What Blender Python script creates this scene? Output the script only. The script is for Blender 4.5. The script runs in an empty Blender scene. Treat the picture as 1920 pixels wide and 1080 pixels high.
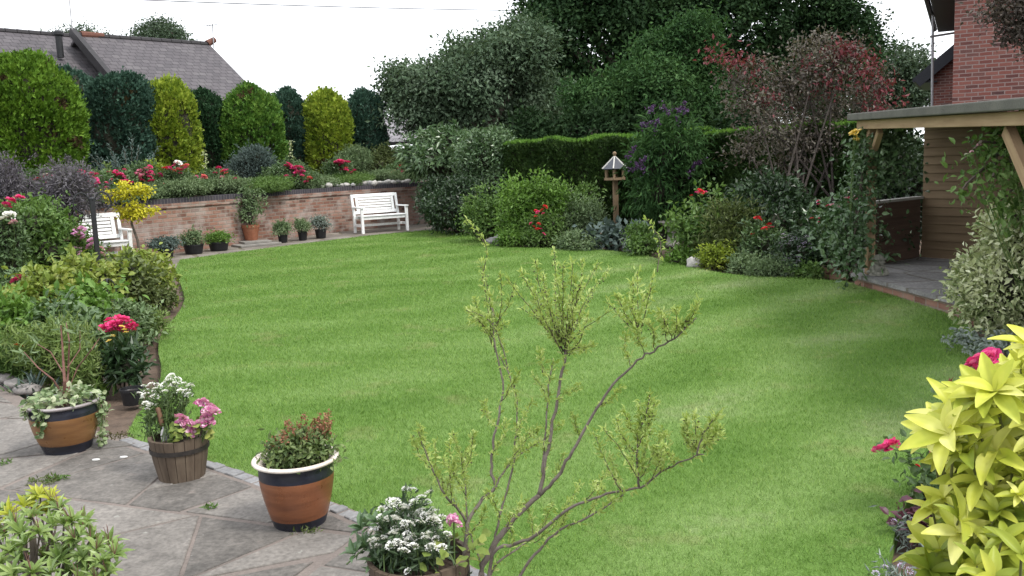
import bpy, bmesh, math, random
import numpy as np
from mathutils import Vector, Matrix, noise
from mathutils.geometry import tessellate_polygon

R = math.radians
sc = bpy.context.scene
COL = sc.collection

# ------------------------------------------------------------------ camera
F, H, ROLL = 1700.0, 1.65, 0.04
PITCH = math.atan(240 * math.cos(ROLL) / F)
fw = Vector((0, math.cos(PITCH), -math.sin(PITCH)))
r0 = Vector((1, 0, 0)); u0 = Vector((0, math.sin(PITCH), math.cos(PITCH)))
RR = r0 * math.cos(ROLL) - u0 * math.sin(ROLL)
UU = u0 * math.cos(ROLL) + r0 * math.sin(ROLL)
CAM = Vector((0, 0, H))
cam = bpy.data.cameras.new('camera'); co = bpy.data.objects.new('camera', cam); COL.objects.link(co)
cam.sensor_width = 36; cam.lens = 36 * F / 1920; cam.clip_start = .05; cam.clip_end = 2000
co.matrix_world = Matrix(((RR.x, UU.x, -fw.x, 0), (RR.y, UU.y, -fw.y, 0), (RR.z, UU.z, -fw.z, H), (0, 0, 0, 1)))
sc.camera = co

# ------------------------------------------------------------------ sky, sun, exposure
SUN_EL, SUN_AZ = R(54), R(118)          # azimuth clockwise from +Y: sun to the right and a little behind
w = bpy.data.worlds.new('World'); sc.world = w; w.use_nodes = True
nt = w.node_tree; nt.nodes.clear()
wo = nt.nodes.new('ShaderNodeOutputWorld'); bg = nt.nodes.new('ShaderNodeBackground')
sky = nt.nodes.new('ShaderNodeTexSky'); sky.sky_type = 'NISHITA'; sky.sun_disc = False
sky.sun_elevation = SUN_EL; sky.sun_rotation = SUN_AZ; sky.dust_density = 4; sky.air_density = 1
cl = nt.nodes.new('ShaderNodeTexNoise'); cl.inputs['Scale'].default_value = 2.2; cl.inputs['Detail'].default_value = 5
rp = nt.nodes.new('ShaderNodeMapRange'); rp.inputs[1].default_value = .3; rp.inputs[2].default_value = .7
rp.inputs[3].default_value = .82; rp.inputs[4].default_value = 1.0
mx = nt.nodes.new('ShaderNodeMix'); mx.data_type = 'RGBA'
mx.inputs[7].default_value = (8.6, 8.8, 9.2, 1)        # overcast cloud
tc = nt.nodes.new('ShaderNodeTexCoord')
nt.links.new(tc.outputs['Generated'], cl.inputs['Vector'])
nt.links.new(cl.outputs[0], rp.inputs[0]); nt.links.new(rp.outputs[0], mx.inputs[0])
nt.links.new(sky.outputs[0], mx.inputs[6]); nt.links.new(mx.outputs[2], bg.inputs[0]); nt.links.new(bg.outputs[0], wo.inputs[0])
bg.inputs[1].default_value = 0.11
sl = bpy.data.lights.new('sun', 'SUN'); sl.energy = 1.5; sl.angle = R(14); sl.color = (1, .96, .9)
so = bpy.data.objects.new('sun', sl); COL.objects.link(so)
sd = Vector((math.sin(SUN_AZ) * math.cos(SUN_EL), math.cos(SUN_AZ) * math.cos(SUN_EL), math.sin(SUN_EL)))
so.rotation_euler = sd.to_track_quat('Z', 'Y').to_euler(); so.location = (0, 0, 30)
sc.view_settings.view_transform = 'Standard'; sc.view_settings.look = 'None'
sc.view_settings.exposure = 1.1; sc.view_settings.gamma = 1
sc.render.engine = 'CYCLES'
sc.cycles.max_bounces = 6; sc.cycles.diffuse_bounces = 3; sc.cycles.transmission_bounces = 3; sc.cycles.transparent_max_bounces = 4
sc.cycles.use_denoising = True

# ------------------------------------------------------------------ where things stand
def ray(px, py): return fw + RR * ((px - 960) / F) + UU * ((540 - py) / F)
def P(px, py, d): return CAM + ray(px, py) * d
def G(px, py, z=0.0):
    r = ray(px, py); return CAM + r * ((z - H) / r.z)
def depth(p): return (Vector(p) - CAM).dot(fw)
def B(px, d, z):                       # the point of column px, distance d, height z
    k = (z - H) / d - fw.z - RR.z * (px - 960) / F
    return P(px, 540 - k / UU.z * F, d)

# ------------------------------------------------------------------ scene objects
def link(o, parent=None):
    COL.objects.link(o)
    if parent is not None: o.parent = parent
    return o
def tag(o, label, cat, group=None, kind=None):
    if label: o['label'] = label
    if cat: o['category'] = cat
    if group: o['group'] = group
    if kind: o['kind'] = kind
    return o
def thing(name, label, cat, loc=(0, 0, 0), rz=0, group=None):
    o = bpy.data.objects.new(name, None); o.empty_display_size = .1
    o.location = loc; o.rotation_euler = (0, 0, rz); link(o)
    return tag(o, label, cat, group)
def nrm(a): return a / np.maximum(np.linalg.norm(a, axis=-1, keepdims=True), 1e-9)

class MB:
    """collects shapes; build() links them as one mesh object"""
    def __init__(s): s.v = []; s.f = []; s.m = []; s.uv = []; s.n = 0
    def add(s, V, Fs, mi=0):
        V = np.asarray(V, float).reshape(-1, 3); s.v.append(V)
        Fs = [np.asarray(Fs)] if isinstance(Fs, np.ndarray) else [np.asarray(f).reshape(1, -1) for f in Fs]
        for f in Fs: s.f.append(f + s.n); s.m.append(np.full(len(f), mi))
        s.n += len(V)
    def box(s, c, size, M=None, mi=0):
        x, y, z = (k / 2 for k in size)
        V = [Vector((a * x, b * y, e * z)) for a in (-1, 1) for b in (-1, 1) for e in (-1, 1)]
        if M is not None: V = [M @ p for p in V]
        V = [(p.x + c[0], p.y + c[1], p.z + c[2]) for p in V]
        s.add(V, np.array([(0, 1, 3, 2), (4, 6, 7, 5), (0, 4, 5, 1), (2, 3, 7, 6), (0, 2, 6, 4), (1, 5, 7, 3)]), mi)
    def bar(s, a, b, wd, th, mi=0, up=(0, 0, 1)):
        a, b = Vector(a), Vector(b); d = (b - a); L = d.length; d.normalize()
        u = Vector(up)
        if abs(d.dot(u)) > .98: u = Vector((0, 1, 0))
        sx = d.cross(u).normalized(); uz = sx.cross(d)
        M = Matrix((sx, d, uz)).transposed()
        s.box((a + b) / 2, (wd, L, th), M, mi)
    def tube(s, pts, rad, sides=6, mi=0, cap=True):
        pts = [Vector(p) for p in pts]; n = len(pts)
        if not hasattr(rad, '__len__'): rad = [rad] * n
        ref = Vector((.31, .17, .93)); V = []
        for i in range(n):
            d = (pts[min(i + 1, n - 1)] - pts[max(i - 1, 0)]).normalized()
            x = d.cross(ref)
            if x.length < .1: x = d.cross(Vector((1, 0, 0)))
            x.normalize(); y = d.cross(x)
            for k in range(sides):
                a = 2 * math.pi * k / sides
                V.append(pts[i] + (x * math.cos(a) + y * math.sin(a)) * rad[i])
        i, k = np.meshgrid(np.arange(n - 1), np.arange(sides), indexing='ij'); i = i.ravel(); k = k.ravel(); k2 = (k + 1) % sides
        fs = np.stack([i * sides + k, i * sides + k2, (i + 1) * sides + k2, (i + 1) * sides + k], 1)
        base = s.n; s.add([tuple(p) for p in V], fs, mi)
        if cap:
            s.f.append(np.array([[base + (n - 1) * sides + k for k in range(sides)]])); s.m.append(np.array([mi]))
            s.f.append(np.array([[base + k for k in range(sides)][::-1]])); s.m.append(np.array([mi]))
    def lathe(s, prof, seg=40, mi=0, c=(0, 0, 0), wob=0, cap0=False, cap1=False):
        n = len(prof); V = []
        for r, z in prof:
            for k in range(seg):
                a = 2 * math.pi * k / seg; q = r * (1 + wob * math.sin(3 * a + 5 * z))
                V.append((c[0] + q * math.cos(a), c[1] + q * math.sin(a), c[2] + z))
        i, k = np.meshgrid(np.arange(n - 1), np.arange(seg), indexing='ij'); i = i.ravel(); k = k.ravel(); k2 = (k + 1) % seg
        base = s.n
        s.add(V, np.stack([i * seg + k, i * seg + k2, (i + 1) * seg + k2, (i + 1) * seg + k], 1), mi)
        if cap1: s.f.append(np.array([[base + (n - 1) * seg + k for k in range(seg)]])); s.m.append(np.array([mi]))
        if cap0: s.f.append(np.array([[base + k for k in range(seg)][::-1]])); s.m.append(np.array([mi]))
    def blob(s, c, rad, amp=.15, fr=2., seg=16, ring=10, mi=0, seed=0):
        V = []
        for j in range(ring + 1):
            t = math.pi * j / ring
            for k in range(seg):
                a = 2 * math.pi * k / seg
                d = Vector((math.sin(t) * math.cos(a), math.sin(t) * math.sin(a), math.cos(t)))
                q = 1 + amp * noise.noise(d * fr + Vector((seed * 7.3, seed * 3.1, seed)))
                V.append((c[0] + d.x * rad[0] * q, c[1] + d.y * rad[1] * q, c[2] + d.z * rad[2] * q))
        i, k = np.meshgrid(np.arange(ring), np.arange(seg), indexing='ij'); i = i.ravel(); k = k.ravel(); k2 = (k + 1) % seg
        s.add(V, np.stack([i * seg + k, (i + 1) * seg + k, (i + 1) * seg + k2, i * seg + k2], 1), mi)
    def build(s, name, mats, parent=None, smooth=False, bevel=0, loc=None, uv=None):
        me = mesh_np(name, np.concatenate(s.v), s.f, mats, s.m, smooth, uv)
        o = link(bpy.data.objects.new(name, me), parent)
        if loc is not None: o.location = loc
        if bevel:
            b = o.modifiers.new('bevel', 'BEVEL'); b.width = bevel; b.segments = 2; b.limit_method = 'ANGLE'
        return o

def mesh_np(name, V, faces, mats, mi=None, smooth=False, uv=None):
    me = bpy.data.meshes.new(name)
    V = np.ascontiguousarray(V, dtype=np.float32)
    faces = [np.asarray(f, dtype=np.int32) for f in faces if len(f)]
    nl = sum(f.size for f in faces); npoly = sum(len(f) for f in faces)
    tot = np.concatenate([np.full(len(f), f.shape[1], np.int32) for f in faces])
    me.vertices.add(len(V)); me.vertices.foreach_set('co', V.ravel())
    me.loops.add(nl); me.polygons.add(npoly)
    me.loops.foreach_set('vertex_index', np.concatenate([f.ravel() for f in faces]))
    st = np.zeros(npoly, np.int32); st[1:] = np.cumsum(tot)[:-1]
    me.polygons.foreach_set('loop_start', st)
    if mi is not None: me.polygons.foreach_set('material_index', np.concatenate([np.asarray(m, np.int32) for m in mi]))
    me.polygons.foreach_set('use_smooth', np.full(npoly, bool(smooth)))
    if uv is not None:
        l = me.uv_layers.new(name='UVMap'); l.data.foreach_set('uv', np.asarray(uv, np.float32).ravel())
    for m in (mats if isinstance(mats, (list, tuple)) else [mats]): me.materials.append(m)
    me.update(calc_edges=True)
    if smooth is False: pass
    return me

# ------------------------------------------------------------------ materials
def mat(name):
    m = bpy.data.materials.new(name); m.use_nodes = True; t = m.node_tree
    return m, t, t.nodes['Principled BSDF']
def N(t, kind, **kw):
    n = t.nodes.new('ShaderNode' + kind)
    for k, v in kw.items():
        if isinstance(k, str) and hasattr(n, k): setattr(n, k, v)
        else: n.inputs[k.replace('_', ' ')].default_value = v
    return n
def ramp(t, stops, fac=None):
    n = t.nodes.new('ShaderNodeValToRGB'); e = n.color_ramp.elements
    while len(e) < len(stops): e.new(.5)
    for q, (p, c) in zip(e, stops): q.position = p; q.color = (*c, 1) if len(c) == 3 else c
    if fac is not None: t.links.new(fac, n.inputs[0])
    return n
def coords(t, which='Object'): return t.nodes.new('ShaderNodeTexCoord').outputs[which]
def tex(t, scale, detail=4, vec=None, rough=.55):
    n = t.nodes.new('ShaderNodeTexNoise'); n.inputs['Scale'].default_value = scale
    n.inputs['Detail'].default_value = detail; n.inputs['Roughness'].default_value = rough
    t.links.new(vec if vec is not None else coords(t), n.inputs['Vector']); return n.outputs[0]
def math2(t, op, a, b):
    n = t.nodes.new('ShaderNodeMath'); n.operation = op
    for i, q in enumerate((a, b)):
        if isinstance(q, (int, float)): n.inputs[i].default_value = q
        else: t.links.new(q, n.inputs[i])
    return n.outputs[0]
def mixc(t, fac, a, b, mode='MIX'):
    n = t.nodes.new('ShaderNodeMix'); n.data_type = 'RGBA'; n.blend_type = mode
    for i, q in ((0, fac), (6, a), (7, b)):
        if isinstance(q, (int, float)): n.inputs[i].default_value = q
        elif isinstance(q, (tuple, list)): n.inputs[i].default_value = (*q, 1)
        else: t.links.new(q, n.inputs[i])
    return n.outputs[2]
def bump(t, b, h, strength=.4, dist=.01):
    n = t.nodes.new('ShaderNodeBump'); n.inputs['Strength'].default_value = strength; n.inputs['Distance'].default_value = dist
    t.links.new(h, n.inputs['Height']); t.links.new(n.outputs[0], b.inputs['Normal'])

def noisy(name, c1, c2, scale=8, rough=.7, bstr=.3, c3=None, fine=60, spec=.3):
    """two or three tones broken up by noise, with a fine bump"""
    m, t, b = mat(name)
    f = tex(t, scale, 6)
    st = [(.3, c1), (.7, c2)] if c3 is None else [(.28, c1), (.5, c2), (.72, c3)]
    r_ = ramp(t, st, f)
    f2 = tex(t, fine, 4)
    c = mixc(t, .35, r_.outputs[0], ramp(t, [(.25, tuple(k * .55 for k in c1)), (.75, tuple(min(1, k * 1.25) for k in c2))], f2).outputs[0])
    t.links.new(c, b.inputs['Base Color']); b.inputs['Roughness'].default_value = rough
    b.inputs['Specular IOR Level'].default_value = spec
    if bstr: bump(t, b, f2, bstr, .006)
    return m

def leafmat(name, dark, mid, light, rough=.5, trans=.3, scale=1.3, spec=.35, nz=.5):
    """leaf colour differs from leaf to leaf and drifts from one branch to the next"""
    m, t, b = mat(name)
    g = t.nodes.new('ShaderNodeNewGeometry').outputs['Random Per Island']
    f = tex(t, scale, 3)
    f = N(t, 'MapRange').outputs[0] if False else f
    mr = t.nodes.new('ShaderNodeMapRange'); mr.inputs[1].default_value = .3; mr.inputs[2].default_value = .7
    t.links.new(f, mr.inputs[0])
    v = math2(t, 'ADD', math2(t, 'MULTIPLY', g, 1 - nz), math2(t, 'MULTIPLY', mr.outputs[0], nz))
    c = ramp(t, [(.1, dark), (.5, mid), (.92, light)], v).outputs[0]
    t.links.new(c, b.inputs['Base Color']); b.inputs['Roughness'].default_value = rough
    b.inputs['Specular IOR Level'].default_value = spec
    if trans:
        tr = t.nodes.new('ShaderNodeBsdfTranslucent'); ms = t.nodes.new('ShaderNodeMixShader'); ms.inputs[0].default_value = trans
        c2 = mixc(t, 1.0, c, (1.0, 1.0, .55), 'MULTIPLY'); t.links.new(c2, tr.inputs[0])
        out = t.nodes['Material Output']
        t.links.new(b.outputs[0], ms.inputs[1]); t.links.new(tr.outputs[0], ms.inputs[2]); t.links.new(ms.outputs[0], out.inputs[0])
    return m

def brickmat(name, tones, mortar, bw=.225, rh=.075, ms=.011, stain=None, stain_amt=.5, uvs=True):
    m, t, b = mat(name)
    uv = coords(t, 'UV')
    wob = t.nodes.new('ShaderNodeTexNoise'); wob.inputs['Scale'].default_value = 9; t.links.new(uv, wob.inputs['Vector'])
    va = t.nodes.new('ShaderNodeVectorMath'); va.operation = 'MULTIPLY_ADD'; va.inputs[1].default_value = (.012, .012, 0)
    t.links.new(wob.outputs['Color'], va.inputs[0]); t.links.new(uv, va.inputs[2])
    k = t.nodes.new('ShaderNodeTexBrick'); t.links.new(va.outputs[0], k.inputs['Vector'])
    k.inputs['Scale'].default_value = 1; k.inputs['Brick Width'].default_value = bw; k.inputs['Row Height'].default_value = rh
    k.inputs['Mortar Size'].default_value = ms; k.inputs['Mortar Smooth'].default_value = .25; k.inputs['Bias'].default_value = 0
    k.inputs['Color1'].default_value = (0, 0, 0, 1); k.inputs['Color2'].default_value = (1, 1, 1, 1); k.inputs['Mortar'].default_value = (.5, .5, .5, 1)
    n1 = tex(t, 3.0, 5, uv); n2 = tex(t, 45, 4, uv)
    sep = t.nodes.new('ShaderNodeSeparateColor'); t.links.new(k.outputs[0], sep.inputs[0])
    v = math2(t, 'ADD', math2(t, 'MULTIPLY', sep.outputs[0], .75), math2(t, 'MULTIPLY', n2, .25))
    c = ramp(t, [(i / (len(tones) - 1) * .8 + .1, q) for i, q in enumerate(tones)], v).outputs[0]
    c = mixc(t, k.outputs['Fac'], c, mixc(t, n2, tuple(q * .7 for q in mortar), tuple(q * 1.2 for q in mortar)))
    if stain:
        sf = ramp(t, [(.46, (0, 0, 0)), (.68, (stain_amt,) * 3)], n1)
        c = mixc(t, sf.outputs[0], c, stain)
    t.links.new(c, b.inputs['Base Color']); b.inputs['Roughness'].default_value = .88; b.inputs['Specular IOR Level'].default_value = .2
    h = math2(t, 'SUBTRACT', math2(t, 'MULTIPLY', n2, .35), k.outputs['Fac'])
    bump(t, b, h, .7, .008)
    return m

def woodmat(name, c1, c2, c3, along='X', rough=.75, gs=6):
    m, t, b = mat(name)
    mp = t.nodes.new('ShaderNodeMapping'); t.links.new(coords(t), mp.inputs[0])
    sc_ = {'X': (1, 14, 14), 'Y': (14, 1, 14), 'Z': (14, 14, 1)}[along]; mp.inputs['Scale'].default_value = sc_
    f = tex(t, gs / 4, 6, mp.outputs[0], .65); g = tex(t, 2.5, 4)
    v = math2(t, 'ADD', math2(t, 'MULTIPLY', f, .65), math2(t, 'MULTIPLY', g, .35))
    c = ramp(t, [(.3, c1), (.5, c2), (.7, c3)], v).outputs[0]
    t.links.new(c, b.inputs['Base Color']); b.inputs['Roughness'].default_value = rough; b.inputs['Specular IOR Level'].default_value = .25
    bump(t, b, f, .35, .004)
    return m

# ------------------------------------------------------------------ leaves
T_DIA = (np.array([(0, 0, 0), (.5, .45, .10), (0, 1, -.06), (-.5, .45, .10)]), np.array([(0, 1, 2), (0, 2, 3)]))
T_OVAL = (np.array([(0, 0, 0), (.40, .28, .09), (.42, .62, .07), (0, 1, -.14), (-.42, .62, .07), (-.40, .28, .09), (0, .3, 0), (0, .65, -.02)]),
          np.array([(0, 1, 6), (0, 6, 5), (6, 1, 2), (6, 2, 7), (5, 6, 7), (5, 7, 4), (7, 2, 3), (7, 3, 4)]))
T_STRAP = (np.array([(-.3, 0, 0), (.3, 0, 0), (-.5, .4, .05), (.5, .4, .05), (-.35, .75, -.05), (.35, .75, -.05), (0, 1, -.2)]),
           np.array([(0, 1, 3), (0, 3, 2), (2, 3, 5), (2, 5, 4), (4, 5, 6)]))
T_PETAL = (np.array([(0, 0, 0), (.5, .4, .12), (.45, .85, .02), (0, 1, -.05), (-.45, .85, .02), (-.5, .4, .12)]), np.array([(0, 1, 2), (0, 2, 3), (0, 3, 4), (0, 4, 5)]))
T_SPRAY = (np.array([(0, 0, 0), (.22, .35, .05), (.5, .62, .12), (.12, .7, 0), (0, 1, -.1), (-.12, .7, 0), (-.5, .62, .12), (-.22, .35, .05)]),
           np.array([(0, 1, 3), (1, 2, 3), (0, 3, 4), (0, 4, 5), (0, 5, 7), (7, 5, 6)]))

def leaves(tpl, Pn, D, Nn, L, W):
    tv, tf = tpl; n = len(Pn)
    D = nrm(D); X = nrm(np.cross(D, Nn)); Z = np.cross(X, D)
    L = np.broadcast_to(np.asarray(L, float), (n,)); W = np.broadcast_to(np.asarray(W, float), (n,))
    V = (Pn[:, None, :] + tv[None, :, 0, None] * (W[:, None, None] * X[:, None, :])
         + tv[None, :, 1, None] * (L[:, None, None] * D[:, None, :]) + tv[None, :, 2, None] * (L[:, None, None] * Z[:, None, :]))
    k = len(tv)
    Fc = (tf[None] + (np.arange(n) * k)[:, None, None]).reshape(-1, tf.shape[1])
    return V.reshape(-1, 3), Fc

def fnoise(Q, fr, seed=0):
    o = Vector((seed * 5.17, seed * 2.71, seed * 9.13))
    return np.array([noise.noise(Vector(q) * fr + o) for q in Q])

def cloud(lobes, nclump, per, rc, rng, shell=.4, out=.7, up=.35, droop=.1, flat=.65, rough=.2, fr=1.2, under=.35):
    """leaf positions in clumps spread through the outer part of a set of ellipsoids"""
    lb = np.asarray(lobes, float); c, r_ = lb[:, :3], lb[:, 3:6]
    a = (r_[:, 0] * r_[:, 1] + r_[:, 1] * r_[:, 2] + r_[:, 0] * r_[:, 2]); a /= a.sum()
    m = int(nclump * 1.9); k = rng.choice(len(lb), m, p=a)
    d = nrm(rng.normal(size=(m, 3)))
    low = d[:, 2] < -.25
    keep = ~(low & (rng.random(m) > under)); d, k = d[keep], k[keep]; m = len(k)
    q = 1 - shell * rng.random(m) ** 1.6
    q *= 1 + rough * fnoise(d * r_[k] + c[k], fr, 1) * 2
    C = c[k] + d * r_[k] * q[:, None]
    ins = np.zeros(m, bool)
    for j in range(len(lb)):
        rel = (C - c[j]) / r_[j]; ins |= (np.linalg.norm(rel, axis=1) < .62) & (k != j)
    C, d = C[~ins][:nclump], d[~ins][:nclump]; m = len(C)
    s = rc * (.6 + .8 * rng.random(m))
    off = np.clip(rng.normal(size=(m, per, 3)), -1.6, 1.6) * s[:, None, None] * np.array([1, 1, flat])
    Pn = (C[:, None] + off).reshape(-1, 3); o_ = np.repeat(d, per, 0)
    rn = rng.normal(size=Pn.shape)
    D = nrm(o_ * out + rn * .7 + np.array([0, 0, -droop]))
    Nn = nrm(o_ * .5 + np.array([0, 0, up]) + rng.normal(size=Pn.shape) * .45)
    return Pn, D, Nn, C

def autolobes(w, h, rng, n=7, dy=None, base=.12):
    """lobes of a bush w wide and h high standing at the origin"""
    dy = dy or w; L = [(0, 0, h * .46, w * .29, dy * .29, h * .40)]
    for i in range(n):
        a = 2 * math.pi * (i + rng.random() * .6) / n; t = rng.random()
        z = h * (.25 + .5 * t); q = (.27 if t < .6 else .18)
        s = .16 + .09 * rng.random()
        L.append((math.cos(a) * w * q, math.sin(a) * dy * q, min(z, h * (.94 - s * .9)), w * s, dy * s, h * s * .9))
    L.append((w * .06 * rng.normal(), 0, h * .74, w * .18, dy * .18, h * .2))
    return L

def spires(n=11, q=.13, lo=.45):
    def f(W_, H_, rng):
        L = [(0, 0, H_ * .3, W_ * .3, W_ * .25, H_ * .28)]
        for i in range(n):
            x = (i / (n - 1) - .5) * .8 * W_ + rng.normal() * .04 * W_; h = H_ * (lo + (1 - lo) * rng.random()) * (1 - .35 * abs(x / W_)); s = W_ * q * (.7 + .6 * rng.random())
            L.append((x, rng.normal() * .15 * W_, h * .62, s, s, h * .36))
        return L
    return f
def place(px, w, top, base=None, d=None, zb=0.0):
    """base point, width and height in metres of something seen in column px, w pixels wide, from row top down to its foot"""
    p = G(px, base, zb) if d is None else B(px, d, zb)
    d = depth(p); k = d / F
    return p, w * k, P(px, top, d).z - zb, d

TWIG_SHADE = None
def bush(name, label, cat, px, w, top, m, base=None, d=None, zb=0.0, L=.07, asp=.5, cov=2.4, tpl=None, rc=None, per=9, n=7, group=None,
         dy=None, stems=4, bark=None, seed=None, maxn=26000, lobes=None, pn='foliage', core=.72, up=.35, droop=.1, out=.7, shell=.4, rough=.28, hook=None, shoots=16):
    rng = np.random.default_rng(seed if seed is not None else int(px * 7 + top * 13) % 99991)
    p, W_, H_, d_ = place(px, w, top, base, d, zb)
    root = thing(name, label, cat, p, 0, group)
    DY = W_ if dy is None else dy
    lb = autolobes(W_, H_, rng, n, DY) if lobes is None else lobes(W_, H_, rng)
    area = 4 * math.pi * ((W_ * DY / 4) ** 1.6 + 2 * (W_ * H_ / 4) ** 1.6) ** (1 / 1.6) / 3 ** (1 / 1.6)
    ln = min(maxn, int(cov * area / (L * L * asp * .55)))
    rc = rc or L * 1.6
    Pn, D, Nn, C = cloud(lb, max(8, ln // per), per, rc, rng, shell, out, up, droop, rough=rough)
    sp = []
    for j in range(shoots):                     # shoots that stand out of the outline
        q = np.array(lb[rng.integers(len(lb))]); a = nrm(rng.normal(size=3) * np.array([1, 1, .5]) + np.array([0, -.2, .75]))
        s0 = q[:3] + a * q[3:6] * .85; ln_ = (.10 + .16 * rng.random()) * min(W_, H_) + .04; k_ = 12 + int(ln_ * 40); u = rng.random((k_, 1))
        bend = rng.normal(size=3) * .25; dv = a + bend * .4; Pn = np.concatenate([Pn, s0 + (a * u + bend * u * u * .5) * ln_ + rng.normal(size=(k_, 3)) * L * .22])
        D = np.concatenate([D, nrm(dv + rng.normal(size=(k_, 3)) * .6)]); Nn = np.concatenate([Nn, rng.normal(size=(k_, 3)) * .6 + np.array([0, -.2, 1])]); sp.append((s0 - a * q[3:6] * .3, s0 + (a + bend * .5) * ln_))
    ok = Pn[:, 2] > .01; Pn, D, Nn = Pn[ok], D[ok], Nn[ok]
    sz = L * (.65 + .7 * rng.random(len(Pn)))
    V, Fc = leaves(tpl or T_DIA, Pn, D, Nn, sz, sz * asp)
    mb = MB(); mb.add(V, Fc, 0)
    mb.build(pn, [m], root)
    if stems or core:
        st = MB()
        rr = random.Random(int(px + top))
        for i in range(stems):
            q = lb[rr.randrange(len(lb))]
            a = Vector((rr.uniform(-.06, .06) * W_, rr.uniform(-.06, .06) * W_, -.05)); e = Vector(q[:3]) + Vector((rr.uniform(-.1, .1) * W_, 0, q[5] * .5))
            mid = a.lerp(e, .5) + Vector((rr.uniform(-.06, .06), rr.uniform(-.06, .06), 0)) * W_
            r1 = max(.004, .012 * H_)
            st.tube([a, mid, e], [r1, r1 * .7, r1 * .35], 5)
        for a, e in sp: st.tube([tuple(a), tuple(e)], [.004, .0015], 4)
        if core:
            for q in lb[:1 + n] if lobes is None else lb[:1]:
                st.blob(q[:3], (q[3] * core, q[4] * core, q[5] * core), .25, 2.5, 12, 8, 0, seed=int(px))  # dark solid added inside each lobe for inner darkness, not a real stem
        st.build('stem', [bark or TWIG_SHADE], root)
    if hook: hook(root, lb, rng, W_, H_, C)
    return root

# ------------------------------------------------------------------ the ground
TWIG_SHADE = noisy('twigs_and_core_shade', (.012, .014, .008), (.03, .028, .018), 12, .95, 0)  # twig tone, near black so the added cores stand for inner shade
BARK = noisy('bark', (.05, .04, .032), (.13, .11, .085), 9, .9, .6, fine=30)
SOIL = noisy('soil', (.035, .024, .017), (.10, .07, .05), 5, .95, .9, c3=(.14, .10, .075), fine=40)

def lawn_colour(t):
    """grass colour from its place on the lawn: mown bands, worn and dry patches, clover"""
    ge = t.nodes.new('ShaderNodeNewGeometry').outputs['Position']
    mp = t.nodes.new('ShaderNodeMapping'); mp.inputs['Rotation'].default_value = (0, 0, R(-48)); t.links.new(ge, mp.inputs[0])
    wv = t.nodes.new('ShaderNodeTexWave'); wv.bands_direction = 'Y'; wv.inputs['Scale'].default_value = .26
    wv.inputs['Distortion'].default_value = 3.0; wv.inputs['Detail'].default_value = 3; wv.inputs['Detail Scale'].default_value = .8
    t.links.new(mp.outputs[0], wv.inputs[0])
    st = t.nodes.new('ShaderNodeMapping'); st.inputs['Scale'].default_value = (.35, 1.2, 1); st.inputs['Rotation'].default_value = (0, 0, R(8)); t.links.new(ge, st.inputs[0])
    a = tex(t, 1.0, 5, st.outputs[0], .6); b_ = tex(t, .55, 4, ge); f = tex(t, 14, 4, ge)
    sx = t.nodes.new('ShaderNodeSeparateXYZ'); t.links.new(ge, sx.inputs[0]); mr = t.nodes.new('ShaderNodeMapRange'); mr.inputs[1].default_value = -1.5; mr.inputs[2].default_value = 2.5; mr.inputs[3].default_value = .06; mr.inputs[4].default_value = .23; t.links.new(sx.outputs[0], mr.inputs[0])
    v = math2(t, 'ADD', math2(t, 'ADD', math2(t, 'MULTIPLY', math2(t, 'SUBTRACT', wv.outputs[1], .1), mr.outputs[0]), math2(t, 'MULTIPLY', a, .55)), math2(t, 'MULTIPLY', f, .30))
    c = ramp(t, [(.25, (.090, .178, .034)), (.42, (.130, .230, .052)), (.58, (.180, .284, .085)), (.78, (.275, .335, .165))], v).outputs[0]
    dry = ramp(t, [(.57, (0, 0, 0)), (.74, (.55, .55, .55))], tex(t, 1.5, 6, ge, .65)).outputs[0]
    c = mixc(t, dry, c, (.30, .29, .15))
    lush = ramp(t, [(.56, (0, 0, 0)), (.7, (.6, .6, .6))], b_).outputs[0]
    return mixc(t, lush, c, (.092, .19, .03))

def mk_lawn_mats():
    m, t, b = mat('mown_turf'); c = lawn_colour(t)
    f = tex(t, 120, 3); c2 = mixc(t, 1, c, ramp(t, [(.3, (.45, .45, .4)), (.7, (1, 1, 1))], f).outputs[0], 'MULTIPLY')
    t.links.new(c2, b.inputs['Base Color']); b.inputs['Roughness'].default_value = .9; b.inputs['Specular IOR Level'].default_value = .1
    bump(t, b, f, .6, .01)
    g, t, b = mat('grass_blade'); c = lawn_colour(t)
    rn = t.nodes.new('ShaderNodeNewGeometry').outputs['Random Per Island']
    c = mixc(t, 1, c, ramp(t, [(0, (.80, .84, .70)), (.5, (1.1, 1.1, 1.05)), (.9, (1.35, 1.3, 1.2)), (1, (1.9, 1.55, 1.5))], rn).outputs[0], 'MULTIPLY')
    t.links.new(c, b.inputs['Base Color']); b.inputs['Roughness'].default_value = .7; b.inputs['Specular IOR Level'].default_value = .08
    tr = t.nodes.new('ShaderNodeBsdfTranslucent'); t.links.new(c, tr.inputs[0]); ms = t.nodes.new('ShaderNodeMixShader'); ms.inputs[0].default_value = .3
    t.links.new(b.outputs[0], ms.inputs[1]); t.links.new(tr.outputs[0], ms.inputs[2]); t.links.new(ms.outputs[0], t.nodes['Material Output'].inputs[0])
    return m, g
TURF, BLADE = mk_lawn_mats()

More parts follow.
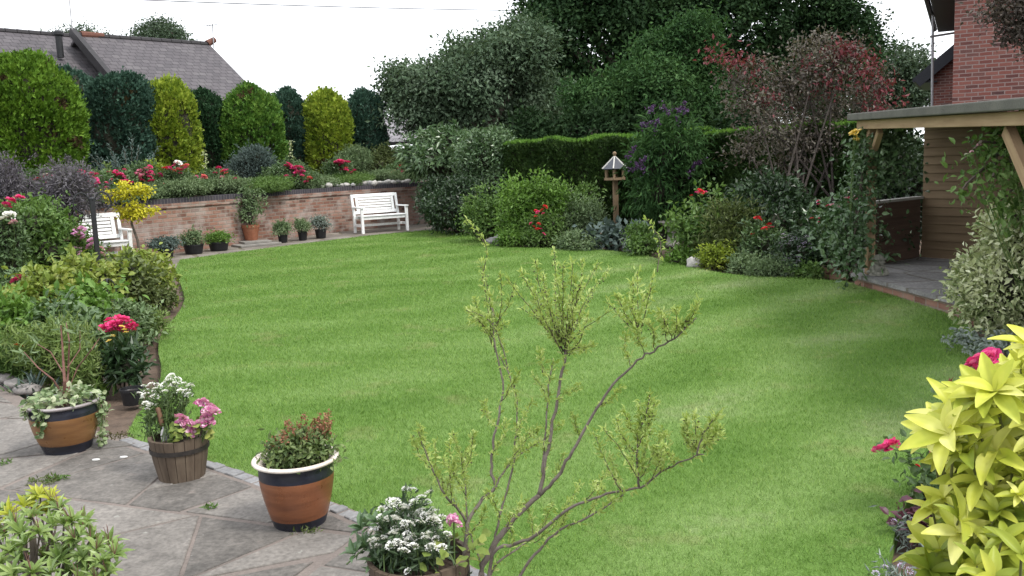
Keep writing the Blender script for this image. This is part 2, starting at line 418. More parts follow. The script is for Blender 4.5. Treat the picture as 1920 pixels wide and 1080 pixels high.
def smooth_poly(pts, sub=6, closed=False):
    """Catmull-Rom through 2-D points"""
    n = len(pts); out = []
    rng_ = range(n) if closed else range(n - 1)
    for i in rng_:
        p = [Vector(pts[(i + k) % n] if closed else pts[min(max(i + k, 0), n - 1)]) for k in (-1, 0, 1, 2)]
        for s in range(sub):
            u = s / sub
            out.append(.5 * ((2 * p[1]) + (p[2] - p[0]) * u + (2 * p[0] - 5 * p[1] + 4 * p[2] - p[3]) * u * u + (3 * p[1] - p[0] - 3 * p[2] + p[3]) * u ** 3))
    if not closed: out.append(Vector(pts[-1]))
    return out
def g2(px, py, z=0): q = G(px, py, z); return (q.x, q.y)

def sheet(name, poly, z, m, depth_=0.0, kind='structure'):
    V = [(p[0], p[1], z) for p in poly]; n = len(V)
    tri = tessellate_polygon([[Vector(v) for v in V]])
    mb = MB(); fs = []
    for t in tri:
        a, b, c = (Vector(V[i]) for i in t)
        fs.append(t if (b - a).cross(c - a).z > 0 else (t[0], t[2], t[1]))
    mb.add(V, np.array(fs))
    if depth_:
        W2 = V + [(p[0], p[1], z - depth_) for p in poly]
        mb.add(W2, np.array([(i, (i + 1) % n, n + (i + 1) % n, n + i) for i in range(n)]))
    o = mb.build(name, [m]); o['kind'] = kind
    return o

def inside(Q, poly):
    x, y = Q[:, 0], Q[:, 1]; r = np.zeros(len(Q), bool); n = len(poly)
    for i in range(n):
        x1, y1 = poly[i][0], poly[i][1]; x2, y2 = poly[(i + 1) % n][0], poly[(i + 1) % n][1]
        if y1 == y2: continue
        c = ((y1 > y) != (y2 > y)) & (x < (x2 - x1) * (y - y1) / (y2 - y1) + x1); r ^= c
    return r

# base terrain, to the horizon
mb = MB(); mb.add([(-600, -300, -.16), (600, -300, -.16), (600, 900, -.16), (-600, 900, -.16)], np.array([(0, 1, 2, 3)]))
o = mb.build('ground', [noisy('rough_ground', (.03, .045, .015), (.06, .075, .03), .6, .95, .5, fine=8)]); o['kind'] = 'structure'

# lawn outline, walked round from the patio corner: left bed, paving strip, far border, pavilion, right bed, patio edge
e_left = [(238, 818), (256, 780), (292, 735), (303, 690), (297, 655), (306, 618), (332, 590), (346, 560), (340, 535), (330, 505), (338, 487)]
e_path = [(338, 487), (480, 468), (600, 453), (700, 441), (800, 432), (818, 431)]
e_far = [(818, 431), (872, 436), (905, 452), (945, 463), (1060, 466), (1180, 474), (1310, 504), (1400, 517), (1500, 522), (1598, 528.5)]
e_plinth = [(1598, 530.5), (1700, 562), (1812, 600)]
e_right = [(1812, 600), (1850, 660), (1852, 720), (1800, 800), (1740, 872), (1692, 960), (1668, 1040), (1660, 1120)]
e_patio = [(238, 820), (300, 842), (390, 866), (480, 896), (560, 925), (630, 947), (700, 976), (780, 1012), (860, 1052), (960, 1110), (1060, 1180)]
S = lambda e, k=5: [tuple(q) for q in smooth_poly([g2(*p) for p in e], k)]
L_left, L_path, L_far, L_right, L_patio = S(e_left), S(e_path), S(e_far), S(e_right), S(e_patio)
L_plinth = [g2(*p) for p in e_plinth]
LAWN = L_left[:-1] + L_path[:-1] + L_far[:-1] + L_plinth[:-1] + L_right + [(2.0, 2.4), (1.2, 2.4)] + L_patio[::-1][:-1]
sheet('lawn', LAWN, 0.0, TURF, .12)

# soil round the lawn: one gently lumpy sheet a hand lower
nx = 150; gx, gy = np.meshgrid(np.linspace(-11, 11, nx), np.linspace(1, 31, nx), indexing='ij')
Q = np.stack([gx.ravel(), gy.ravel(), np.zeros(nx * nx)], 1)
Q[:, 2] = -.075 + .05 * fnoise(Q, .9, 2) + .03 * fnoise(Q, 3.1, 3)
i, k = np.meshgrid(np.arange(nx - 1), np.arange(nx - 1), indexing='ij'); i = i.ravel(); k = k.ravel()
mb = MB(); mb.add(Q, np.stack([i * nx + k, (i + 1) * nx + k, (i + 1) * nx + k + 1, i * nx + k + 1], 1))
o = mb.build('soil_bed', [SOIL], smooth=True); o['kind'] = 'structure'

def mk_grass():
    rng = np.random.default_rng(5)
    bx = np.array(LAWN); lo, hi = bx.min(0), bx.max(0)
    # sample by distance so that the near turf is the densest
    n = 2400000
    Q = np.stack([lo[0] + (hi[0] - lo[0]) * rng.random(n), lo[1] + (hi[1] - lo[1]) * rng.random(n)], 1)
    d = np.hypot(Q[:, 0], Q[:, 1]); keep = rng.random(n) < np.minimum(1, (4.6 / np.maximum(d, 1)) ** 1.35)
    Q = Q[keep]; Q = Q[inside(Q, LAWN)]
    d = np.hypot(Q[:, 0], Q[:, 1]); n = len(Q)
    Hh = .017 * (.5 + rng.random(n)) * (1 + .25 * np.minimum(d / 12, 1))
    W_ = .0032 * (np.maximum(d, 4) / 4.5) ** .9 * (.6 + .8 * rng.random(n))
    a = rng.random(n) * 2 * np.pi; ln = Hh * (.2 + 1.0 * rng.random(n)); b = rng.random(n) * 2 * np.pi
    ux, uy = np.cos(a) * W_ / 2, np.sin(a) * W_ / 2
    V = np.zeros((n, 3, 3))
    V[:, 0] = np.stack([Q[:, 0] - ux, Q[:, 1] - uy, np.full(n, -.002)], 1)
    V[:, 1] = np.stack([Q[:, 0] + ux, Q[:, 1] + uy, np.full(n, -.002)], 1)
    V[:, 2] = np.stack([Q[:, 0] + np.cos(b) * ln, Q[:, 1] + np.sin(b) * ln, Hh], 1)
    o = bpy.data.objects.new('grass', mesh_np('grass', V.reshape(-1, 3), [np.arange(3 * n).reshape(-1, 3)], [BLADE])); link(o)
    tag(o, 'short mown striped lawn grass covering the middle of the garden', 'grass', kind='stuff')
mk_grass()

# ------------------------------------------------------------------ patio of crazy paving, its edging, the strip along the wall
def stonemat(name, tones, mortar, scale, mw=.035, moss=True):
    m, t, b = mat(name)
    ge = coords(t)
    nz = t.nodes.new('ShaderNodeTexNoise'); nz.inputs['Scale'].default_value = 1.6; nz.inputs['Detail'].default_value = 4; t.links.new(ge, nz.inputs['Vector'])
    va = t.nodes.new('ShaderNodeVectorMath'); va.operation = 'MULTIPLY_ADD'; va.inputs[1].default_value = (.14, .14, 0)
    t.links.new(nz.outputs['Color'], va.inputs[0]); t.links.new(ge, va.inputs[2])
    ed = t.nodes.new('ShaderNodeTexVoronoi'); ed.voronoi_dimensions = '2D'; ed.feature = 'DISTANCE_TO_EDGE'; ed.inputs['Scale'].default_value = scale
    ce = t.nodes.new('ShaderNodeTexVoronoi'); ce.voronoi_dimensions = '2D'; ce.inputs['Scale'].default_value = scale
    for q in (ed, ce): t.links.new(va.outputs[0], q.inputs['Vector'])
    sp = t.nodes.new('ShaderNodeSeparateColor'); t.links.new(ce.outputs['Color'], sp.inputs[0])
    f1 = tex(t, 2.2, 7, rough=.65); f2 = tex(t, 30, 5); f3 = tex(t, 7, 6, rough=.7)
    v = math2(t, 'ADD', math2(t, 'MULTIPLY', sp.outputs[0], .28), math2(t, 'ADD', math2(t, 'MULTIPLY', f1, .32), math2(t, 'MULTIPLY', f3, .42)))
    c = ramp(t, [(.3, tones[0]), (.5, tones[1]), (.72, tones[2])], v).outputs[0]
    c = mixc(t, 1, c, ramp(t, [(.3, (.62, .62, .62)), (.62, (1.05, 1.05, 1.05))], f2).outputs[0], 'MULTIPLY')
    li = ramp(t, [(.66, (0, 0, 0)), (.72, (.55, .55, .55))], tex(t, 11, 3)).outputs[0]
    c = mixc(t, li, c, (.30, .30, .26))                                     # pale lichen
    wid = tex(t, 1.3, 2); ev = math2(t, 'SUBTRACT', ed.outputs[0], math2(t, 'MULTIPLY', math2(t, 'SUBTRACT', math2(t, 'ADD', wid, math2(t, 'MULTIPLY', f3, .3)), .45), mw * 4.2))
    edge = ramp(t, [(mw * .3, (1, 1, 1)), (mw * .55, (0, 0, 0))], ev).outputs[0]
    crack = ramp(t, [(0, (0, 0, 0)), (mw * .34, (0, 0, 0)), (mw * .5, (.75, .75, .75)), (mw * .75, (0, 0, 0))], ev).outputs[0]
    mo = mixc(t, f2, tuple(q * .72 for q in mortar), tuple(q * 1.15 for q in mortar))
    mo = mixc(t, ramp(t, [(.5, (0, 0, 0)), (.62, (.8, .8, .8))], f1).outputs[0], mo, (.07, .075, .035) if moss else (.12, .1, .08))
    c = mixc(t, edge, c, mo); c = mixc(t, crack, c, (.045, .04, .03))
    t.links.new(c, b.inputs['Base Color']); b.inputs['Roughness'].default_value = .85; b.inputs['Specular IOR Level'].default_value = .25
    bump(t, b, math2(t, 'ADD', math2(t, 'MULTIPLY', f3, .8), math2(t, 'SUBTRACT', math2(t, 'MULTIPLY', f2, .3), edge)), .6, .014)
    return m
MORTAR = noisy('pink_mortar', (.11, .095, .085), (.175, .148, .132), 2.6, .95, .7, c3=(.225, .188, .165), fine=70)
def slabmat():
    m, t, b = mat('crazy_slab'); g = t.nodes.new('ShaderNodeNewGeometry').outputs['Random Per Island']
    f1 = tex(t, 2.6, 7, rough=.68); f3 = tex(t, 9, 6, rough=.7); f2 = tex(t, 45, 4); f4 = tex(t, 1.1, 4)
    v = math2(t, 'ADD', math2(t, 'MULTIPLY', g, .22), math2(t, 'ADD', math2(t, 'MULTIPLY', f1, .40), math2(t, 'MULTIPLY', f3, .38)))
    c = ramp(t, [(.30, (.058, .054, .049)), (.46, (.128, .118, .107)), (.58, (.185, .171, .155)), (.74, (.27, .25, .226))], v).outputs[0]
    c = mixc(t, 1, c, ramp(t, [(.3, (.66, .66, .66)), (.65, (1.08, 1.08, 1.08))], f2).outputs[0], 'MULTIPLY')
    c = mixc(t, ramp(t, [(.60, (0, 0, 0)), (.72, (.6, .6, .6))], f3).outputs[0], c, (.215, .18, .158))       # worn pinkish patches
    c = mixc(t, ramp(t, [(.56, (0, 0, 0)), (.70, (.7, .7, .7))], f4).outputs[0], c, mixc(t, f3, (.05, .05, .045), (.10, .098, .09)))
    c = mixc(t, ramp(t, [(.69, (0, 0, 0)), (.73, (.6, .6, .6))], tex(t, 13, 3)).outputs[0], c, (.30, .30, .27))
    t.links.new(c, b.inputs['Base Color']); b.inputs['Roughness'].default_value = .82; b.inputs['Specular IOR Level'].default_value = .25
    bump(t, b, math2(t, 'ADD', f3, math2(t, 'MULTIPLY', f2, .4)), .6, .014); return m
SLAB = slabmat()
def cutpoly(p, q, n_):
    """the part of convex polygon p on the side of the line q that n_ points to"""
    out = []
    for i in range(len(p)):
        a, b = p[i], p[(i + 1) % len(p)]; da, db = (a - q).dot(n_), (b - q).dot(n_)
        if da >= 0: out.append(a)
        if (da >= 0) != (db >= 0): out.append(a.lerp(b, da / (da - db)))
    return out
def parea(p): return abs(sum(p[i].x * p[(i + 1) % len(p)].y - p[(i + 1) % len(p)].x * p[i].y for i in range(len(p)))) / 2
def crazy(edge):
    rr = random.Random(23); todo = [[Vector((-6.5, .6)), Vector((2, .6)), Vector((2, 8.5)), Vector((-6.5, 8.5))]]; done = []
    while todo:
        p = todo.pop(); A = parea(p)
        if A < rr.uniform(.16, .75): done.append(p); continue
        c = sum(p, Vector((0, 0))) / len(p); far = max(p, key=lambda q: (q - c).length); u = (far - c).normalized(); an = math.atan2(u.y, u.x) + rr.uniform(-.5, .5); n_ = Vector((math.cos(an), math.sin(an)))
        c = c + n_ * rr.uniform(-.1, .1); a, b = cutpoly(p, c, n_), cutpoly(p, c, -n_)
        todo += [q for q in (a, b) if len(q) > 2]
    mb = MB(); E = [Vector(q) for q in edge]
    for p in done:
        c = sum(p, Vector((0, 0))) / len(p)
        i = min(range(len(E) - 1), key=lambda k: ((E[k] + E[k + 1]) / 2 - c).length); t_ = (E[i + 1] - E[i]).normalized(); n_ = Vector((t_.y, -t_.x))
        if n_.y > 0: n_ = -n_
        p = cutpoly(p, E[i] + n_ * .10, n_)
        if len(p) < 3 or parea(p) < .01: continue
        c = sum(p, Vector((0, 0))) / len(p); g_ = rr.uniform(.004, .014) + (.03 if rr.random() < .22 else 0)
        for k in range(len(p)):                                   # draw the sides in to leave a joint
            a, b = p[k], p[(k + 1) % len(p)]
        q = list(p)
        for a, b in zip(p, p[1:] + p[:1]):
            d_ = (b - a)
            if d_.length < 1e-4: continue
            n2 = Vector((-d_.y, d_.x)).normalized()
            if (c - a).dot(n2) < 0: n2 = -n2
            q = cutpoly(q, a + n2 * g_ * rr.uniform(.5, 1.6), n2)
            if len(q) < 3: break
        if len(q) < 3: continue
        ring = []
        for a, b in zip(q, q[1:] + q[:1]):                        # a broken, uneven edge
            L = (b - a).length; n = max(1, int(L / .07))
            for k in range(n):
                v = a.lerp(b, k / n); ring.append(v + (c - v) * (.02 * rr.random() + .05 * max(0, noise.noise(Vector((v.x * 5, v.y * 5, 1))))))
        n = len(ring); z1 = .014 + rr.uniform(0, .004)
        V = [(v.x, v.y, -.02) for v in ring] + [(v.x, v.y, z1 - .004) for v in ring] + [(v.x + (c.x - v.x) * .02, v.y + (c.y - v.y) * .02, z1) for v in ring]
        s_ = 1 if sum(ring[k].x * ring[(k + 1) % n].y - ring[(k + 1) % n].x * ring[k].y for k in range(n)) > 0 else -1
        F_ = [tuple(range(2 * n, 3 * n))[::s_]] + [(l * n + k, l * n + (k + 1) % n, (l + 1) * n + (k + 1) % n, (l + 1) * n + k)[::s_] for l in range(2) for k in range(n)]
        mb.add(V, F_)
    o = mb.build('patio_paving', [SLAB]); o['kind'] = 'structure'
PAVE = stonemat('paving_slabs', ((.12, .105, .09), (.19, .17, .145), (.27, .245, .21)), (.14, .12, .09), 1.4, .03)
KERB = noisy('setts', (.13, .13, .135), (.25, .25, .25), 9, .85, .5, fine=50)
e_pl = [(-60, 690), (20, 735), (90, 775), (150, 800), (200, 815), (238, 820)]
PATIO = S(e_pl)[:-1] + L_patio + [(2.0, 2.4), (2, .5), (-8, .5), (-8, 9)]
sheet('patio', PATIO, 0.010, MORTAR, .12)
crazy(S(e_pl)[:-1] + L_patio)
rr = random.Random(4)
mb = MB()
run = L_patio[1:-2]; acc = 0.0
pts = []
for a, b in zip(run[:-1], run[1:]):
    a, b = Vector(a), Vector(b); L = (b - a).length; n = max(1, round(L / .17))
    for j in range(n):
        p = a.lerp(b, (j + .5) / n); t_ = (b - a).normalized(); nn = Vector((t_.y, -t_.x)); p = p + nn * (.045 if nn.y < 0 else -.045)
        M = Matrix.Rotation(math.atan2(t_.y, t_.x) + rr.uniform(-.05, .05), 3, 'Z') @ Matrix.Rotation(rr.uniform(-.04, .04), 3, 'X')
        mb.box((p.x, p.y, -.028 + rr.uniform(-.006, .006)), (L / n - .008, .075, .09), M)
o = mb.build('patio_kerb', [KERB], bevel=.006); o['kind'] = 'structure'

# paving strip between lawn and wall
wall_px = [(-60, 521), (150, 496), (331, 474), (470, 456), (620, 436.5), (765, 421.5), (835, 416)]
WALL = [g2(*p) for p in wall_px]
WALL = [Vector(WALL[0]), *(Vector(q) for q in WALL[1:])]
PATH = [tuple(q) for q in WALL[1:]] + L_path[::-1] + [g2(330, 505), g2(300, 512), g2(160, 540)]
sheet('paving_path', PATH, -.012, PAVE, .1)

# ------------------------------------------------------------------ retaining wall and raised bed
ZW = 1.14
def ribbon(name, line, z0, z1, th, m, parent=None, proud=0.0, top=True, bevel=0):
    """a wall along a line: front and back faces, top, ends; uv in metres"""
    n = len(line); V = []; uvs = []; fs = []
    nrmls = []
    for i in range(n):
        t_ = (line[min(i + 1, n - 1)] - line[max(i - 1, 0)]).normalized(); nrmls.append(Vector((t_.y, -t_.x)))
    s = 0.0; ss = [0.0]
    for i in range(1, n): s += (line[i] - line[i - 1]).length; ss.append(s)
    F_ = [line[i] + nrmls[i] * proud for i in range(n)]; K = [line[i] - nrmls[i] * th for i in range(n)]
    def quad(a, b, c, d_, ua, ub, uc, ud):
        k = len(V); V.extend([a, b, c, d_]); uvs.extend([ua, ub, uc, ud]); fs.append((k, k + 1, k + 2, k + 3))
    for i in range(n - 1):
        a, b, c, d_ = F_[i], F_[i + 1], K[i], K[i + 1]; s0, s1 = ss[i], ss[i + 1]
        quad((a.x, a.y, z0), (b.x, b.y, z0), (b.x, b.y, z1), (a.x, a.y, z1), (s0, z0), (s1, z0), (s1, z1), (s0, z1))
        quad((d_.x, d_.y, z0), (c.x, c.y, z0), (c.x, c.y, z1), (d_.x, d_.y, z1), (s1, z0), (s0, z0), (s0, z1), (s1, z1))
        quad((a.x, a.y, z1), (b.x, b.y, z1), (d_.x, d_.y, z1), (c.x, c.y, z1), (s0, 0), (s1, 0), (s1, th), (s0, th))
        quad((c.x, c.y, z0), (d_.x, d_.y, z0), (b.x, b.y, z0), (a.x, a.y, z0), (s0, th), (s1, th), (s1, 0), (s0, 0))
    for i, q in ((0, 0), (n - 1, 1)):
        a, c = F_[i], K[i]
        A = [((a.x, a.y, z0), (0, z0)), ((a.x, a.y, z1), (0, z1)), ((c.x, c.y, z1), (th, z1)), ((c.x, c.y, z0), (th, z0))]
        if q: A = A[::-1]
        quad(*[x[0] for x in A], *[x[1] for x in A])
    mb = MB(); mb.add(V, np.array(fs))
    return mb.build(name, [m], parent, uv=uvs)
OLD_BRICK = brickmat('old_brick', [(.10, .055, .042), (.19, .095, .07), (.24, .125, .09), (.30, .19, .15), (.13, .07, .055)], (.23, .185, .15),
                     .235, .082, .012, stain=(.34, .30, .27), stain_amt=.75)
ENG_BRICK = brickmat('dark_coping_brick', [(.035, .033, .04), (.055, .05, .06), (.045, .04, .045)], (.12, .11, .11), .078, .4, .008)
rw = thing('retaining_wall', 'long low weathered red brick retaining wall topped with dark coping bricks', 'wall', (0, 0, 0))
wl = [Vector(q) for q in smooth_poly([tuple(q) for q in WALL], 4)]
ribbon('brickwork', wl, -.15, ZW - .20, .22, OLD_BRICK, rw)
ribbon('top_course', wl, ZW - .20, ZW - .105, .22, OLD_BRICK, rw, proud=.03)
ribbon('coping', wl, ZW - .105, ZW, .30, ENG_BRICK, rw, proud=.02)

# raised bed behind it: soil rising gently to the back
def perp(i):
    t_ = (wl[min(i + 1, len(wl) - 1)] - wl[max(i - 1, 0)]).normalized(); return Vector((-t_.y, t_.x))
V = []; rows = 10
for i in range(len(wl)):
    q = perp(i)
    for j in range(rows):
        s = .26 + 9 * (j / (rows - 1)) ** 1.5; p = wl[i] + q * s
        V.append((p.x, p.y, ZW - .04 + .035 * s + .05 * noise.noise(Vector((p.x, p.y, 0)) * 1.7) * (j > 0)))
i, k = np.meshgrid(np.arange(len(wl) - 1), np.arange(rows - 1), indexing='ij'); i = i.ravel(); k = k.ravel()
mb = MB(); mb.add(V, np.stack([i * rows + k, (i + 1) * rows + k, (i + 1) * rows + k + 1, i * rows + k + 1], 1))
o = mb.build('raised_bed_soil', [SOIL], smooth=True); o['kind'] = 'structure'
def bank(px, off):
    """depth of a spot on the raised bed, off metres behind the wall face, in column px"""
    best = None
    for i in range(len(wl)):
        p = wl[i] + perp(i) * off; P3 = Vector((p.x, p.y, ZW))
        v = P3 - CAM; dd = v.dot(fw); x = 960 + F * v.dot(RR) / dd
        if best is None or abs(x - px) < best[0]: best = (abs(x - px), dd, i)
    return best[1]

# ------------------------------------------------------------------ bungalow beyond the garden
def tilemat(name, c1, c2, c3, w_=.33, h_=.30):
    m, t, b = mat(name); uv = coords(t, 'UV')
    k = t.nodes.new('ShaderNodeTexBrick'); t.links.new(uv, k.inputs['Vector']); k.inputs['Scale'].default_value = 1
    k.inputs['Brick Width'].default_value = w_; k.inputs['Row Height'].default_value = h_; k.inputs['Mortar Size'].default_value = .012
    k.inputs['Color1'].default_value = (0, 0, 0, 1); k.inputs['Color2'].default_value = (1, 1, 1, 1); k.inputs['Bias'].default_value = 0
    s = t.nodes.new('ShaderNodeSeparateColor'); t.links.new(k.outputs[0], s.inputs[0])
    f = tex(t, 1.1, 6, uv, .7); v = math2(t, 'ADD', math2(t, 'MULTIPLY', s.outputs[0], .3), math2(t, 'MULTIPLY', f, .7))
    c = ramp(t, [(.3, c1), (.5, c2), (.72, c3)], v).outputs[0]; c = mixc(t, k.outputs['Fac'], c, tuple(q * .4 for q in c1))
    t.links.new(c, b.inputs['Base Color']); b.inputs['Roughness'].default_value = .8
    # each course overlaps the next: saw-tooth height down the slope
    sx = t.nodes.new('ShaderNodeSeparateXYZ'); t.links.new(uv, sx.inputs[0])
    saw = math2(t, 'FRACT', math2(t, 'DIVIDE', sx.outputs[1], h_), 0)
    bump(t, b, math2(t, 'SUBTRACT', math2(t, 'MULTIPLY', saw, -1), k.outputs['Fac']), .8, .04)
    return m
ROOF_T = tilemat('concrete_tiles', (.05, .045, .05), (.068, .06, .066), (.09, .082, .086))
DARKTIMBER = noisy('dark_timber', (.012, .011, .012), (.03, .028, .03), 5, .6, .2)
RIDGE = noisy('red_ridge_clay', (.09, .04, .03), (.15, .065, .045), 7, .85, .2)
RENDER_W = noisy('house_render', (.28, .2, .16), (.35, .26, .2), 3, .9, .3)
TERRA = noisy('terracotta', (.16, .06, .033), (.25, .095, .05), 7, .8, .25, c3=(.30, .14, .085), fine=40)
GALV = noisy('aerial_metal', (.25, .25, .26), (.36, .36, .37), 6, .5, 0)
BLACK = noisy('black_metal', (.010, .011, .012), (.022, .023, .025), 9, .45, .1)

def roofquad(name, A, Bq, Cq, Dq, m, parent, th=.12):
    """a pitched roof plane A-B along the ridge, C-D along the eaves; tile uv in metres; real thickness"""
    A, Bq, Cq, Dq = map(Vector, (A, Bq, Cq, Dq)); u = (Cq - Dq).normalized(); nn = u.cross((A - Dq)).normalized()
    v = nn.cross(u)
    top = [A, Dq, Cq, Bq]; uv = [((p - Dq).dot(u), (p - Dq).dot(v)) for p in top]
    lo = [p - nn * th for p in top]
    V = top + lo; fs = [(0, 1, 2, 3), (7, 6, 5, 4), (0, 4, 5, 1), (1, 5, 6, 2), (2, 6, 7, 3), (3, 7, 4, 0)]
    mb = MB(); mb.add([tuple(p) for p in V], np.array(fs))
    uvs = [(uv + uv)[i] for f in fs for i in f]
    return mb.build(name, [m], parent, uv=uvs)

bg_ = thing('bungalow', 'brown tiled bungalow roof rising behind the clipped conifer row', 'house', (0, 0, 0))
ZR = 7.58
rA, rB = B(140, 38, ZR), B(392, 42.4, ZR)
ru = (rB - rA).normalized(); rn_ = Vector((ru.y, -ru.x, 0)).normalized()
fall = rn_ * 4.6 - Vector((0, 0, 3.1)); back = -rn_ * 4.6 - Vector((0, 0, 3.1))
eA, eB = rA + fall, rB + fall
roofquad('roof', rA, rB, eB, eA, ROOF_T, bg_)
roofquad('roof', rB - Vector((0, 0, .02)), rA - Vector((0, 0, .02)), rA + back, rB + back, ROOF_T, bg_)
l0 = B(-330, 32.5, 7.71); lB = B(235, 41.0, 7.71)
lf = rn_ * 4.6 - Vector((0, 0, 3.1))
roofquad('roof', l0, lB, lB + lf, l0 + lf, ROOF_T, bg_)
mb = MB(); mb.bar(rA + Vector((0, 0, .1)) - ru * .1, eA + Vector((0, 0, .1)) - ru * .1, .22, .34); mb.build('bargeboard', [DARKTIMBER], bg_)
for a, b in ((rA, rB), (l0, lB)):
    mb = MB(); n = int((b - a).length / .45)
    for j in range(n):
        p, q = a.lerp(b, j / n), a.lerp(b, (j + .96) / n); mb.tube([p + Vector((0, 0, -.02)), q + Vector((0, 0, -.02))], [.13, .12], 8)
    mb.build('ridge_tile', [ROOF_T], bg_)
for f_, s in ((.13, .9), (.985, .9)):
    mb = MB(); p = rA.lerp(rB, f_); mb.tube([p + Vector((0, 0, .0)) - ru * .55 * (f_ < .5), p + ru * .4 + Vector((0, 0, .02 if f_ < .5 else .22))], [.17, .13], 10); mb.build('ridge_vent', [RIDGE], bg_)
mb = MB(); p = P(114, 108, 37); mb.tube([p, p + Vector((0, 0, .85))], [.13, .13], 12); mb.lathe([(.13, .85), (.2, .9), (.2, 1.02), (.05, 1.1)], 14, c=tuple(p)); mb.build('flue_pipe', [BLACK], bg_)
mb = MB()
for a, b in ((eA, eB), (eB, rB + back), (rB + back, rA + back), (rA + back, eA)):
    a2, b2 = a - Vector((0, 0, .25)), b - Vector((0, 0, .25)); a2 = a2 - rn_ * .0
    mid = (a2 + b2) / 2; mb.bar((a2.x, a2.y, 2.1), (b2.x, b2.y, 2.1), .25, 4.2)
mb.build('wall', [RENDER_W], bg_)

def aerial(px, d, ztop, zbot, label, n=5, s=1.0):
    p = B(px, d, zbot); t = thing('tv_aerial', label, 'aerial', p)
    h = ztop - zbot
    mb = MB(); mb.tube([(0, 0, 0), (.02, 0, h)], [.028, .022], 6); mb.build('mast', [GALV], t)
    mb = MB(); mb.bar((-.7 * s, .2, h * .93), (.5 * s, -.15, h * .93), .03, .03)
    for j in range(n):
        x = (-.6 + j * .25) * s; mb.bar((x, .18 - .29 * (j / n) - .3, h * .93), (x + .05, .18 - .29 * (j / n) + .3, h * .93), .015, .015)
    mb.build('antenna', [GALV], t)
    return t
aerial(137, 37.8, 9.9, ZR - .2, 'tall thin television aerial mast above the roof valley')
aerial(401, 42.4, 8.5, ZR - .2, 'short television aerial at the right end of the ridge', 4, .6)
mb = MB(); a, b = P(-700, -46, 24), P(1250, 22, 46)
pts = [a.lerp(b, i / 24) - Vector((0, 0, .25 * math.sin(math.pi * i / 24))) for i in range(25)]
mb.tube(pts, .018, 5); tag(mb.build('overhead_cable', [BLACK]), 'thin overhead cable crossing the white sky', 'cable')

sh = thing('outbuilding', 'low outbuilding with grey roof seen between conifer and broad tree', 'outbuilding', (0, 0, 0))
s0, s1 = P(690, 222, 33), P(786, 222, 32.5); s1.z = s0.z; sf = Vector((.35, -2.6, -.95))
e0, e1 = s0 + sf, s1 + sf
roofquad('roof', s0, s1, e1, e0, tilemat('grey_tiles', (.13, .125, .135), (.2, .19, .2), (.25, .24, .25)), sh)
mb = MB(); m0, m1 = (s0 + e0) / 2, (s1 + e1) / 2; mb.bar((m0.x, m0.y, e0.z / 2 - .15), (m1.x, m1.y, e0.z / 2 - .15), 1.9, e0.z - .25); mb.build('wall', [DARKTIMBER], sh)

# ------------------------------------------------------------------ clipped conifers
C_LIME = leafmat('lime_conifer', (.04, .088, .010), (.09, .18, .017), (.155, .26, .028), .6, .12, 2.2, .2, .55)
C_BLUE = leafmat('blue_conifer', (.017, .043, .029), (.034, .078, .053), (.068, .13, .09), .6, .08, 3, .2, .4)
C_DARK = leafmat('dark_conifer', (.012, .036, .016), (.024, .062, .026), (.045, .1, .042), .6, .08, 3, .2, .4)
C_GOLD = leafmat('golden_conifer', (.075, .135, .015), (.20, .275, .027), (.35, .41, .055), .55, .18, 2.5, .2, .45)
C_GREEN = leafmat('green_conifer', (.026, .075, .012), (.075, .165, .024), (.135, .23, .037), .6, .12, 2.5, .2, .45)

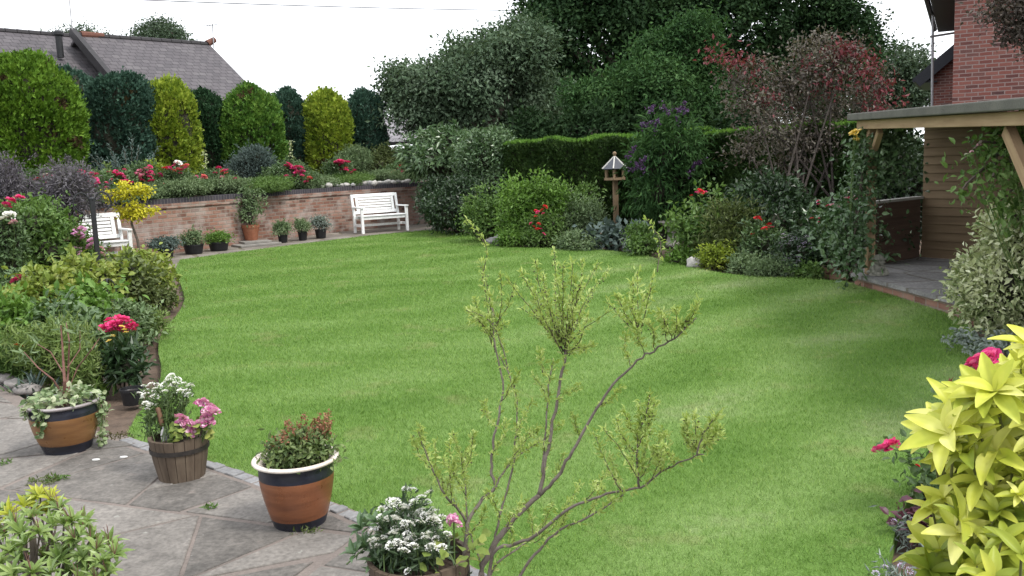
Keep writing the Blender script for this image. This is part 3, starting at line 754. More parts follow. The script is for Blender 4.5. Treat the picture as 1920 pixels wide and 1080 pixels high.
C_BROWN = leafmat('browned_conifer', (.03, .028, .012), (.06, .045, .02), (.10, .065, .03), .7, .08, 3, .15, .4)
def conifer(px, w, top, off, m, label, seed, pw=2.6, flat=.55, spray=.13, base=.86, lean=0.0):
    rng = np.random.default_rng(seed)
    d = bank(px, off); zb = ZW + .02 * off
    p, W_, H_, d = place(px, w, top, d=d, zb=zb); H_ -= .30; W_ *= .96
    t = thing('clipped_conifer', label, 'conifer', p, 0, 'clipped conifers behind the raised bed')
    Rm = W_ / 2
    def prof(u):      # radius of the outline at height u in 0..1
        return Rm * np.where(u < flat, base + (1 - base) * np.sin(np.clip(u / flat, 0, 1) * np.pi / 2), np.power(np.clip(1 - ((np.clip(u, flat, 1) - flat) / (1 - flat)) ** pw, 0, 1), .62))
    n = int(min(46000, 4.2 * 2 * math.pi * Rm * H_ / (spray * spray * .28)))
    cl_ = n // 7
    u = rng.random(cl_) ** .9 * .995 + .004; a = rng.random(cl_) * 2 * np.pi
    q = prof(u); o_ = np.stack([np.cos(a), np.sin(a), np.clip((u - flat) * 2.4, -.1, 2)], 1); o_ = nrm(o_)
    C = np.stack([np.cos(a) * q, np.sin(a) * q, u * H_], 1)
    nz = fnoise(C * np.array([1, 1, .7]), 2.6, seed); nz2 = fnoise(C, .9, seed + 3)
    C = C + o_ * (nz * .17 + nz2 * .12 - .05 - .16 * rng.random(cl_) ** 2)[:, None]
    C[:, 0] += lean * u
    Pn = (C[:, None] + rng.normal(size=(cl_, 7, 3)) * spray * np.array([.42, .42, .5])).reshape(-1, 3); oo = np.repeat(o_, 7, 0)
    D = nrm(oo * .75 + np.array([0, 0, .75]) + rng.normal(size=Pn.shape) * .38)
    Nn = nrm(oo + rng.normal(size=Pn.shape) * .55)
    sz = spray * (.7 + .7 * rng.random(len(Pn))) * np.where(rng.random(len(Pn)) < .05, 1.45, 1)
    br = np.repeat(fnoise(C, 1.9, seed + 40) + .25 * (C[:, 2] < H_ * .25) > (.42 if m is C_LIME else .6), 7); mb = MB()
    for mk, k_ in ((~br, 0), (br, 1)):
        if mk.any(): V, Fc = leaves(T_SPRAY, Pn[mk] - oo[mk] * .05 * k_, D[mk], Nn[mk], sz[mk], sz[mk] * .62); mb.add(V, Fc, k_)
    mb.build('foliage', [m, C_BROWN], t)
    mb = MB(); us = np.linspace(0.02, .97, 14); mb.lathe([(float(prof(np.array(x))) * .84 + .001, float(x) * H_ * .97) for x in us], 20, wob=.05, cap1=True)  # dark core added inside the foliage so no light leaks through
    mb.tube([(0, 0, -.3), (0, 0, .3)], [.1, .09], 8)
    mb.build('trunk', [TWIG_SHADE], t)
    return t
conifer(66, 200, 84, 2.6, C_LIME, 'biggest yellowish green conifer, round topped, at the left end of the row', 1, 3.4, .6, .105, .9)
conifer(152, 105, 108, 4.6, C_BLUE, 'half hidden blue green conifer just behind the big lime one', 2, 3, .6, .10)
conifer(236, 122, 122, 3.2, C_BLUE, 'broad dark blue green conifer with a nearly flat top', 3, 5, .7, .10, .95)
conifer(322, 118, 132, 2.9, C_GOLD, 'golden conifer between two dark ones, broader than the other golden one', 4, 3.6, .58, .105, .92)
conifer(395, 84, 152, 3.6, C_DARK, 'slim dark green conifer between the wide golden and the mid green one', 5, 3.4, .62, .095)
conifer(478, 120, 140, 2.9, C_GREEN, 'mid green tapering conifer below the end of the bungalow roof', 6, 2.7, .45, .11, .95)
conifer(546, 80, 148, 3.5, C_BLUE, 'slim dark bluish conifer left of the slim golden one', 7, 3, .58, .095)
conifer(622, 90, 154, 2.8, C_GOLD, 'slim bright golden conifer between two dark blue ones', 8, 2.5, .5, .10, .93)
conifer(690, 76, 154, 3.2, C_BLUE, 'last dark conifer at the right end of the row', 9, 3, .58, .095)

# ------------------------------------------------------------------ trees
def tree(name, label, m, lobes, trunk, d, leaf=.11, asp=.5, nleaf=40000, rc=None, group=None, bark=None, tr=.22, per=10, seed=1, inner=.0, shell=.55, thin=1.0, tpl=None, droop=.15, rough=.22, limbs=True, cat='tree', depth_f=1.0, zb=0.0, stems=1, spread=.4):
    """lobes: (px, py, radius px[, nearer by metres]) as seen; the crown is built round, at its real size, d metres away"""
    rng = np.random.default_rng(seed)
    k = d / F; p0 = B(trunk, d, zb)
    t = thing(name, label, cat, p0, 0, group)
    lb = []
    for q in lobes:
        px, py, r_ = q[:3]; dd = d - (q[3] if len(q) > 3 else rng.uniform(-1, 1) * r_ * k * .8)
        c = P(px, py, dd) - p0; r3 = r_ * dd / F
        lb.append((c.x, c.y, c.z, r3, r3 * depth_f, r3 * (q[4] if len(q) > 4 else .85)))
    rc = rc or leaf * 2.2
    Pn, D, Nn, C = cloud(lb, int(nleaf / per), per, rc, rng, shell, .55, .3, droop, .6, rough, .9, .55)
    sz = leaf * (.6 + .8 * rng.random(len(Pn)))
    V, Fc = leaves(tpl or T_DIA, Pn, D, Nn, sz, sz * asp)
    mb = MB(); mb.add(V, Fc); mb.build('crown', [m], t)
    mb = MB(); rr = random.Random(seed)
    zc = min(q[2] for q in lb)
    big = sorted(lb, key=lambda q: -q[3])
    for s in range(stems):
        ox = (s - (stems - 1) / 2) * spread
        fork = Vector((ox * 2.2, rr.uniform(-.1, .1) * stems, max(.8, zc * (.75 if stems == 1 else .55))))
        mb.tube([(ox * .4, 0, -.2), (ox, 0, fork.z * .5), fork], [tr * 1.25, tr, tr * .8], 9)
        for j, q in enumerate(big):
            if stems > 1 and j % stems != s: continue
            e = Vector(q[:3]); mid = fork.lerp(e, .5) + Vector((rr.uniform(-.2, .2), rr.uniform(-.2, .2), .15)) * q[3] * .6
            mb.tube([fork, mid, e, e + Vector((rr.uniform(-.4, .4) * q[3], rr.uniform(-.4, .4) * q[3], q[5] * .7))], [tr * .6, tr * .4, tr * .25, tr * .06], 6)
            for b_ in range(5):
                dv = Vector(nrm(rng.normal(size=3))) * q[3] * .85
                mb.tube([e, e + dv * .5 + Vector((0, 0, .05)), e + dv], [tr * .2, tr * .12, tr * .03], 4)
    mb.build('trunk', [bark or BARK], t)
    return t
L_GREY = leafmat('grey_green_leaf', (.04, .07, .036), (.08, .125, .072), (.15, .2, .135), .7, .2, .8, .12, .5)
L_DEEP = leafmat('deep_green_leaf', (.011, .028, .010), (.022, .052, .018), (.045, .088, .03), .65, .15, .7, .12, .5)
L_MID = leafmat('mid_green_leaf', (.02, .055, .018), (.042, .098, .03), (.078, .15, .05), .65, .22, .9, .12, .5)
L_FAR = leafmat('far_green_leaf', (.035, .06, .035), (.06, .095, .055), (.10, .14, .085), .6, .2, .6, .25, .5)
L_BRONZE = leafmat('bronze_leaf', (.035, .03, .022), (.075, .06, .05), (.12, .10, .08), .5, .2, 1.4, .3, .5)
L_PLUM = leafmat('plum_leaf', (.05, .036, .03), (.09, .075, .06), (.15, .14, .11), .5, .25, 1.1, .35, .55)
L_RED = leafmat('crimson_leaf', (.09, .02, .024), (.16, .035, .045), (.24, .065, .075), .5, .3, 1.6, .3, .5)

tree('round_tree', 'round topped tree showing above the middle of the bungalow ridge', L_FAR, [(300, 72, 36), (268, 84, 28), (335, 88, 26), (305, 60, 24), (285, 66, 24), (325, 66, 22)], 302, 58, .16, nleaf=9000, seed=11)
tree('wispy_tree', 'wispy small tree peeping over the roof beside the aerial', L_FAR, [(160, 64, 20), (185, 70, 18), (118, 70, 20), (90, 76, 16), (205, 80, 12), (140, 72, 16)], 150, 60, .16, nleaf=2600, seed=12)
tree('grey_leaved_tree', 'broad pale grey green tree to the right of the conifers', L_GREY,
     [(960, 110, 66), (890, 150, 72), (815, 165, 62), (760, 185, 48), (970, 190, 70), (1000, 85, 44), (850, 215, 60), (920, 230, 70), (770, 150, 30), (735, 135, 16), (875, 105, 34), (790, 215, 44), (985, 250, 50), (930, 85, 36)], 900, 27.5, .135, .5, 60000, seed=13, rc=.26, droop=.3, rough=.36, shell=.7)
tree('dark_tree', 'largest dark tree towering over the middle of the garden', L_DEEP,
     [(1040, 60, 64), (1130, -20, 70), (1240, 30, 90), (1340, 10, 84), (1425, 10, 56), (1050, 170, 60), (1150, 215, 60), (1260, 130, 95), (1370, 130, 70), (1030, 110, 40), (1200, -60, 90), (1330, -80, 90), (1060, -20, 60), (1440, -30, 60), (1010, 20, 34), (1180, 115, 30), (1330, 210, 70), (1420, 200, 50), (1060, 240, 55), (1220, 240, 60), (1090, 30, 60), (1180, 60, 60), (1090, 140, 56), (1010, 150, 40), (1300, 60, 80), (1150, 165, 60)], 1240, 33, .165, .6, 105000, seed=14, tr=.4, rc=.36, rough=.24, shell=.8)
tree('feathery_tree', 'mid green tree with drooping sprays in front of the dark tree', L_MID,
     [(1150, 190, 52), (1230, 165, 62), (1290, 120, 54), (1200, 225, 56), (1310, 195, 54), (1110, 215, 34), (1260, 230, 56), (1335, 150, 34), (1240, 95, 40), (1300, 60, 36), (1090, 180, 24)], 1230, 25, .125, .42, 60000, seed=15, rc=.24, droop=.4)
tree('oak_tree', 'dark tree with bright sky gaps behind the purple tree', L_DEEP,
     [(1545, 30, 56), (1590, 60, 50), (1510, 80, 52), (1560, 110, 56), (1480, 130, 50), (1620, 95, 32), (1450, 80, 36), (1600, 140, 46), (1530, 170, 60), (1555, -20, 36), (1430, 150, 40)], 1540, 34, .15, .6, 40000, seed=16, tr=.3, rc=.32, rough=.28)
tree('far_tree', 'hazy green tree beside the brick house', L_FAR, [(1690, 125, 32), (1660, 150, 40), (1725, 145, 30), (1700, 180, 42), (1640, 190, 40), (1675, 100, 18), (1720, 105, 14), (1735, 190, 30), (1620, 150, 30)], 1690, 42, .18, .5, 14000, seed=17, rc=.4)

def plum():
    t = tree('purple_leaved_tree', 'many stemmed tree with dull purple foliage in front of the hedge', L_PLUM,
         [(1480, 165, 58), (1560, 130, 52), (1610, 200, 52), (1530, 215, 60), (1420, 200, 48), (1450, 250, 50), (1580, 265, 44), (1640, 150, 26), (1380, 150, 26), (1510, 280, 44), (1500, 100, 30), (1540, 80, 24), (1420, 130, 28), (1590, 90, 22), (1400, 280, 30), (1470, 310, 28), (1620, 250, 30)],
         1525, 14.3, .062, .5, 10500, seed=18, tr=.034, rc=.14, per=8, shell=.75, droop=.35, stems=5, spread=.14, rough=.3, bark=noisy('grey_bark', (.035, .028, .024), (.075, .062, .054), 12, .9, .4))
    rng = np.random.default_rng(4); p0 = t.location
    lb = []
    for px, py, r_ in ((1620, 130, 34), (1600, 105, 28), (1650, 165, 26), (1575, 95, 20), (1372, 115, 22), (1345, 105, 14), (1410, 130, 20), (1560, 160, 24), (1440, 190, 18), (1640, 215, 20), (1520, 120, 18)):
        c = P(px, py, 14.1) - p0; q = r_ * 14.1 / F; lb.append((c.x, c.y, c.z, q, q, q * .9))
    Pn, D, Nn, C = cloud(lb, 170, 8, .12, rng, .8, .4, .3, .4)
    sz = .075 * (.6 + .8 * rng.random(len(Pn))); V, Fc = leaves(T_DIA, Pn, D, Nn, sz, sz * .5)
    mb = MB(); mb.add(V, Fc); o = mb.build('foliage', [L_RED], t); o['label'] = 'patches of crimson leaves'
plum()

# ------------------------------------------------------------------ hedges
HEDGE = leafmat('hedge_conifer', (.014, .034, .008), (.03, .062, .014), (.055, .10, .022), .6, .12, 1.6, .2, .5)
HEDGE_T = leafmat('hedge_bright_top', (.06, .14, .02), (.10, .21, .03), (.15, .27, .05), .6, .25, 2, .2, .4)  # brighter green for the sprays on top
def hedge(label, pa, pb, th, h, seed, n=26000, leaf=.10):
    rng = np.random.default_rng(seed); a, b = Vector(pa), Vector(pb); u = (b - a); L = u.length; u.normalize(); nn = Vector((u.y, -u.x, 0))
    t = thing('conifer_hedge', label, 'hedge', a, math.atan2(u.y, u.x), None)
    # local x along, -y towards the garden
    def pts(n, face):
        s = rng.random(n) * L; z = rng.random(n) * h; y = np.zeros(n)
        o = np.zeros((n, 3))
        if face == 'f': y[:] = -th / 2; o[:, 1] = -1
        elif face == 'b': y[:] = th / 2; o[:, 1] = 1
        elif face == 't': y = (rng.random(n) - .5) * th; z[:] = h; o[:, 2] = 1
        else: y = (rng.random(n) - .5) * th; s = np.where(rng.random(n) < .5, 0, L); o[:, 0] = np.where(s > 0, 1, -1)
        return np.stack([s, y, z], 1), o
    mb = MB(); tot = L * h * 2 + L * th + 2 * th * h
    for face, ar in (('f', L * h * 1.5), ('b', L * h * .5), ('t', L * th), ('e', 2 * th * h)):
        C, o = pts(int(n * ar / tot), face); C = C + o * (fnoise(C, 1.6, seed)[:, None] * .14 - .06 * rng.random((len(C), 1)))
        D = nrm(o * .6 + np.array([0, 0, .7]) + rng.normal(size=C.shape) * .4); Nn = nrm(o + rng.normal(size=C.shape) * .6)
        sz = leaf * (.6 + .8 * rng.random(len(C))); V, Fc = leaves(T_SPRAY, C, D, Nn, sz, sz * .6); mb.add(V, Fc)
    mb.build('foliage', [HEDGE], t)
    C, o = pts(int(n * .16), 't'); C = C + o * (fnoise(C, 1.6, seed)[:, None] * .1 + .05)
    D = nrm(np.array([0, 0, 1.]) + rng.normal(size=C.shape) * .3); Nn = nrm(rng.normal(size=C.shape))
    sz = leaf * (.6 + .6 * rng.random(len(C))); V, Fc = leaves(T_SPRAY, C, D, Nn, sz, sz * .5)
    mb2 = MB(); mb2.add(V, Fc); o2 = mb2.build('foliage', [HEDGE_T], t); o2['label'] = 'bright green sprays on the top'
    mb3 = MB(); mb3.box((L / 2, 0, h * .48), (L - .3, th * .72, h * .92)); mb3.build('stem', [TWIG_SHADE], t)  # dark box added within the hedge to block light, not a real stem
hA, hB = B(970, 21.5, 0), B(1345, 18.2, 0)
hedge('flat topped clipped hedge behind the bird table', hA, hB, .9, 1.96, 21)
hedge('clipped hedge behind the purple tree, bright along its top', B(1335, 18.4, 0), B(1668, 13.9, 0), .9, 1.93, 22)

# ------------------------------------------------------------------ brick house on the right
NEW_BRICK = brickmat('house_brick', [(.06, .033, .034), (.14, .052, .045), (.18, .066, .054), (.21, .085, .07), (.085, .048, .046)], (.25, .185, .17), .232, .077, .011, stain=(.22, .10, .08), stain_amt=.3)
BLACKWOOD = noisy('black_paint', (.012, .013, .018), (.022, .024, .032), 6, .45, .1)
hs = thing('brick_house', 'red brick house gable with black bargeboards above the garden shelter', 'house', (0, 0, 0))
q0 = B(1779, 18.5, 0); hu = Vector((.894, -.447)); hn = Vector((-hu.y, hu.x))     # along the gable wall, and away from us
def wallbox(name, o2, u, L, z0, z1, deep, m, parent):
    """a wall with its return: brick uv in metres"""
    n_ = Vector((-u.y, u.x)); V = []; uv = []; fs = []
    A, Bc, Cc, Dc = o2, o2 + u * L, o2 + u * L + n_ * deep, o2 + n_ * deep
    def q(a, b, s0, s1):
        k = len(V); V.extend([(a.x, a.y, z0), (b.x, b.y, z0), (b.x, b.y, z1), (a.x, a.y, z1)]); fs.append((k, k + 1, k + 2, k + 3)); uv.extend([(s0, z0), (s1, z0), (s1, z1), (s0, z1)])
    q(A, Bc, 0, L); q(Bc, Cc, L, L + deep); q(Cc, Dc, 0, L); q(Dc, A, -deep, 0)
    mb = MB(); mb.add(V, np.array(fs)); return mb.build(name, [m], parent, uv=uv)
o2 = Vector((q0.x, q0.y))
wallbox('wall', o2, hu, 7.0, -.1, 5.2, 7.0, NEW_BRICK, hs)
# gable triangle
ap = o2 + hu * 3.5
V = [(o2.x, o2.y, 5.2), ((o2 + hu * 7).x, (o2 + hu * 7).y, 5.2), (ap.x, ap.y, 8.0)]
mb = MB(); mb.add(V, np.array([(0, 1, 2)])); mb.build('wall', [NEW_BRICK], hs, uv=[(0, 5.2), (7, 5.2), (3.5, 8.0)])
def v3(p2, z): return Vector((p2.x, p2.y, z))
ZE = 4.62
def roof_pair(name, oo, u, span, ze, za, deep, over, parent, eave=.55):
    n_ = Vector((-u.y, u.x)); aL = oo + u * (span / 2); sl_ = (za - ze) / (span / 2 + eave)
    for sgn in (-1, 1):
        e = oo - u * eave if sgn < 0 else oo + u * (span + eave)
        ridge0, ridge1 = v3(aL - n_ * over, za), v3(aL + n_ * (deep + over), za)
        e0, e1 = v3(e - n_ * over, ze), v3(e + n_ * (deep + over), ze)
        if sgn < 0: roofquad(name, ridge1, ridge0, e0, e1, ROOF_T, parent, .14)
        else: roofquad(name, ridge0, ridge1, e1, e0, ROOF_T, parent, .14)
        mb = MB(); dn = Vector((0, 0, .17)); mb.bar(e0 - dn, ridge0 - dn, .05, .30); mb.build('bargeboard', [BLACKWOOD], parent)
        mb = MB(); mb.bar(v3(e + u * (.28 if sgn < 0 else -.28) - n_ * (over - .05), ze - .16), v3(e + u * (.28 if sgn < 0 else -.28) + n_ * deep, ze - .16), .5, .04); mb.build('soffit', [BLACKWOOD], parent)
        mb = MB(); mb.tube([v3(e - u * .05 * (-sgn) - n_ * over, ze - .1), v3(e - u * .05 * (-sgn) + n_ * deep, ze - .1)], .06, 8); mb.build('gutter', [BLACKWOOD], parent)
roof_pair('roof', o2, hu, 7.0, 4.76, 8.5, 7.0, .25, hs, .5)
# lower wing set back to the left
o3 = Vector((B(1742, 26.5, 0).x, B(1742, 26.5, 0).y))
wallbox('wall', o3, hu, 5.0, -.1, 3.75, 4.0, NEW_BRICK, hs)
V = [v3(o3, 3.75), v3(o3 + hu * 5, 3.75), v3(o3 + hu * 2.5, 6.0)]
mb = MB(); mb.add([tuple(p) for p in V], np.array([(0, 1, 2)])); mb.build('wall', [NEW_BRICK], hs, uv=[(0, 3.75), (5, 3.75), (2.5, 6.0)])
roof_pair('roof', o3, hu, 5.0, 3.55, 6.0, 4.0, .25, hs, .4)
mb = MB(); a = P(1750, -60, 21); b = P(1750, 108, 21); mb.tube([a, b + Vector((0, 0, -1.2))], .03, 8); mb.bar(P(1744, 69, 21), P(1800, 60, 21), .05, .05); mb.build('pole', [GALV], hs)

# ------------------------------------------------------------------ garden shelter
WOOD_L = woodmat('new_timber', (.20, .13, .075), (.30, .205, .12), (.38, .275, .165), 'X')
WOOD_V = woodmat('post_timber', (.20, .13, .075), (.30, .205, .12), (.38, .275, .165), 'Z')
WOOD_D = woodmat('shed_boards', (.10, .068, .04), (.15, .105, .062), (.20, .145, .088), 'X', .8)
WOOD_DK = woodmat('low_wall_boards', (.045, .028, .02), (.075, .048, .034), (.10, .066, .046), 'X', .8)
FELT = noisy('roof_felt', (.07, .07, .062), (.125, .122, .105), 5, .9, .5, fine=90)
PL_BRICK = brickmat('plinth_brick', [(.13, .07, .05), (.22, .11, .08), (.27, .15, .11), (.34, .22, .17)], (.26, .2, .16), .225, .078, .012, stain=(.33, .25, .2), stain_amt=.4)
ZF = .14
pv = thing('garden_shelter', 'open timber garden shelter with boarded walls and flat felt roof', 'shelter', (0, 0, 0))
fc = [Vector(g2(1595, 512.5, ZF)), Vector(g2(1634, 498, ZF)), Vector(g2(1722, 482, ZF))]
fc_front = Vector(g2(1810, 568, ZF))
d_front = (fc_front - fc[0]).normalized()
hw = (fc[2] - fc[1]).normalized(); bw = Vector((hw.y, -hw.x))
f_end = fc[0] + d_front * 4.6
bk_end = fc[2] + bw * 3.4
floor_poly = [tuple(fc[0]), tuple(f_end), tuple(f_end + Vector((3.4, 0))), tuple(bk_end), tuple(fc[2]), tuple(fc[1])]
o = sheet('floor', floor_poly, ZF, stonemat('shelter_flags', ((.12, .118, .115), (.2, .195, .19), (.3, .29, .28)), (.13, .12, .1), 1.7, .02, False), .045)
del o['kind']; o.parent = pv
line = [fc[1], fc[0], f_end]
line = [Vector(p) for p in line]
inn = [Vector((p.x + .05, p.y + (-.03 if i == 0 else 0))) for i, p in enumerate(line)]
V = []; uv = []; fs = []; s = 0
for a, b in zip(inn[:-1], inn[1:]):
    L = (b - a).length; k = len(V)
    V += [(a.x, a.y, -.12), (b.x, b.y, -.12), (b.x, b.y, ZF - .045), (a.x, a.y, ZF - .045)]; fs.append((k, k + 1, k + 2, k + 3)); uv += [(s, -.12), (s + L, -.12), (s + L, ZF - .045), (s, ZF - .045)]; s += L
mb = MB(); mb.add(V, np.array(fs)); mb.build('plinth', [PL_BRICK], pv, uv=uv)
def boards(name, a, b, z0, z1, bh, th, m, parent, cap=None, loc=True):
    """overlapping horizontal boards between two ground points"""
    a, b = Vector(a), Vector(b); u = (b - a); L = u.length; u.normalize(); e = thing if False else None
    mb = MB(); n = int(round((z1 - z0) / bh)); bh = (z1 - z0) / n
    for j in range(n):
        M = Matrix.Rotation(R(-9), 3, 'X'); mb.box((L / 2, 0, z0 + (j + .5) * bh), (L, th, bh * 1.06), M)
    o = mb.build(name, [m], parent, bevel=.003); o.location = (a.x, a.y, 0); o.rotation_euler = (0, 0, math.atan2(u.y, u.x))
    if cap:
        mb = MB(); mb.box((L / 2, 0, z1 + .02), (L + .03, .10, .035)); c = mb.build('wall_cap', [cap], parent, bevel=.004); c.location = o.location; c.rotation_euler = o.rotation_euler
    return o
GREYWOOD = woodmat('grey_cap_timber', (.22, .21, .19), (.32, .31, .28), (.4, .39, .36), 'X')
boards('half_wall', fc[1] + hw * .02, fc[2], ZF + .004, .92, .095, .028, WOOD_DK, pv, cap=GREYWOOD)
boards('back_wall', fc[2] + bw * .03 + hw * .03, bk_end, ZF + .004, 1.93, .115, .026, WOOD_D, pv)
# beam, post, braces, roof
bl, br = P(1612, 232, 10.75), P(1925, 194, 6.2)
zb = 1.855
bl = Vector((bl.x, bl.y, zb + .045)); br = Vector((br.x, br.y, zb - .06))
bd = (br - bl).normalized(); pn = Vector((bd.y, -bd.x, 0))        # pn points to the garden side or its opposite
if pn.x > 0: pn = -pn
def lbar(name, a, b, wd, th, m, up=(0, 0, 1)):
    a, b = Vector(a), Vector(b); u = (b - a); L = u.length; mb = MB(); mb.box((L / 2, 0, 0), (L, wd, th))
    o = mb.build(name, [m], pv, bevel=.005); x = u.normalized(); y = Vector(up).cross(x).normalized(); z = x.cross(y)
    o.matrix_local = Matrix(((x.x, y.x, z.x, a.x), (x.y, y.y, z.y, a.y), (x.z, y.z, z.z, a.z), (0, 0, 0, 1))); return o
lbar('beam', bl, br + bd * 1.5, .07, .10, WOOD_L)
pl = bl + bd * .22 - pn * .085; pr = br + bd * .14 - pn * .085
for p in (pl, pr):
    mb = MB(); mb.box((0, 0, (p.z + .04 + ZF) / 2), (.09, .09, p.z + .04 - ZF)); o = mb.build('post', [WOOD_V], pv, bevel=.005); o.location = (p.x, p.y, .0)
lbar('brace', pl + bd * .04 + Vector((0, 0, -.36)), pl + bd * .36 + Vector((0, 0, -.08)), .06, .08, WOOD_L)
lbar('brace', pr - bd * .04 + Vector((0, 0, -.62)), pr - bd * .66 + Vector((0, 0, -.08)), .07, .10, WOOD_L)
# roof: a thick felted slab over the whole shelter, falling slightly to the garden
r1, r2 = bl - bd * .12 + pn * .12, br + bd * 2 + pn * .12
r3, r4 = Vector((fc[2].x, fc[2].y, 0)) + Vector((1.6, -3.5, 0)), Vector((fc[2].x, fc[2].y, 0)) + Vector((.15, .25, 0))
r1.z = bl.z + .052; r2.z = br.z + .052 + (br.z - bl.z) * .42
top = [r1, r2, Vector((r3.x + 1.2, r3.y - 2.5, zb + .10)), Vector((r3.x + .9, r3.y + 2.5, zb + .3)), Vector((r4.x, r4.y, zb + .08))]
tp = [tuple(p + Vector((0, 0, .085))) for p in top]; bt = [tuple(p - Vector((0, 0, -.003))) for p in top]; n = len(top)
mb = MB(); mb.add(tp + bt, [tuple(range(n)), tuple(range(2 * n - 1, n - 1, -1))] + [(i, n + i, n + (i + 1) % n, (i + 1) % n) for i in range(n)])
mb.build('roof', [FELT], pv, bevel=.012)

# ------------------------------------------------------------------ benches
WHITE = noisy('white_paint', (.62, .63, .62), (.76, .77, .76), 4, .5, .12, c3=(.80, .81, .80), fine=30, spec=.4)
def bench(label, fl, fr):
    fl, fr = Vector(fl), Vector(fr); u = fr - fl; W_ = u.length + .06; c = (fl + fr) / 2
    t = thing('garden_bench', label, 'bench', (c.x, c.y, -.01), math.atan2(u.y, u.x), 'white garden benches by the wall')
    D_ = .56; x0 = W_ / 2 - .03
    def part(name, mb): return mb.build(name, [WHITE], t, bevel=.005)
    for s in (-1, 1):
        mb = MB(); mb.box((s * x0, 0, .31), (.065, .065, .62)); part('leg', mb)
        mb = MB(); mb.bar((s * x0, D_, 0), (s * x0, D_, .42), .06, .06, up=(0, 1, 0)); mb.bar((s * x0, D_, .415), (s * x0, D_ + .13, .95), .06, .055, up=(0, 1, 0)); part('leg', mb)
        mb = MB(); mb.box((s * x0, .27, .637), (.085, .66, .032)); part('armrest', mb)
        mb = MB(); mb.box((s * x0, D_ / 2, .19), (.035, D_ - .066, .06)); part('stretcher', mb)
    mb = MB(); mb.box((0, D_ / 2, .19), (W_ - .1, .05, .06)); part('stretcher', mb)
    mb = MB()
    for j in range(6): mb.box((0, .0 + j * .092, .428 - .012 * (j > 3)), (W_ - .135 if j in (0, 5) else W_ - .05, .078, .024))
    mb.box((0, .0, .375), (W_ - .135, .03, .075)); mb.box((0, D_ - .03, .375), (W_ - .13, .03, .075)); part('seat', mb)
    mb = MB(); tl = math.atan2(.13, .535); M = Matrix.Rotation(-tl, 3, 'X')
    def at_(z): return (0, D_ + .13 * (z - .415) / .535 - .012, z)
    mb.box(at_(.915), (W_ - .125, .032, .085), M)
    mb.box(at_(.50), (W_ - .125, .032, .075), M)
    for s in (-1, 1):
        q = at_(.70); mb.box((s * (x0 - .115), q[1], q[2]), (.07, .026, .345), M)
    for j in range(5):
        q = at_(.572 + j * .066); mb.box((0, q[1], q[2]), (W_ - .375, .02, .05), M)
    part('backrest', mb)
    return t
bench('white slatted garden bench standing clear against the brick wall', G(681, 438), G(764, 431.5))
bl2 = G(248, 492); dirb = (G(764, 431.5) - G(681, 438)).normalized()
dirb = Vector((.78, .62, 0)).normalized()
bench('white slatted garden bench half hidden behind the black hanging post', bl2 - dirb * 1.28, bl2)

# ------------------------------------------------------------------ pots along the wall
POTBLK = noisy('black_plastic', (.008, .008, .009), (.018, .018, .02), 8, .45, .1)
COMPOST = noisy('compost', (.022, .015, .011), (.06, .042, .032), 14, .95, 1, fine=60)
SLABM = noisy('stone_slab', (.13, .125, .115), (.26, .245, .22), 5, .88, .5)
def simple_pot(name, label, cat, px, base, w, h, m, group=None, flare=.78, rimh=.03, zb=0.0, sq=1.0):
    p = G(px, base, zb); k = depth(p) / F; r_ = w * k / 2; hh = h * k / math.cos(.1)
    t = thing(name, label, cat, p, .6, group)
    mb = MB(); mb.lathe([(r_ * flare * .2, .004), (r_ * flare, 0), (r_ * .96, hh - rimh), (r_ * .92, hh - rimh), (r_ * .84, hh - .03), (r_ * .1, hh - .035)], 28); o = mb.build('body', [m], t, smooth=False)
    mb = MB(); mb.lathe([(r_ * .94, hh - rimh), (r_ * 1.0, hh - rimh), (r_ * 1.0, hh), (r_ * .9, hh), (r_ * .88, hh - rimh)], 28); mb.build('rim', [m], t)
    mb = MB(); mb.lathe([(r_ * .9, hh - .035), (r_ * .4, hh - .02), (.001, hh - .018)], 20); mb.build('compost', [COMPOST], t)
    if sq != 1: t.scale = (1, sq, 1)
    return t, p + Vector((0, 0, hh - .03)), r_, hh
# slabs under the terracotta pot
sp = G(478, 459); ang = math.atan2(dirb.y, dirb.x)
t = tag((lambda mb: (mb.box((0, 0, .02), (.95, .55, .045)), mb.build('stone_slab', [SLABM], bevel=.006))[1])(MB()), 'larger flat stone slab lying on the paving by the lawn edge', 'slab'); t.location = (sp.x + .05, sp.y - .05, -.008); t.rotation_euler = (0, 0, ang)
t = tag((lambda mb: (mb.box((0, 0, .022), (.62, .45, .045)), mb.build('stone_slab', [SLABM], bevel=.006))[1])(MB()), 'smaller slab directly under the terracotta pot', 'slab'); t.location = (sp.x - .02, sp.y + .12, .037); t.rotation_euler = (0, 0, ang - .1)
PG = 'pots along the brick wall'
_, pterra, rter, _ = simple_pot('plant_pot', 'orange terracotta pot on a stone slab', 'pot', 472, 452, 33, 31, TERRA, PG, .66, .07, .06)
_, ptr1, r1_, _ = simple_pot('planter', 'low wide black planter farthest left along the wall', 'planter', 364, 475, 37, 17, POTBLK, PG, .82, .03)
_, ptr2, r2_, _ = simple_pot('planter', 'low wide black planter beside the stone slab', 'planter', 411, 469, 38, 16, POTBLK, PG, .82, .03)
_, pb1, rb1, _ = simple_pot('plant_pot', 'small black pot nearest to the terracotta pot', 'pot', 531, 454, 19, 15, POTBLK, PG, .8, .02)
_, pb2, rb2, _ = simple_pot('plant_pot', 'middle one of three small black pots', 'pot', 568, 450, 18, 17, POTBLK, PG, .8, .02)
_, pb3, rb3, _ = simple_pot('plant_pot', 'small black pot nearest to the clear standing bench', 'pot', 602, 446, 22, 16, POTBLK, PG, .8, .02)
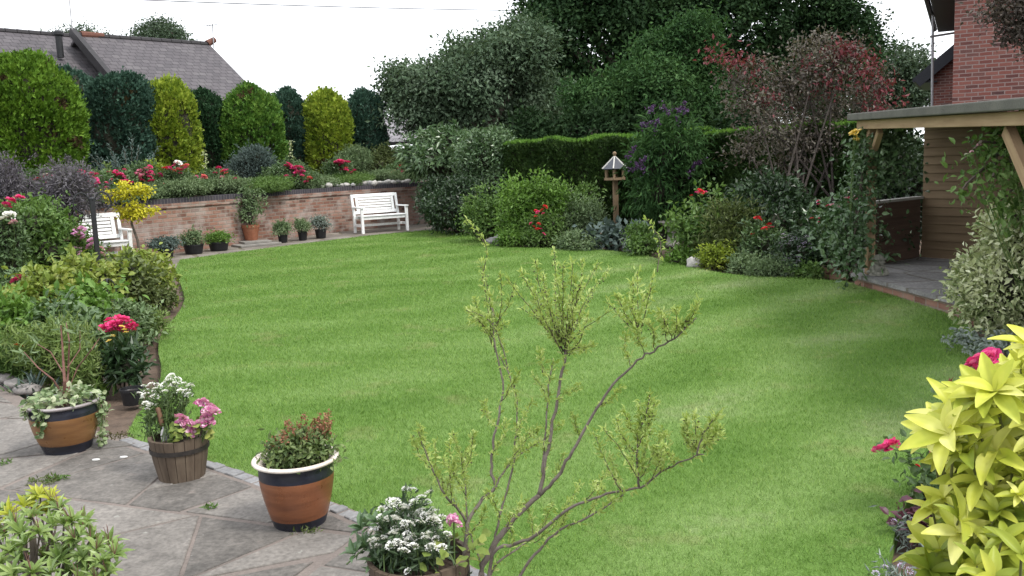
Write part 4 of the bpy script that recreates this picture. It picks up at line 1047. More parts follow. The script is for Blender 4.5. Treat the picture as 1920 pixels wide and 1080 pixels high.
_, pb4, rb4, _ = simple_pot('plant_pot', 'dark pot at the corner of the paving behind the low shrubs', 'pot', 312, 483, 30, 18, POTBLK, PG, .8, .02)

# pebbles on the coping
PEBBLE = noisy('pebble', (.30, .285, .26), (.50, .48, .45), 6, .85, .4, fine=40)
PEBBLE2 = noisy('grey_pebble', (.2, .2, .2), (.33, .32, .31), 6, .85, .4, fine=40)
rr = random.Random(8)
xs = [590, 604, 617, 629, 641, 650, 662, 671, 684, 693, 702, 712, 719, 728, 738, 747, 756, 765]
for j, x in enumerate(xs):
    d = bank(x, .17); p = B(x, d, ZW); s = rr.uniform(.07, .115)
    mb = MB(); mb.blob((0, 0, s * .5), (s * rr.uniform(.9, 1.25), s * .9, s * rr.uniform(.55, .8)), .35, 1.6, 14, 9, seed=j)
    o = mb.build('pebble', [PEBBLE if j % 3 else PEBBLE2], smooth=True); o.location = p; o.rotation_euler = (0, 0, rr.random() * 3)
    tag(o, 'one of the rounded pale stones lined up on the dark coping behind the bench', 'stone', 'pale stones on the wall coping')

# loose stones by the far border
for x, y, s, m, lab in ((1304, 502, .115, PEBBLE, 'pale rounded boulder at the lawn edge by the lime green plant'), (937, 457, .13, PEBBLE2, 'pale stone lying at the far lawn corner under the shrubs'), (922, 458, .10, PEBBLE2, 'smaller grey stone beside the stone at the far lawn corner')):
    p = G(x, y, -.02); mb = MB(); mb.blob((0, 0, s * .55), (s * 1.15, s * .9, s * .8), .5, 1.4, 18, 12, seed=int(x)); o = mb.build('boulder', [m], smooth=True); o.location = p; tag(o, lab, 'stone')

# ------------------------------------------------------------------ bird table
BT_WOOD = woodmat('bird_table_wood', (.13, .09, .055), (.21, .15, .09), (.28, .21, .13), 'Z')
SLATE = noisy('grey_roof_felt', (.05, .054, .065), (.085, .09, .105), 6, .7, .3)
EDGEM = noisy('pale_ridge_strip', (.42, .41, .38), (.56, .55, .52), 8, .7, .1)
p = G(1156, 447, -.05); d = depth(p); k = d / F; top = P(1151, 288, d).z + .05
t = thing('bird_table', 'wooden hexagonal roofed bird table on a post in the border', 'bird table', p, .3)
ht = top; zt = ht - .30 * 1.0
post_top = P(1152, 337, d).z - p.z; eave = P(1152, 316, d).z - p.z; apex = P(1150, 293, d).z - p.z
mb = MB(); mb.box((0, 0, post_top / 2), (.095, .095, post_top)); mb.build('post', [BT_WOOD], t, bevel=.006)
mb = MB()
for q in range(4):
    a = q * math.pi / 2; mb.bar((math.cos(a) * .045, math.sin(a) * .045, .28), (math.cos(a) * .28, math.sin(a) * .28, .03), .05, .05)
mb.build('foot_brace', [BT_WOOD], t)
rt = 22 * k; re = 25.5 * k
mb = MB(); mb.lathe([(.02, post_top), (rt, post_top), (rt, post_top + .05), (rt - .03, post_top + .05), (rt - .035, post_top + .025), (.02, post_top + .025)], 6); mb.build('tray', [BT_WOOD], t)
for q in range(6):
    a = q * math.pi / 3; mb = MB(); mb.box((math.cos(a) * (rt - .045), math.sin(a) * (rt - .045), (post_top + eave) / 2 + .035), (.036, .036, eave - post_top - .0)); mb.build('roof_support', [BT_WOOD], t)
mb = MB(); mb.lathe([(re - .03, eave - .012), (re, eave), (.012, apex), ], 6); mb.lathe([(re - .03, eave - .012), (.012, apex - .03)], 6); mb.build('roof', [SLATE], t)
mb = MB()
for q in range(6):
    a = q * math.pi / 3; mb.bar((math.cos(a) * re, math.sin(a) * re, eave + .008), (0, 0, apex + .008), .026, .018)
mb.build('ridge_strip', [EDGEM], t)
mb = MB(); mb.lathe([(.02, apex - .02), (.03, apex + .03), (.045, apex + .055), (.03, apex + .085), (.001, apex + .1)], 12); mb.build('finial', [BT_WOOD], t, smooth=True)

# bird bath
STONE = noisy('weathered_stone', (.13, .13, .115), (.26, .25, .225), 8, .9, .6, c3=(.33, .32, .28), fine=50)
p = G(1260, 462, -.05); d = depth(p); k = d / F; hb = P(1258, 414, d).z - p.z
t = thing('bird_bath', 'grey stone bird bath with shallow bowl among the shrubs', 'bird bath', p)
mb = MB(); mb.lathe([(.16, 0), (.16, .05), (.12, .08), (.085, .16), (.075, hb * .5), (.09, hb * .78), (.12, hb - .09)], 24, cap0=True); mb.build('pedestal', [STONE], t, smooth=True)
mb = MB(); mb.lathe([(.05, hb - .10), (.14, hb - .09), (.235, hb - .035), (.25, hb - .01), (.25, hb), (.225, hb), (.20, hb - .03), (.001, hb - .055)], 32); mb.build('bowl', [STONE], t, smooth=True)

# small things at the border's edge
simple_pot('plant_pot', 'blue white glazed pot in shade at the foot of the bird table', 'pot', 1178, 470, 34, 16, noisy('pale_glaze', (.30, .32, .36), (.5, .52, .56), 7, .3, .1), None, .7, .03, -.05)
p = G(1537, 519, -.04); d = depth(p); s = 13 * d / F
mb = MB(); mb.lathe([(s * .34, 0), (s * .5, s * 1.0), (s * .43, s * 1.0), (s * .3, .01)], 18, cap0=True); o = mb.build('flower_pot', [POTBLK]); o.location = p + Vector((0, 0, s * .2)); o.rotation_euler = (.5, -.5, 0); tag(o, 'small empty black pot tipped over at the edge of the bed', 'pot')
BRK = noisy('loose_brick', (.18, .11, .07), (.30, .2, .13), 12, .9, .4)
for j, (x, y, z, a, lab) in enumerate(((1556, 521, -.05, .2, 'lower one of two loose bricks stacked on the soil'), (1557, 521, .021, .32, 'upper one of two loose bricks stacked on the soil'), (1572, 524, -.05, -.4, 'single loose brick beside the stacked pair'))):
    p = G(x, y, -.05); mb = MB(); mb.box((0, 0, .0345), (.215, .1, .065)); o = mb.build('loose_brick', [BRK], bevel=.006); o.location = (p.x, p.y, z); o.rotation_euler = (0, 0, a); tag(o, lab, 'brick')

# ------------------------------------------------------------------ statue: a child in a brimmed hat leaning on its folded arms
LICHEN = noisy('lichened_stone', (.13, .13, .105), (.25, .245, .205), 12, .92, .6, c3=(.34, .33, .28), fine=70)
p = G(1646, 516, ZF); d = depth(p); k = d / F; s = (516 - 477) * k / .40
t = thing('statue', 'small stone statue of a child in a brimmed hat leaning on its arms', 'statue', p, R(18))
t.scale = (s, s, s)
mb = MB(); seed = 0
for c, r_ in (((0, .05, .10), (.135, .10, .12)), ((-.02, .04, .17), (.10, .075, .07)), ((0, 0, .205), (.045, .045, .06)), ((.01, -.03, .275), (.078, .082, .088)),
              ((-.125, .01, .14), (.05, .05, .06)), ((.125, .01, .14), (.05, .05, .06)), ((-.14, -.05, .075), (.042, .055, .06)), ((.14, -.05, .075), (.042, .055, .06)),
              ((-.07, -.115, .045), (.085, .038, .04)), ((.07, -.125, .045), (.085, .038, .04)), ((.012, -.112, .268), (.016, .02, .02)), ((-.04, -.095, .255), (.028, .024, .026)), ((.06, -.095, .255), (.028, .024, .026)),
              ((.01, -.092, .218), (.036, .03, .022)), ((-.075, -.02, .265), (.016, .024, .03)), ((.09, -.02, .265), (.016, .024, .03)), ((0, .13, .055), (.13, .12, .06)), ((0, -.02, .012), (.20, .16, .016))):
    seed += 1; mb.blob(c, r_, .06, 3, 18, 12, seed=seed)
# small fingers on the crossed hands
for sgn in (-1, 1):
    for q in range(4): mb.tube([(sgn * .0 + sgn * .012 * q - sgn * .02, -.14, .075 - .004 * q), (sgn * (.012 * q - .03), -.168, .058 - .002 * q), (sgn * (.012 * q - .034), -.168, .03)], [.009, .009, .007], 6)
o = mb.build('body', [LICHEN], t, smooth=True)
rm = o.modifiers.new('remesh', 'REMESH'); rm.mode = 'VOXEL'; rm.voxel_size = .0085; rm.use_smooth_shade = True
sm = o.modifiers.new('smooth', 'SMOOTH'); sm.iterations = 3; sm.factor = .5
mb = MB(); mb.lathe([(.0, .335), (.125, .312), (.135, .318), (.128, .33), (.09, .345), (.085, .375), (.07, .40), (.04, .413), (.001, .416)], 28, c=(.01, -.015, -.012), wob=.04); mb.build('hat', [LICHEN], t, smooth=True)
EYEM = noisy('stone_shadow', (.05, .05, .04), (.08, .08, .07), 8)
for sx in (-.018, .042): mb = MB(); mb.blob((sx, -.108, .288), (.011, .007, .008), 0, 1, 10, 8); mb.build('eye', [EYEM], t, smooth=True)

# ------------------------------------------------------------------ black iron hanging post and plant support in the left bed
p = G(190, 545, -.05); d = depth(p); tz = P(181, 374, d).z - p.z
t = thing('hanging_post', 'black square post with two curled basket hooks in front of the bench', 'post', p)
lean_ = -.0
mb = MB(); mb.bar((0, 0, 0), (lean_, 0, tz), .062, .062, up=(0, 1, 0)); mb.build('post', [BLACK], t)
mb = MB(); mb.lathe([(.045, tz), (.045, tz + .02), (.001, tz + .05)], 4); mb.build('cap', [BLACK], t)
for sgn in (-1, 1):
    pts = []
    for j in range(15):
        a = math.pi * j / 10; r_ = .115 if j <= 10 else .115 - .012 * (j - 10)
        pts.append((sgn * (.03 + .115 - r_ * math.cos(a)), 0, tz - .06 + .17 * math.sin(a) * (1 if j <= 10 else .7)))
    mb = MB(); mb.tube(pts, .012, 6); mb.build('hook', [BLACK], t)
t.rotation_euler = (0, 0, R(35))
p = G(212, 630, -.05); d = depth(p); tz = P(212, 521, d).z - p.z
t = thing('plant_support', 'slim dark arched metal plant support among the leafy perennials', 'plant support', p)
for j, a0 in enumerate((.3, 1.87)):
    mb = MB(); pts = [(math.cos(a0) * .075 * math.cos(math.pi * q / 12), math.sin(a0) * .075 * math.cos(math.pi * q / 12), tz - .12 + .12 * math.sin(math.pi * q / 12)) for q in range(13)]
    pts = [(pts[0][0], pts[0][1], 0)] + pts + [(pts[-1][0], pts[-1][1], 0)]
    mb.tube(pts, .007, 5); mb.build('hoop', [BLACK], t)
for z in (tz * .35, tz * .62): mb = MB(); mb.tube([(.075 * math.cos(2 * math.pi * q / 16), .075 * math.sin(2 * math.pi * q / 16), z) for q in range(17)], .005, 5); mb.build('ring', [BLACK], t)

# ------------------------------------------------------------------ flowers
def petalmat(name, c1, c2, c3, tr=.25): return leafmat(name, c1, c2, c3, .55, tr, 9, .2, .3)
PINK = petalmat('pink_petal', (.50, .03, .16), (.70, .07, .26), (.80, .2, .40))
CERISE = petalmat('cerise_petal', (.42, .012, .09), (.60, .03, .16), (.70, .09, .25))
REDP = petalmat('red_petal', (.36, .008, .015), (.55, .02, .03), (.65, .05, .06))
SALMON = petalmat('salmon_petal', (.5, .06, .05), (.62, .12, .12), (.7, .24, .24))
PALEP = petalmat('pale_pink_petal', (.55, .28, .38), (.68, .42, .5), (.75, .58, .64))
WHITEP = petalmat('white_petal', (.62, .62, .6), (.74, .74, .74), (.8, .8, .8))
YELP = petalmat('yellow_petal', (.62, .42, .07), (.74, .55, .14), (.8, .66, .3))
MAUVE = petalmat('mauve_petal', (.34, .26, .44), (.48, .40, .58), (.60, .53, .68))
PURP = petalmat('purple_petal', (.05, .025, .075), (.085, .045, .12), (.13, .075, .17))
ORNG = petalmat('orange_petal', (.4, .1, .02), (.5, .16, .04), (.55, .25, .08))

def bloom_mesh(name, m, n=34, r_=1.0, seed=0, rose=True, dome=1.0, psize=.62):
    """a full double bloom of unit radius: rings of curved petals, tight in the middle"""
    rng = np.random.default_rng(seed); i = np.arange(n); t = (i + .5) / n
    th = t ** .6 * (1.5 if rose else 1.35); a = i * 2.39996
    o_ = np.stack([np.sin(th) * np.cos(a), np.sin(th) * np.sin(a), np.cos(th) * dome], 1)
    Pn = o_ * (.25 + .35 * t)[:, None] * r_ if rose else o_ * .72 * r_
    tang = np.stack([np.cos(a), np.sin(a), np.zeros(n)], 1)
    D = nrm(o_ * .8 + tang * (.2 + .5 * t)[:, None] + np.array([0, 0, .35]) + rng.normal(size=(n, 3)) * .22)
    Nn = nrm(-tang + np.array([0, 0, 1.]) * (.3 + t)[:, None] + rng.normal(size=(n, 3)) * .3)
    sz = psize * r_ * (.7 + .5 * rng.random(n)); V, Fc = leaves(T_PETAL, Pn, D, Nn, sz, sz * .95)
    return mesh_np(name, V, [Fc], [m])
MESHES = {}
def bm_(m, rose=True, n=34):
    key = (m.name, rose, n)
    if key not in MESHES: MESHES[key] = [bloom_mesh('bloom', m, n, 1, s, rose, 1 if rose else .7, .62 if rose else .34) for s in range(3)]
    return MESHES[key]
def put_bloom(root, q, r_, m, rr, rose=True, n=34, nm='bloom', label=None):
    o = bpy.data.objects.new(nm, rr.choice(bm_(m, rose, n))); link(o, root); o.location = q; o.scale = (r_, r_, r_ * .85)
    o.rotation_euler = (rr.uniform(-.7, .5), rr.uniform(-.5, .5), rr.random() * 6.3)
    if label: o['label'] = label
    return o
def flowering(blooms, m, r_px, rose=True, n=34, nm='bloom', dd=.25, label=None):
    """blooms seen at these pixels, carried at the front of the bush"""
    def hook(root, lb, rng, W_, H_, C):
        rr = random.Random(int(blooms[0][0])); p0 = Vector(root.location); d = depth(p0) - min(W_ * .52, dd * 1.6)
        st = MB()
        more = [(b[0] + rr.uniform(-18, 18), b[1] + rr.uniform(-5, 12), (b[2] if len(b) > 2 else r_px) * .8, rr.choice((PINK, PINK, CERISE, m))) for b in blooms for _ in (0, 1)] if dd == .25 and r_px <= 7 else []
        for b in list(blooms) + more:
            q = P(b[0], b[1], d + rr.uniform(-.12, .12)) - p0; s = (b[2] if len(b) > 2 else r_px) * d / F * (1.0 if r_px <= 7 else 1.2)
            put_bloom(root, q, s, b[3] if len(b) > 3 else m, rr, rose, n, nm, label)
            st.tube([(q.x * .2, q.y * .2, q.z * .2), (q.x * .8, q.y * .8 + .03, q.z * .8), q], [.006, .005, .004], 4)
        st.build('flower_stalk', [STALK], root)
    return hook
def scatter(m, count, r_m, rose=False, n=20, nm='bloom', ztop=.35, front=True):
    """small blooms scattered over the outside of the bush"""
    def hook(root, lb, rng, W_, H_, C):
        rr = random.Random(count + int(W_ * 100)); Q = C[(C[:, 2] > H_ * ztop) & (C[:, 1] < W_ * .25)]
        if len(Q) == 0: Q = C
        for i in rng.permutation(len(Q))[:count]:
            q = Vector(Q[i]) * 1.10 + Vector((0, -.04, .02)); put_bloom(root, q, r_m * rr.uniform(.7, 1.25), m, rr, rose, n, nm)
    return hook
STALK = noisy('green_stalk', (.05, .09, .02), (.09, .14, .04), 8, .6, 0)

# ------------------------------------------------------------------ leaf colours of the borders
G_ROSE = leafmat('rose_leaf', (.04, .08, .027), (.08, .14, .05), (.14, .205, .09), .42, .22, 1.8, .4, .5)
G_BRIGHT = leafmat('bright_leaf', (.055, .125, .02), (.11, .21, .035), (.18, .30, .07), .5, .3, 1.6, .3, .5)
G_FRESH = leafmat('fresh_leaf', (.05, .105, .024), (.10, .18, .042), (.17, .26, .085), .5, .28, 1.6, .3, .5)
G_OLIVE = leafmat('olive_leaf', (.05, .073, .02), (.095, .125, .04), (.155, .185, .075), .5, .25, 1.6, .3, .5)
G_SAGE = leafmat('sage_leaf', (.07, .115, .05), (.13, .19, .088), (.21, .275, .15), .6, .2, 1.8, .25, .5)
G_DARK = leafmat('dark_leaf', (.012, .028, .010), (.026, .055, .02), (.05, .088, .038), .38, .15, 1.5, .45, .5)
G_UNDER = leafmat('understorey_leaf', (.008, .02, .008), (.018, .04, .015), (.034, .064, .026), .75, .15, 1.2, .08, .5)
G_GLOSSY = leafmat('glossy_leaf', (.035, .075, .028), (.075, .135, .055), (.15, .22, .11), .3, .15, 1.5, .5, .5)
G_BLUE = leafmat('blue_grey_leaf', (.045, .07, .062), (.078, .112, .10), (.125, .165, .15), .6, .12, 2, .25, .5)
G_LIME = leafmat('lime_leaf', (.12, .18, .02), (.23, .30, .035), (.36, .42, .075), .5, .3, 2, .25, .5)
G_YELLOW = leafmat('yellow_leaf', (.30, .30, .012), (.48, .45, .02), (.62, .56, .06), .5, .3, 2, .25, .4)
G_PURPLE = leafmat('purple_grey_leaf', (.07, .06, .08), (.125, .115, .135), (.2, .19, .21), .6, .2, 2, .25, .5)
G_AUTUMN = leafmat('reddening_leaf', (.10, .15, .025), (.19, .25, .045), (.32, .33, .09), .48, .3, 1.5, .3, .55)
G_FERN = leafmat('ferny_leaf', (.09, .15, .04), (.16, .23, .065), (.25, .31, .125), .55, .3, 2, .25, .5)
G_VARIEG = leafmat('variegated_leaf', (.14, .20, .07), (.42, .46, .25), (.66, .68, .50), .45, .22, 2, .35, .3)
G_BROWN = leafmat('brownish_leaf', (.05, .045, .018), (.09, .085, .035), (.14, .13, .06), .55, .22, 2, .25, .5)
G_SILVER = leafmat('silvery_leaf', (.10, .13, .11), (.19, .23, .20), (.33, .37, .34), .5, .15, 3, .3, .4)

# ------------------------------------------------------------------ raised bed behind the wall
RB = 'roses along the top of the wall'
def rb(px, w, top, off, label, cat, m, **k):
    return bush(k.pop('name', 'rose_bush'), label, cat, px, w, top, m, d=bank(px, off), zb=ZW - .03 + .02 * off, **k)
rb(165, 110, 322, .55, 'rose bush over the wall with the biggest cluster of bright pink blooms', 'rose bush', G_ROSE, L=.06, n=5, group=RB, hook=flowering([(148, 330, 7), (158, 326, 8), (168, 334, 8), (178, 338, 8), (160, 340, 7), (172, 326, 6), (150, 344, 6, CERISE), (183, 344, 6), (143, 352, 6), (155, 354, 6)], PINK, 7))
rb(85, 110, 318, .7, 'rose bush at the left end of the raised bed with small red white blooms', 'rose bush', G_ROSE, L=.06, n=5, group=RB, hook=flowering([(78, 333, 6, REDP), (86, 328, 5, WHITEP), (72, 336, 5, REDP), (110, 346, 5), (118, 350, 6), (126, 345, 5)], PINK, 6))
rb(228, 90, 318, .6, 'rose bush with cerise blooms just above the little yellow tree', 'rose bush', G_ROSE, L=.06, n=5, group=RB, hook=flowering([(212, 326, 7), (222, 330, 7), (228, 344, 8, CERISE), (238, 342, 8, CERISE), (246, 346, 7, CERISE), (218, 322, 5)], CERISE, 7))
rb(268, 70, 308, .6, 'rose bush with dusty pink trusses right of the little yellow tree', 'rose bush', G_ROSE, L=.06, n=5, group=RB, hook=flowering([(262, 322, 7), (270, 326, 8), (266, 332, 8), (274, 318, 6), (258, 328, 6)], petalmat('dusty_pink_petal', (.36, .07, .13), (.5, .14, .22), (.6, .26, .33)), 7))
rb(300, 48, 302, .9, 'small yellowish green bush behind the roses', 'bush', G_LIME, name='small_bush', L=.05, n=4)
rb(335, 80, 316, .7, 'rose bush with one white bloom standing above a pink one', 'rose bush', G_ROSE, L=.06, n=4, group=RB, hook=flowering([(334, 306, 7, WHITEP), (330, 304, 5, WHITEP), (335, 320, 8, SALMON), (309, 317, 6, REDP), (326, 321, 5, SALMON)], SALMON, 6))
rb(400, 80, 318, .9, 'rose bush with three red and pink blooms left of the grey rounded shrub', 'rose bush', G_ROSE, L=.06, n=4, group=RB, hook=flowering([(382, 336, 8, PINK), (410, 316, 6, CERISE), (418, 322, 6), (424, 326, 5), (440, 338, 4)], SALMON, 6))
rb(545, 95, 300, .8, 'tall rose bush with a loose column of pink blooms in mid wall', 'rose bush', G_ROSE, L=.06, n=5, group=RB, hook=flowering([(541, 309, 6, CERISE), (551, 318, 7), (563, 315, 7), (560, 328, 7), (520, 328, 6), (545, 312, 5), (557, 338, 6, SALMON), (580, 335, 6, SALMON), (566, 322, 6)], PINK, 6))
rb(634, 60, 298, 1.1, 'rose bush with a tight red pink cluster near the last conifers', 'rose bush', G_ROSE, L=.06, n=4, group=RB, hook=flowering([(630, 306, 6), (637, 304, 7), (641, 309, 6, CERISE), (648, 316, 5, SALMON)], CERISE, 6))
rb(752, 80, 312, .9, 'last rose bush on the bed, beside the big glossy shrub, few blooms', 'rose bush', G_ROSE, L=.06, n=4, group=RB, hook=flowering([(752, 311, 4, REDP), (740, 322, 4, SALMON)], REDP, 4))
LM = 'low green mounds along the coping'
for px, w, top, off, lab, m in ((330, 130, 338, .45, 'low soft green mound spilling to the coping below the white rose', G_SAGE), (420, 110, 334, .5, 'low soft green mound left of the grey rounded shrub', G_SAGE),
                             (490, 120, 338, .42, 'low green mound on the coping under the grey rounded shrub', G_FRESH), (575, 110, 330, .72, 'low green mound below the loose column of roses', G_SAGE), (650, 110, 326, .85, 'low green mound above the row of pale stones, left part', G_FRESH), (722, 100, 323, .85, 'low grey green mound above the row of pale stones, right part', G_SAGE), (262, 110, 350, .4, 'low green mound behind the little yellow tree', G_SAGE), (180, 120, 352, .4, 'low green mound above the half hidden bench', G_ROSE)):
    rb(px, w, top, off, lab, 'ground cover plant', m, name='mound_plant', L=.055, asp=.34, n=7, group=LM, cov=2.6, hook=scatter(SALMON, 3, .03) if px in (330, 490, 575) else None, stems=2)
rb(474, 88, 276, 1.7, 'rounded blue grey shrub in front of the mid green conifer', 'shrub', G_BLUE, name='rounded_shrub', L=.07, asp=.3, n=7, droop=-.1)
rb(662, 70, 276, 1.8, 'feathery grey green shrub below the last dark conifer', 'shrub', G_SAGE, name='feathery_shrub', L=.08, asp=.3, n=6)
rb(722, 70, 270, 2.0, 'brownish green shrub between last conifer and glossy shrub', 'shrub', G_OLIVE, name='loose_shrub', L=.07, n=6)
rb(120, 60, 308, 1.6, 'pale small leaved shrub at the foot of the big lime conifer', 'shrub', G_FERN, name='pale_shrub', L=.05, n=4)

def juniper(px, base, top, spread, off, label):
    d = bank(px, off); p = B(px, d, ZW + .02); k = d / F; t = thing('spiky_juniper', label, 'juniper', p); rng = np.random.default_rng(3)
    h = P(px, top, d).z - p.z; Pn = []; D = []; st = MB()
    for i in range(26):
        a = rng.random() * 6.283; el = .35 + rng.random() * 1.0; L = h * (.55 + .5 * rng.random())
        dv = np.array([math.cos(a) * math.cos(el) * 1.1, math.sin(a) * math.cos(el), math.sin(el)]); e = dv * L
        st.tube([(0, 0, 0), tuple(e * .5 + np.array([0, 0, -.03])), tuple(e)], [.012, .009, .003], 4)
        s = np.linspace(.12, 1, 70); q = e[None] * s[:, None] + rng.normal(size=(70, 3)) * .02; Pn.append(q); D.append(dv[None] * .8 + rng.normal(size=(70, 3)) * .55)
    Pn = np.concatenate(Pn); D = np.concatenate(D); V, Fc = leaves(T_DIA, Pn, D, rng.normal(size=D.shape), .09 * (.6 + .6 * rng.random(len(Pn))), .022)
    mb = MB(); mb.add(V, Fc); mb.build('foliage', [leafmat('juniper_needle', (.05, .085, .075), (.09, .135, .12), (.15, .2, .185), .6, .1, 2)], t); st.build('stem', [BARK], t)
juniper(245, 330, 252, 80, 1.7, 'spiky blue green juniper with upright shoots before the broad dark conifer')
def spire(px, top, off, label, m, n=60):
    d = bank(px, off); p = B(px, d, ZW - .02); t = thing('tall_flower_spire', label, 'flower spike', p, 0, 'pale flower spires above the wall'); rng = np.random.default_rng(int(px))
    h = P(px, top, d).z - p.z; s = rng.random(n) * .75 + .25; q = np.stack([rng.normal(size=n) * .06 * (1.1 - s * .6), rng.normal(size=n) * .06, s * h], 1)
    V, Fc = leaves(T_DIA, q, rng.normal(size=(n, 3)) + np.array([0, 0, .3]), rng.normal(size=(n, 3)), .07, .035); mb = MB(); mb.add(V, Fc); mb.build('foliage', [m], t)
    mb = MB(); mb.tube([(0, 0, 0), (.02, 0, h * .5), (0, 0, h)], [.01, .008, .004], 5); mb.build('stem', [STALK], t)
spire(391, 284, 1.1, 'pale thin flower spire left of the grey rounded shrub', G_VARIEG)
spire(551, 264, 1.0, 'pale thin flower spire rising from the column of roses', G_VARIEG, 80)
spire(208, 305, .8, 'short pale bud spire between two clusters of pink roses', G_FERN, 50)
spire(196, 318, .6, 'low creamy bud spire over the half hidden bench', G_FERN, 40)

# ------------------------------------------------------------------ corner and far border: big shrubs at the back first
bush('glossy_shrub', 'large shrub with drooping pale glossy leaf tufts where the wall ends', 'shrub', 838, 165, 238, G_GLOSSY, d=24.0, zb=1.0, L=.17, asp=.38, droop=.45, n=9, cov=2.8, per=7, rc=.16)
bush('glossy_shrub', 'wide small leaved glossy evergreen left of the flat topped hedge', 'shrub', 935, 160, 236, G_GLOSSY, d=22, L=.085, n=11, cov=3.2)
bush('dark_shrub', 'dark dense shrub filling the corner beyond the clear standing bench', 'shrub', 862, 110, 335, G_DARK, base=440, L=.085, n=8, cov=3, hook=scatter(petalmat('dull_pink_petal', (.12, .05, .07), (.2, .09, .12), (.28, .15, .19)), 6, .05))
bush('dark_shrub', 'dark shrub beside the end of the wall under the glossy tufts', 'shrub', 822, 62, 330, G_DARK, base=434, L=.08, n=5, cov=3)
bush('dark_shrub', 'dull dark shrub at the hedge foot right of the bird table', 'shrub', 1275, 170, 300, G_DARK, d=18.6, L=.10, n=9, cov=2.6)
bush('dark_shrub', 'dark shrub at the hedge foot below the purple tree', 'shrub', 1450, 200, 330, G_DARK, d=13.9, L=.09, n=9, cov=2.2)
bush('dark_shrub', 'dark leafy growth behind the left end of the boarded back wall', 'shrub', 1735, 100, 236, G_DARK, d=13.9, L=.09, n=8, cov=2.6)
bush('dark_shrub', 'dark leafy growth between the hedge and the low wooden wall', 'shrub', 1680, 130, 248, G_DARK, d=13, L=.09, n=8, cov=2.4)

def buddleia():
    def spikes(root, lb, rng, W_, H_, C):
        rr = random.Random(3); p0 = Vector(root.location); d = depth(p0)
        for x, y in ((1216, 208), (1240, 198), (1262, 206), (1200, 236), (1282, 214), (1225, 250), (1175, 295), (1195, 310), (1210, 325), (1290, 330), (1180, 318), (1270, 245), (1322, 300)):
            q = P(x, y, d - .6 + rr.uniform(-.2, .2)) - p0; n = 60; s = rng.random(n); L = .30
            dv = np.array([rr.uniform(-.6, .6), -.3, rr.uniform(-.3, .7)]); dv = dv / np.linalg.norm(dv)
            Pn = np.array(q)[None] + dv[None] * (s * L)[:, None] + rng.normal(size=(n, 3)) * (.035 * (1.1 - s))[:, None]
            V, Fc = leaves(T_PETAL, Pn, rng.normal(size=(n, 3)), rng.normal(size=(n, 3)), .035, .035); mb = MB(); mb.add(V, Fc); mb.build('blossom', [PURP], root)
    bush('butterfly_bush', 'tall arching butterfly bush with dark purple flower spikes', 'shrub', 1255, 135, 198, L_MID, d=17.2, L=.15, asp=.22, n=10, cov=1.8, droop=.7, rc=.2, shell=.6, hook=spikes, core=.5)
buddleia()
FB = 'mixed shrubs along the far border'
def fb(px, w, top, base, m, label, **k): return bush(k.pop('name', 'border_shrub'), label, k.pop('cat', 'shrub'), px, w, top, m, base=base, zb=-.05, group=k.pop('group', FB), **k)
fb(1005, 120, 310, 462, G_BRIGHT, 'tallest bright green shrub left of the bird table', L=.085, asp=.4, n=10, cov=2.6, shell=.6, rough=.35, lobes=spires(12, .12))
fb(1045, 90, 322, 458, G_FRESH, 'loose green shrub between the bright green one and the bird table', L=.08, asp=.42, n=8, cov=1.9, shell=.7, lobes=spires(9, .15))
fb(918, 90, 345, 456, G_FRESH, 'pale olive shrub at the left end of the far border', L=.07, cov=2, shell=.7, lobes=spires(10, .14, .55))
fb(1078, 90, 362, 460, G_SAGE, 'greyish shrub in front of the bird table post', L=.07, asp=.35, cov=1.9, shell=.7, lobes=spires(10, .12))
fb(1100, 44, 335, 452, G_FRESH, 'thin upright shrub just left of the bird table post', L=.07, n=5, cov=1.4, shell=.8)
fb(1020, 80, 400, 465, G_FRESH, 'lower green shrub with small orange red blooms left of the bird table', L=.06, n=6, hook=flowering([(1005, 396, 4, REDP), (1022, 388, 5, REDP), (1008, 430, 5, REDP), (1010, 420, 4, REDP)], REDP, 4))
fb(960, 60, 432, 467, G_BRIGHT, 'low light green clump at the far lawn edge beside the stones', L=.06, n=5, name='border_plant', cat='plant')
fb(1150, 80, 425, 470, G_BLUE, 'blue green clump of broad leaves at the foot of the bird table', L=.13, asp=.7, n=5, name='hosta', cat='plant', cov=2)
fb(1085, 80, 440, 472, G_SAGE, 'low grey clump at the middle of the far lawn edge', L=.06, n=5, name='border_plant', cat='plant')
fb(1200, 50, 430, 476, G_SILVER, 'small silvery plant right of the pale glazed pot', L=.06, n=4, name='border_plant', cat='plant', hook=scatter(MAUVE, 6, .03))
fb(1335, 120, 340, 492, G_FRESH, 'large leafy shrub right of the bird bath with one red bloom', L=.09, asp=.5, n=10, cov=2.2, shell=.65, lobes=spires(11, .14), hook=flowering([(1315, 360, 6, REDP), (1311, 356, 4, REDP)], REDP, 5))
fb(1208, 46, 440, 484, G_FRESH, shoots=4, label= 'leafy shrub in front of the bird bath', L=.07, n=7, cov=2.4)
fb(1200, 40, 420, 480, G_FRESH, 'small bushy plant left of the bird bath at the lawn edge', L=.06, n=4, name='border_plant', cat='plant')
fb(1285, 80, 468, 497, G_BRIGHT, shoots=4, label= 'low leafy plant between the bird bath and the pale boulder', L=.07, n=7, name='border_plant', cat='plant')
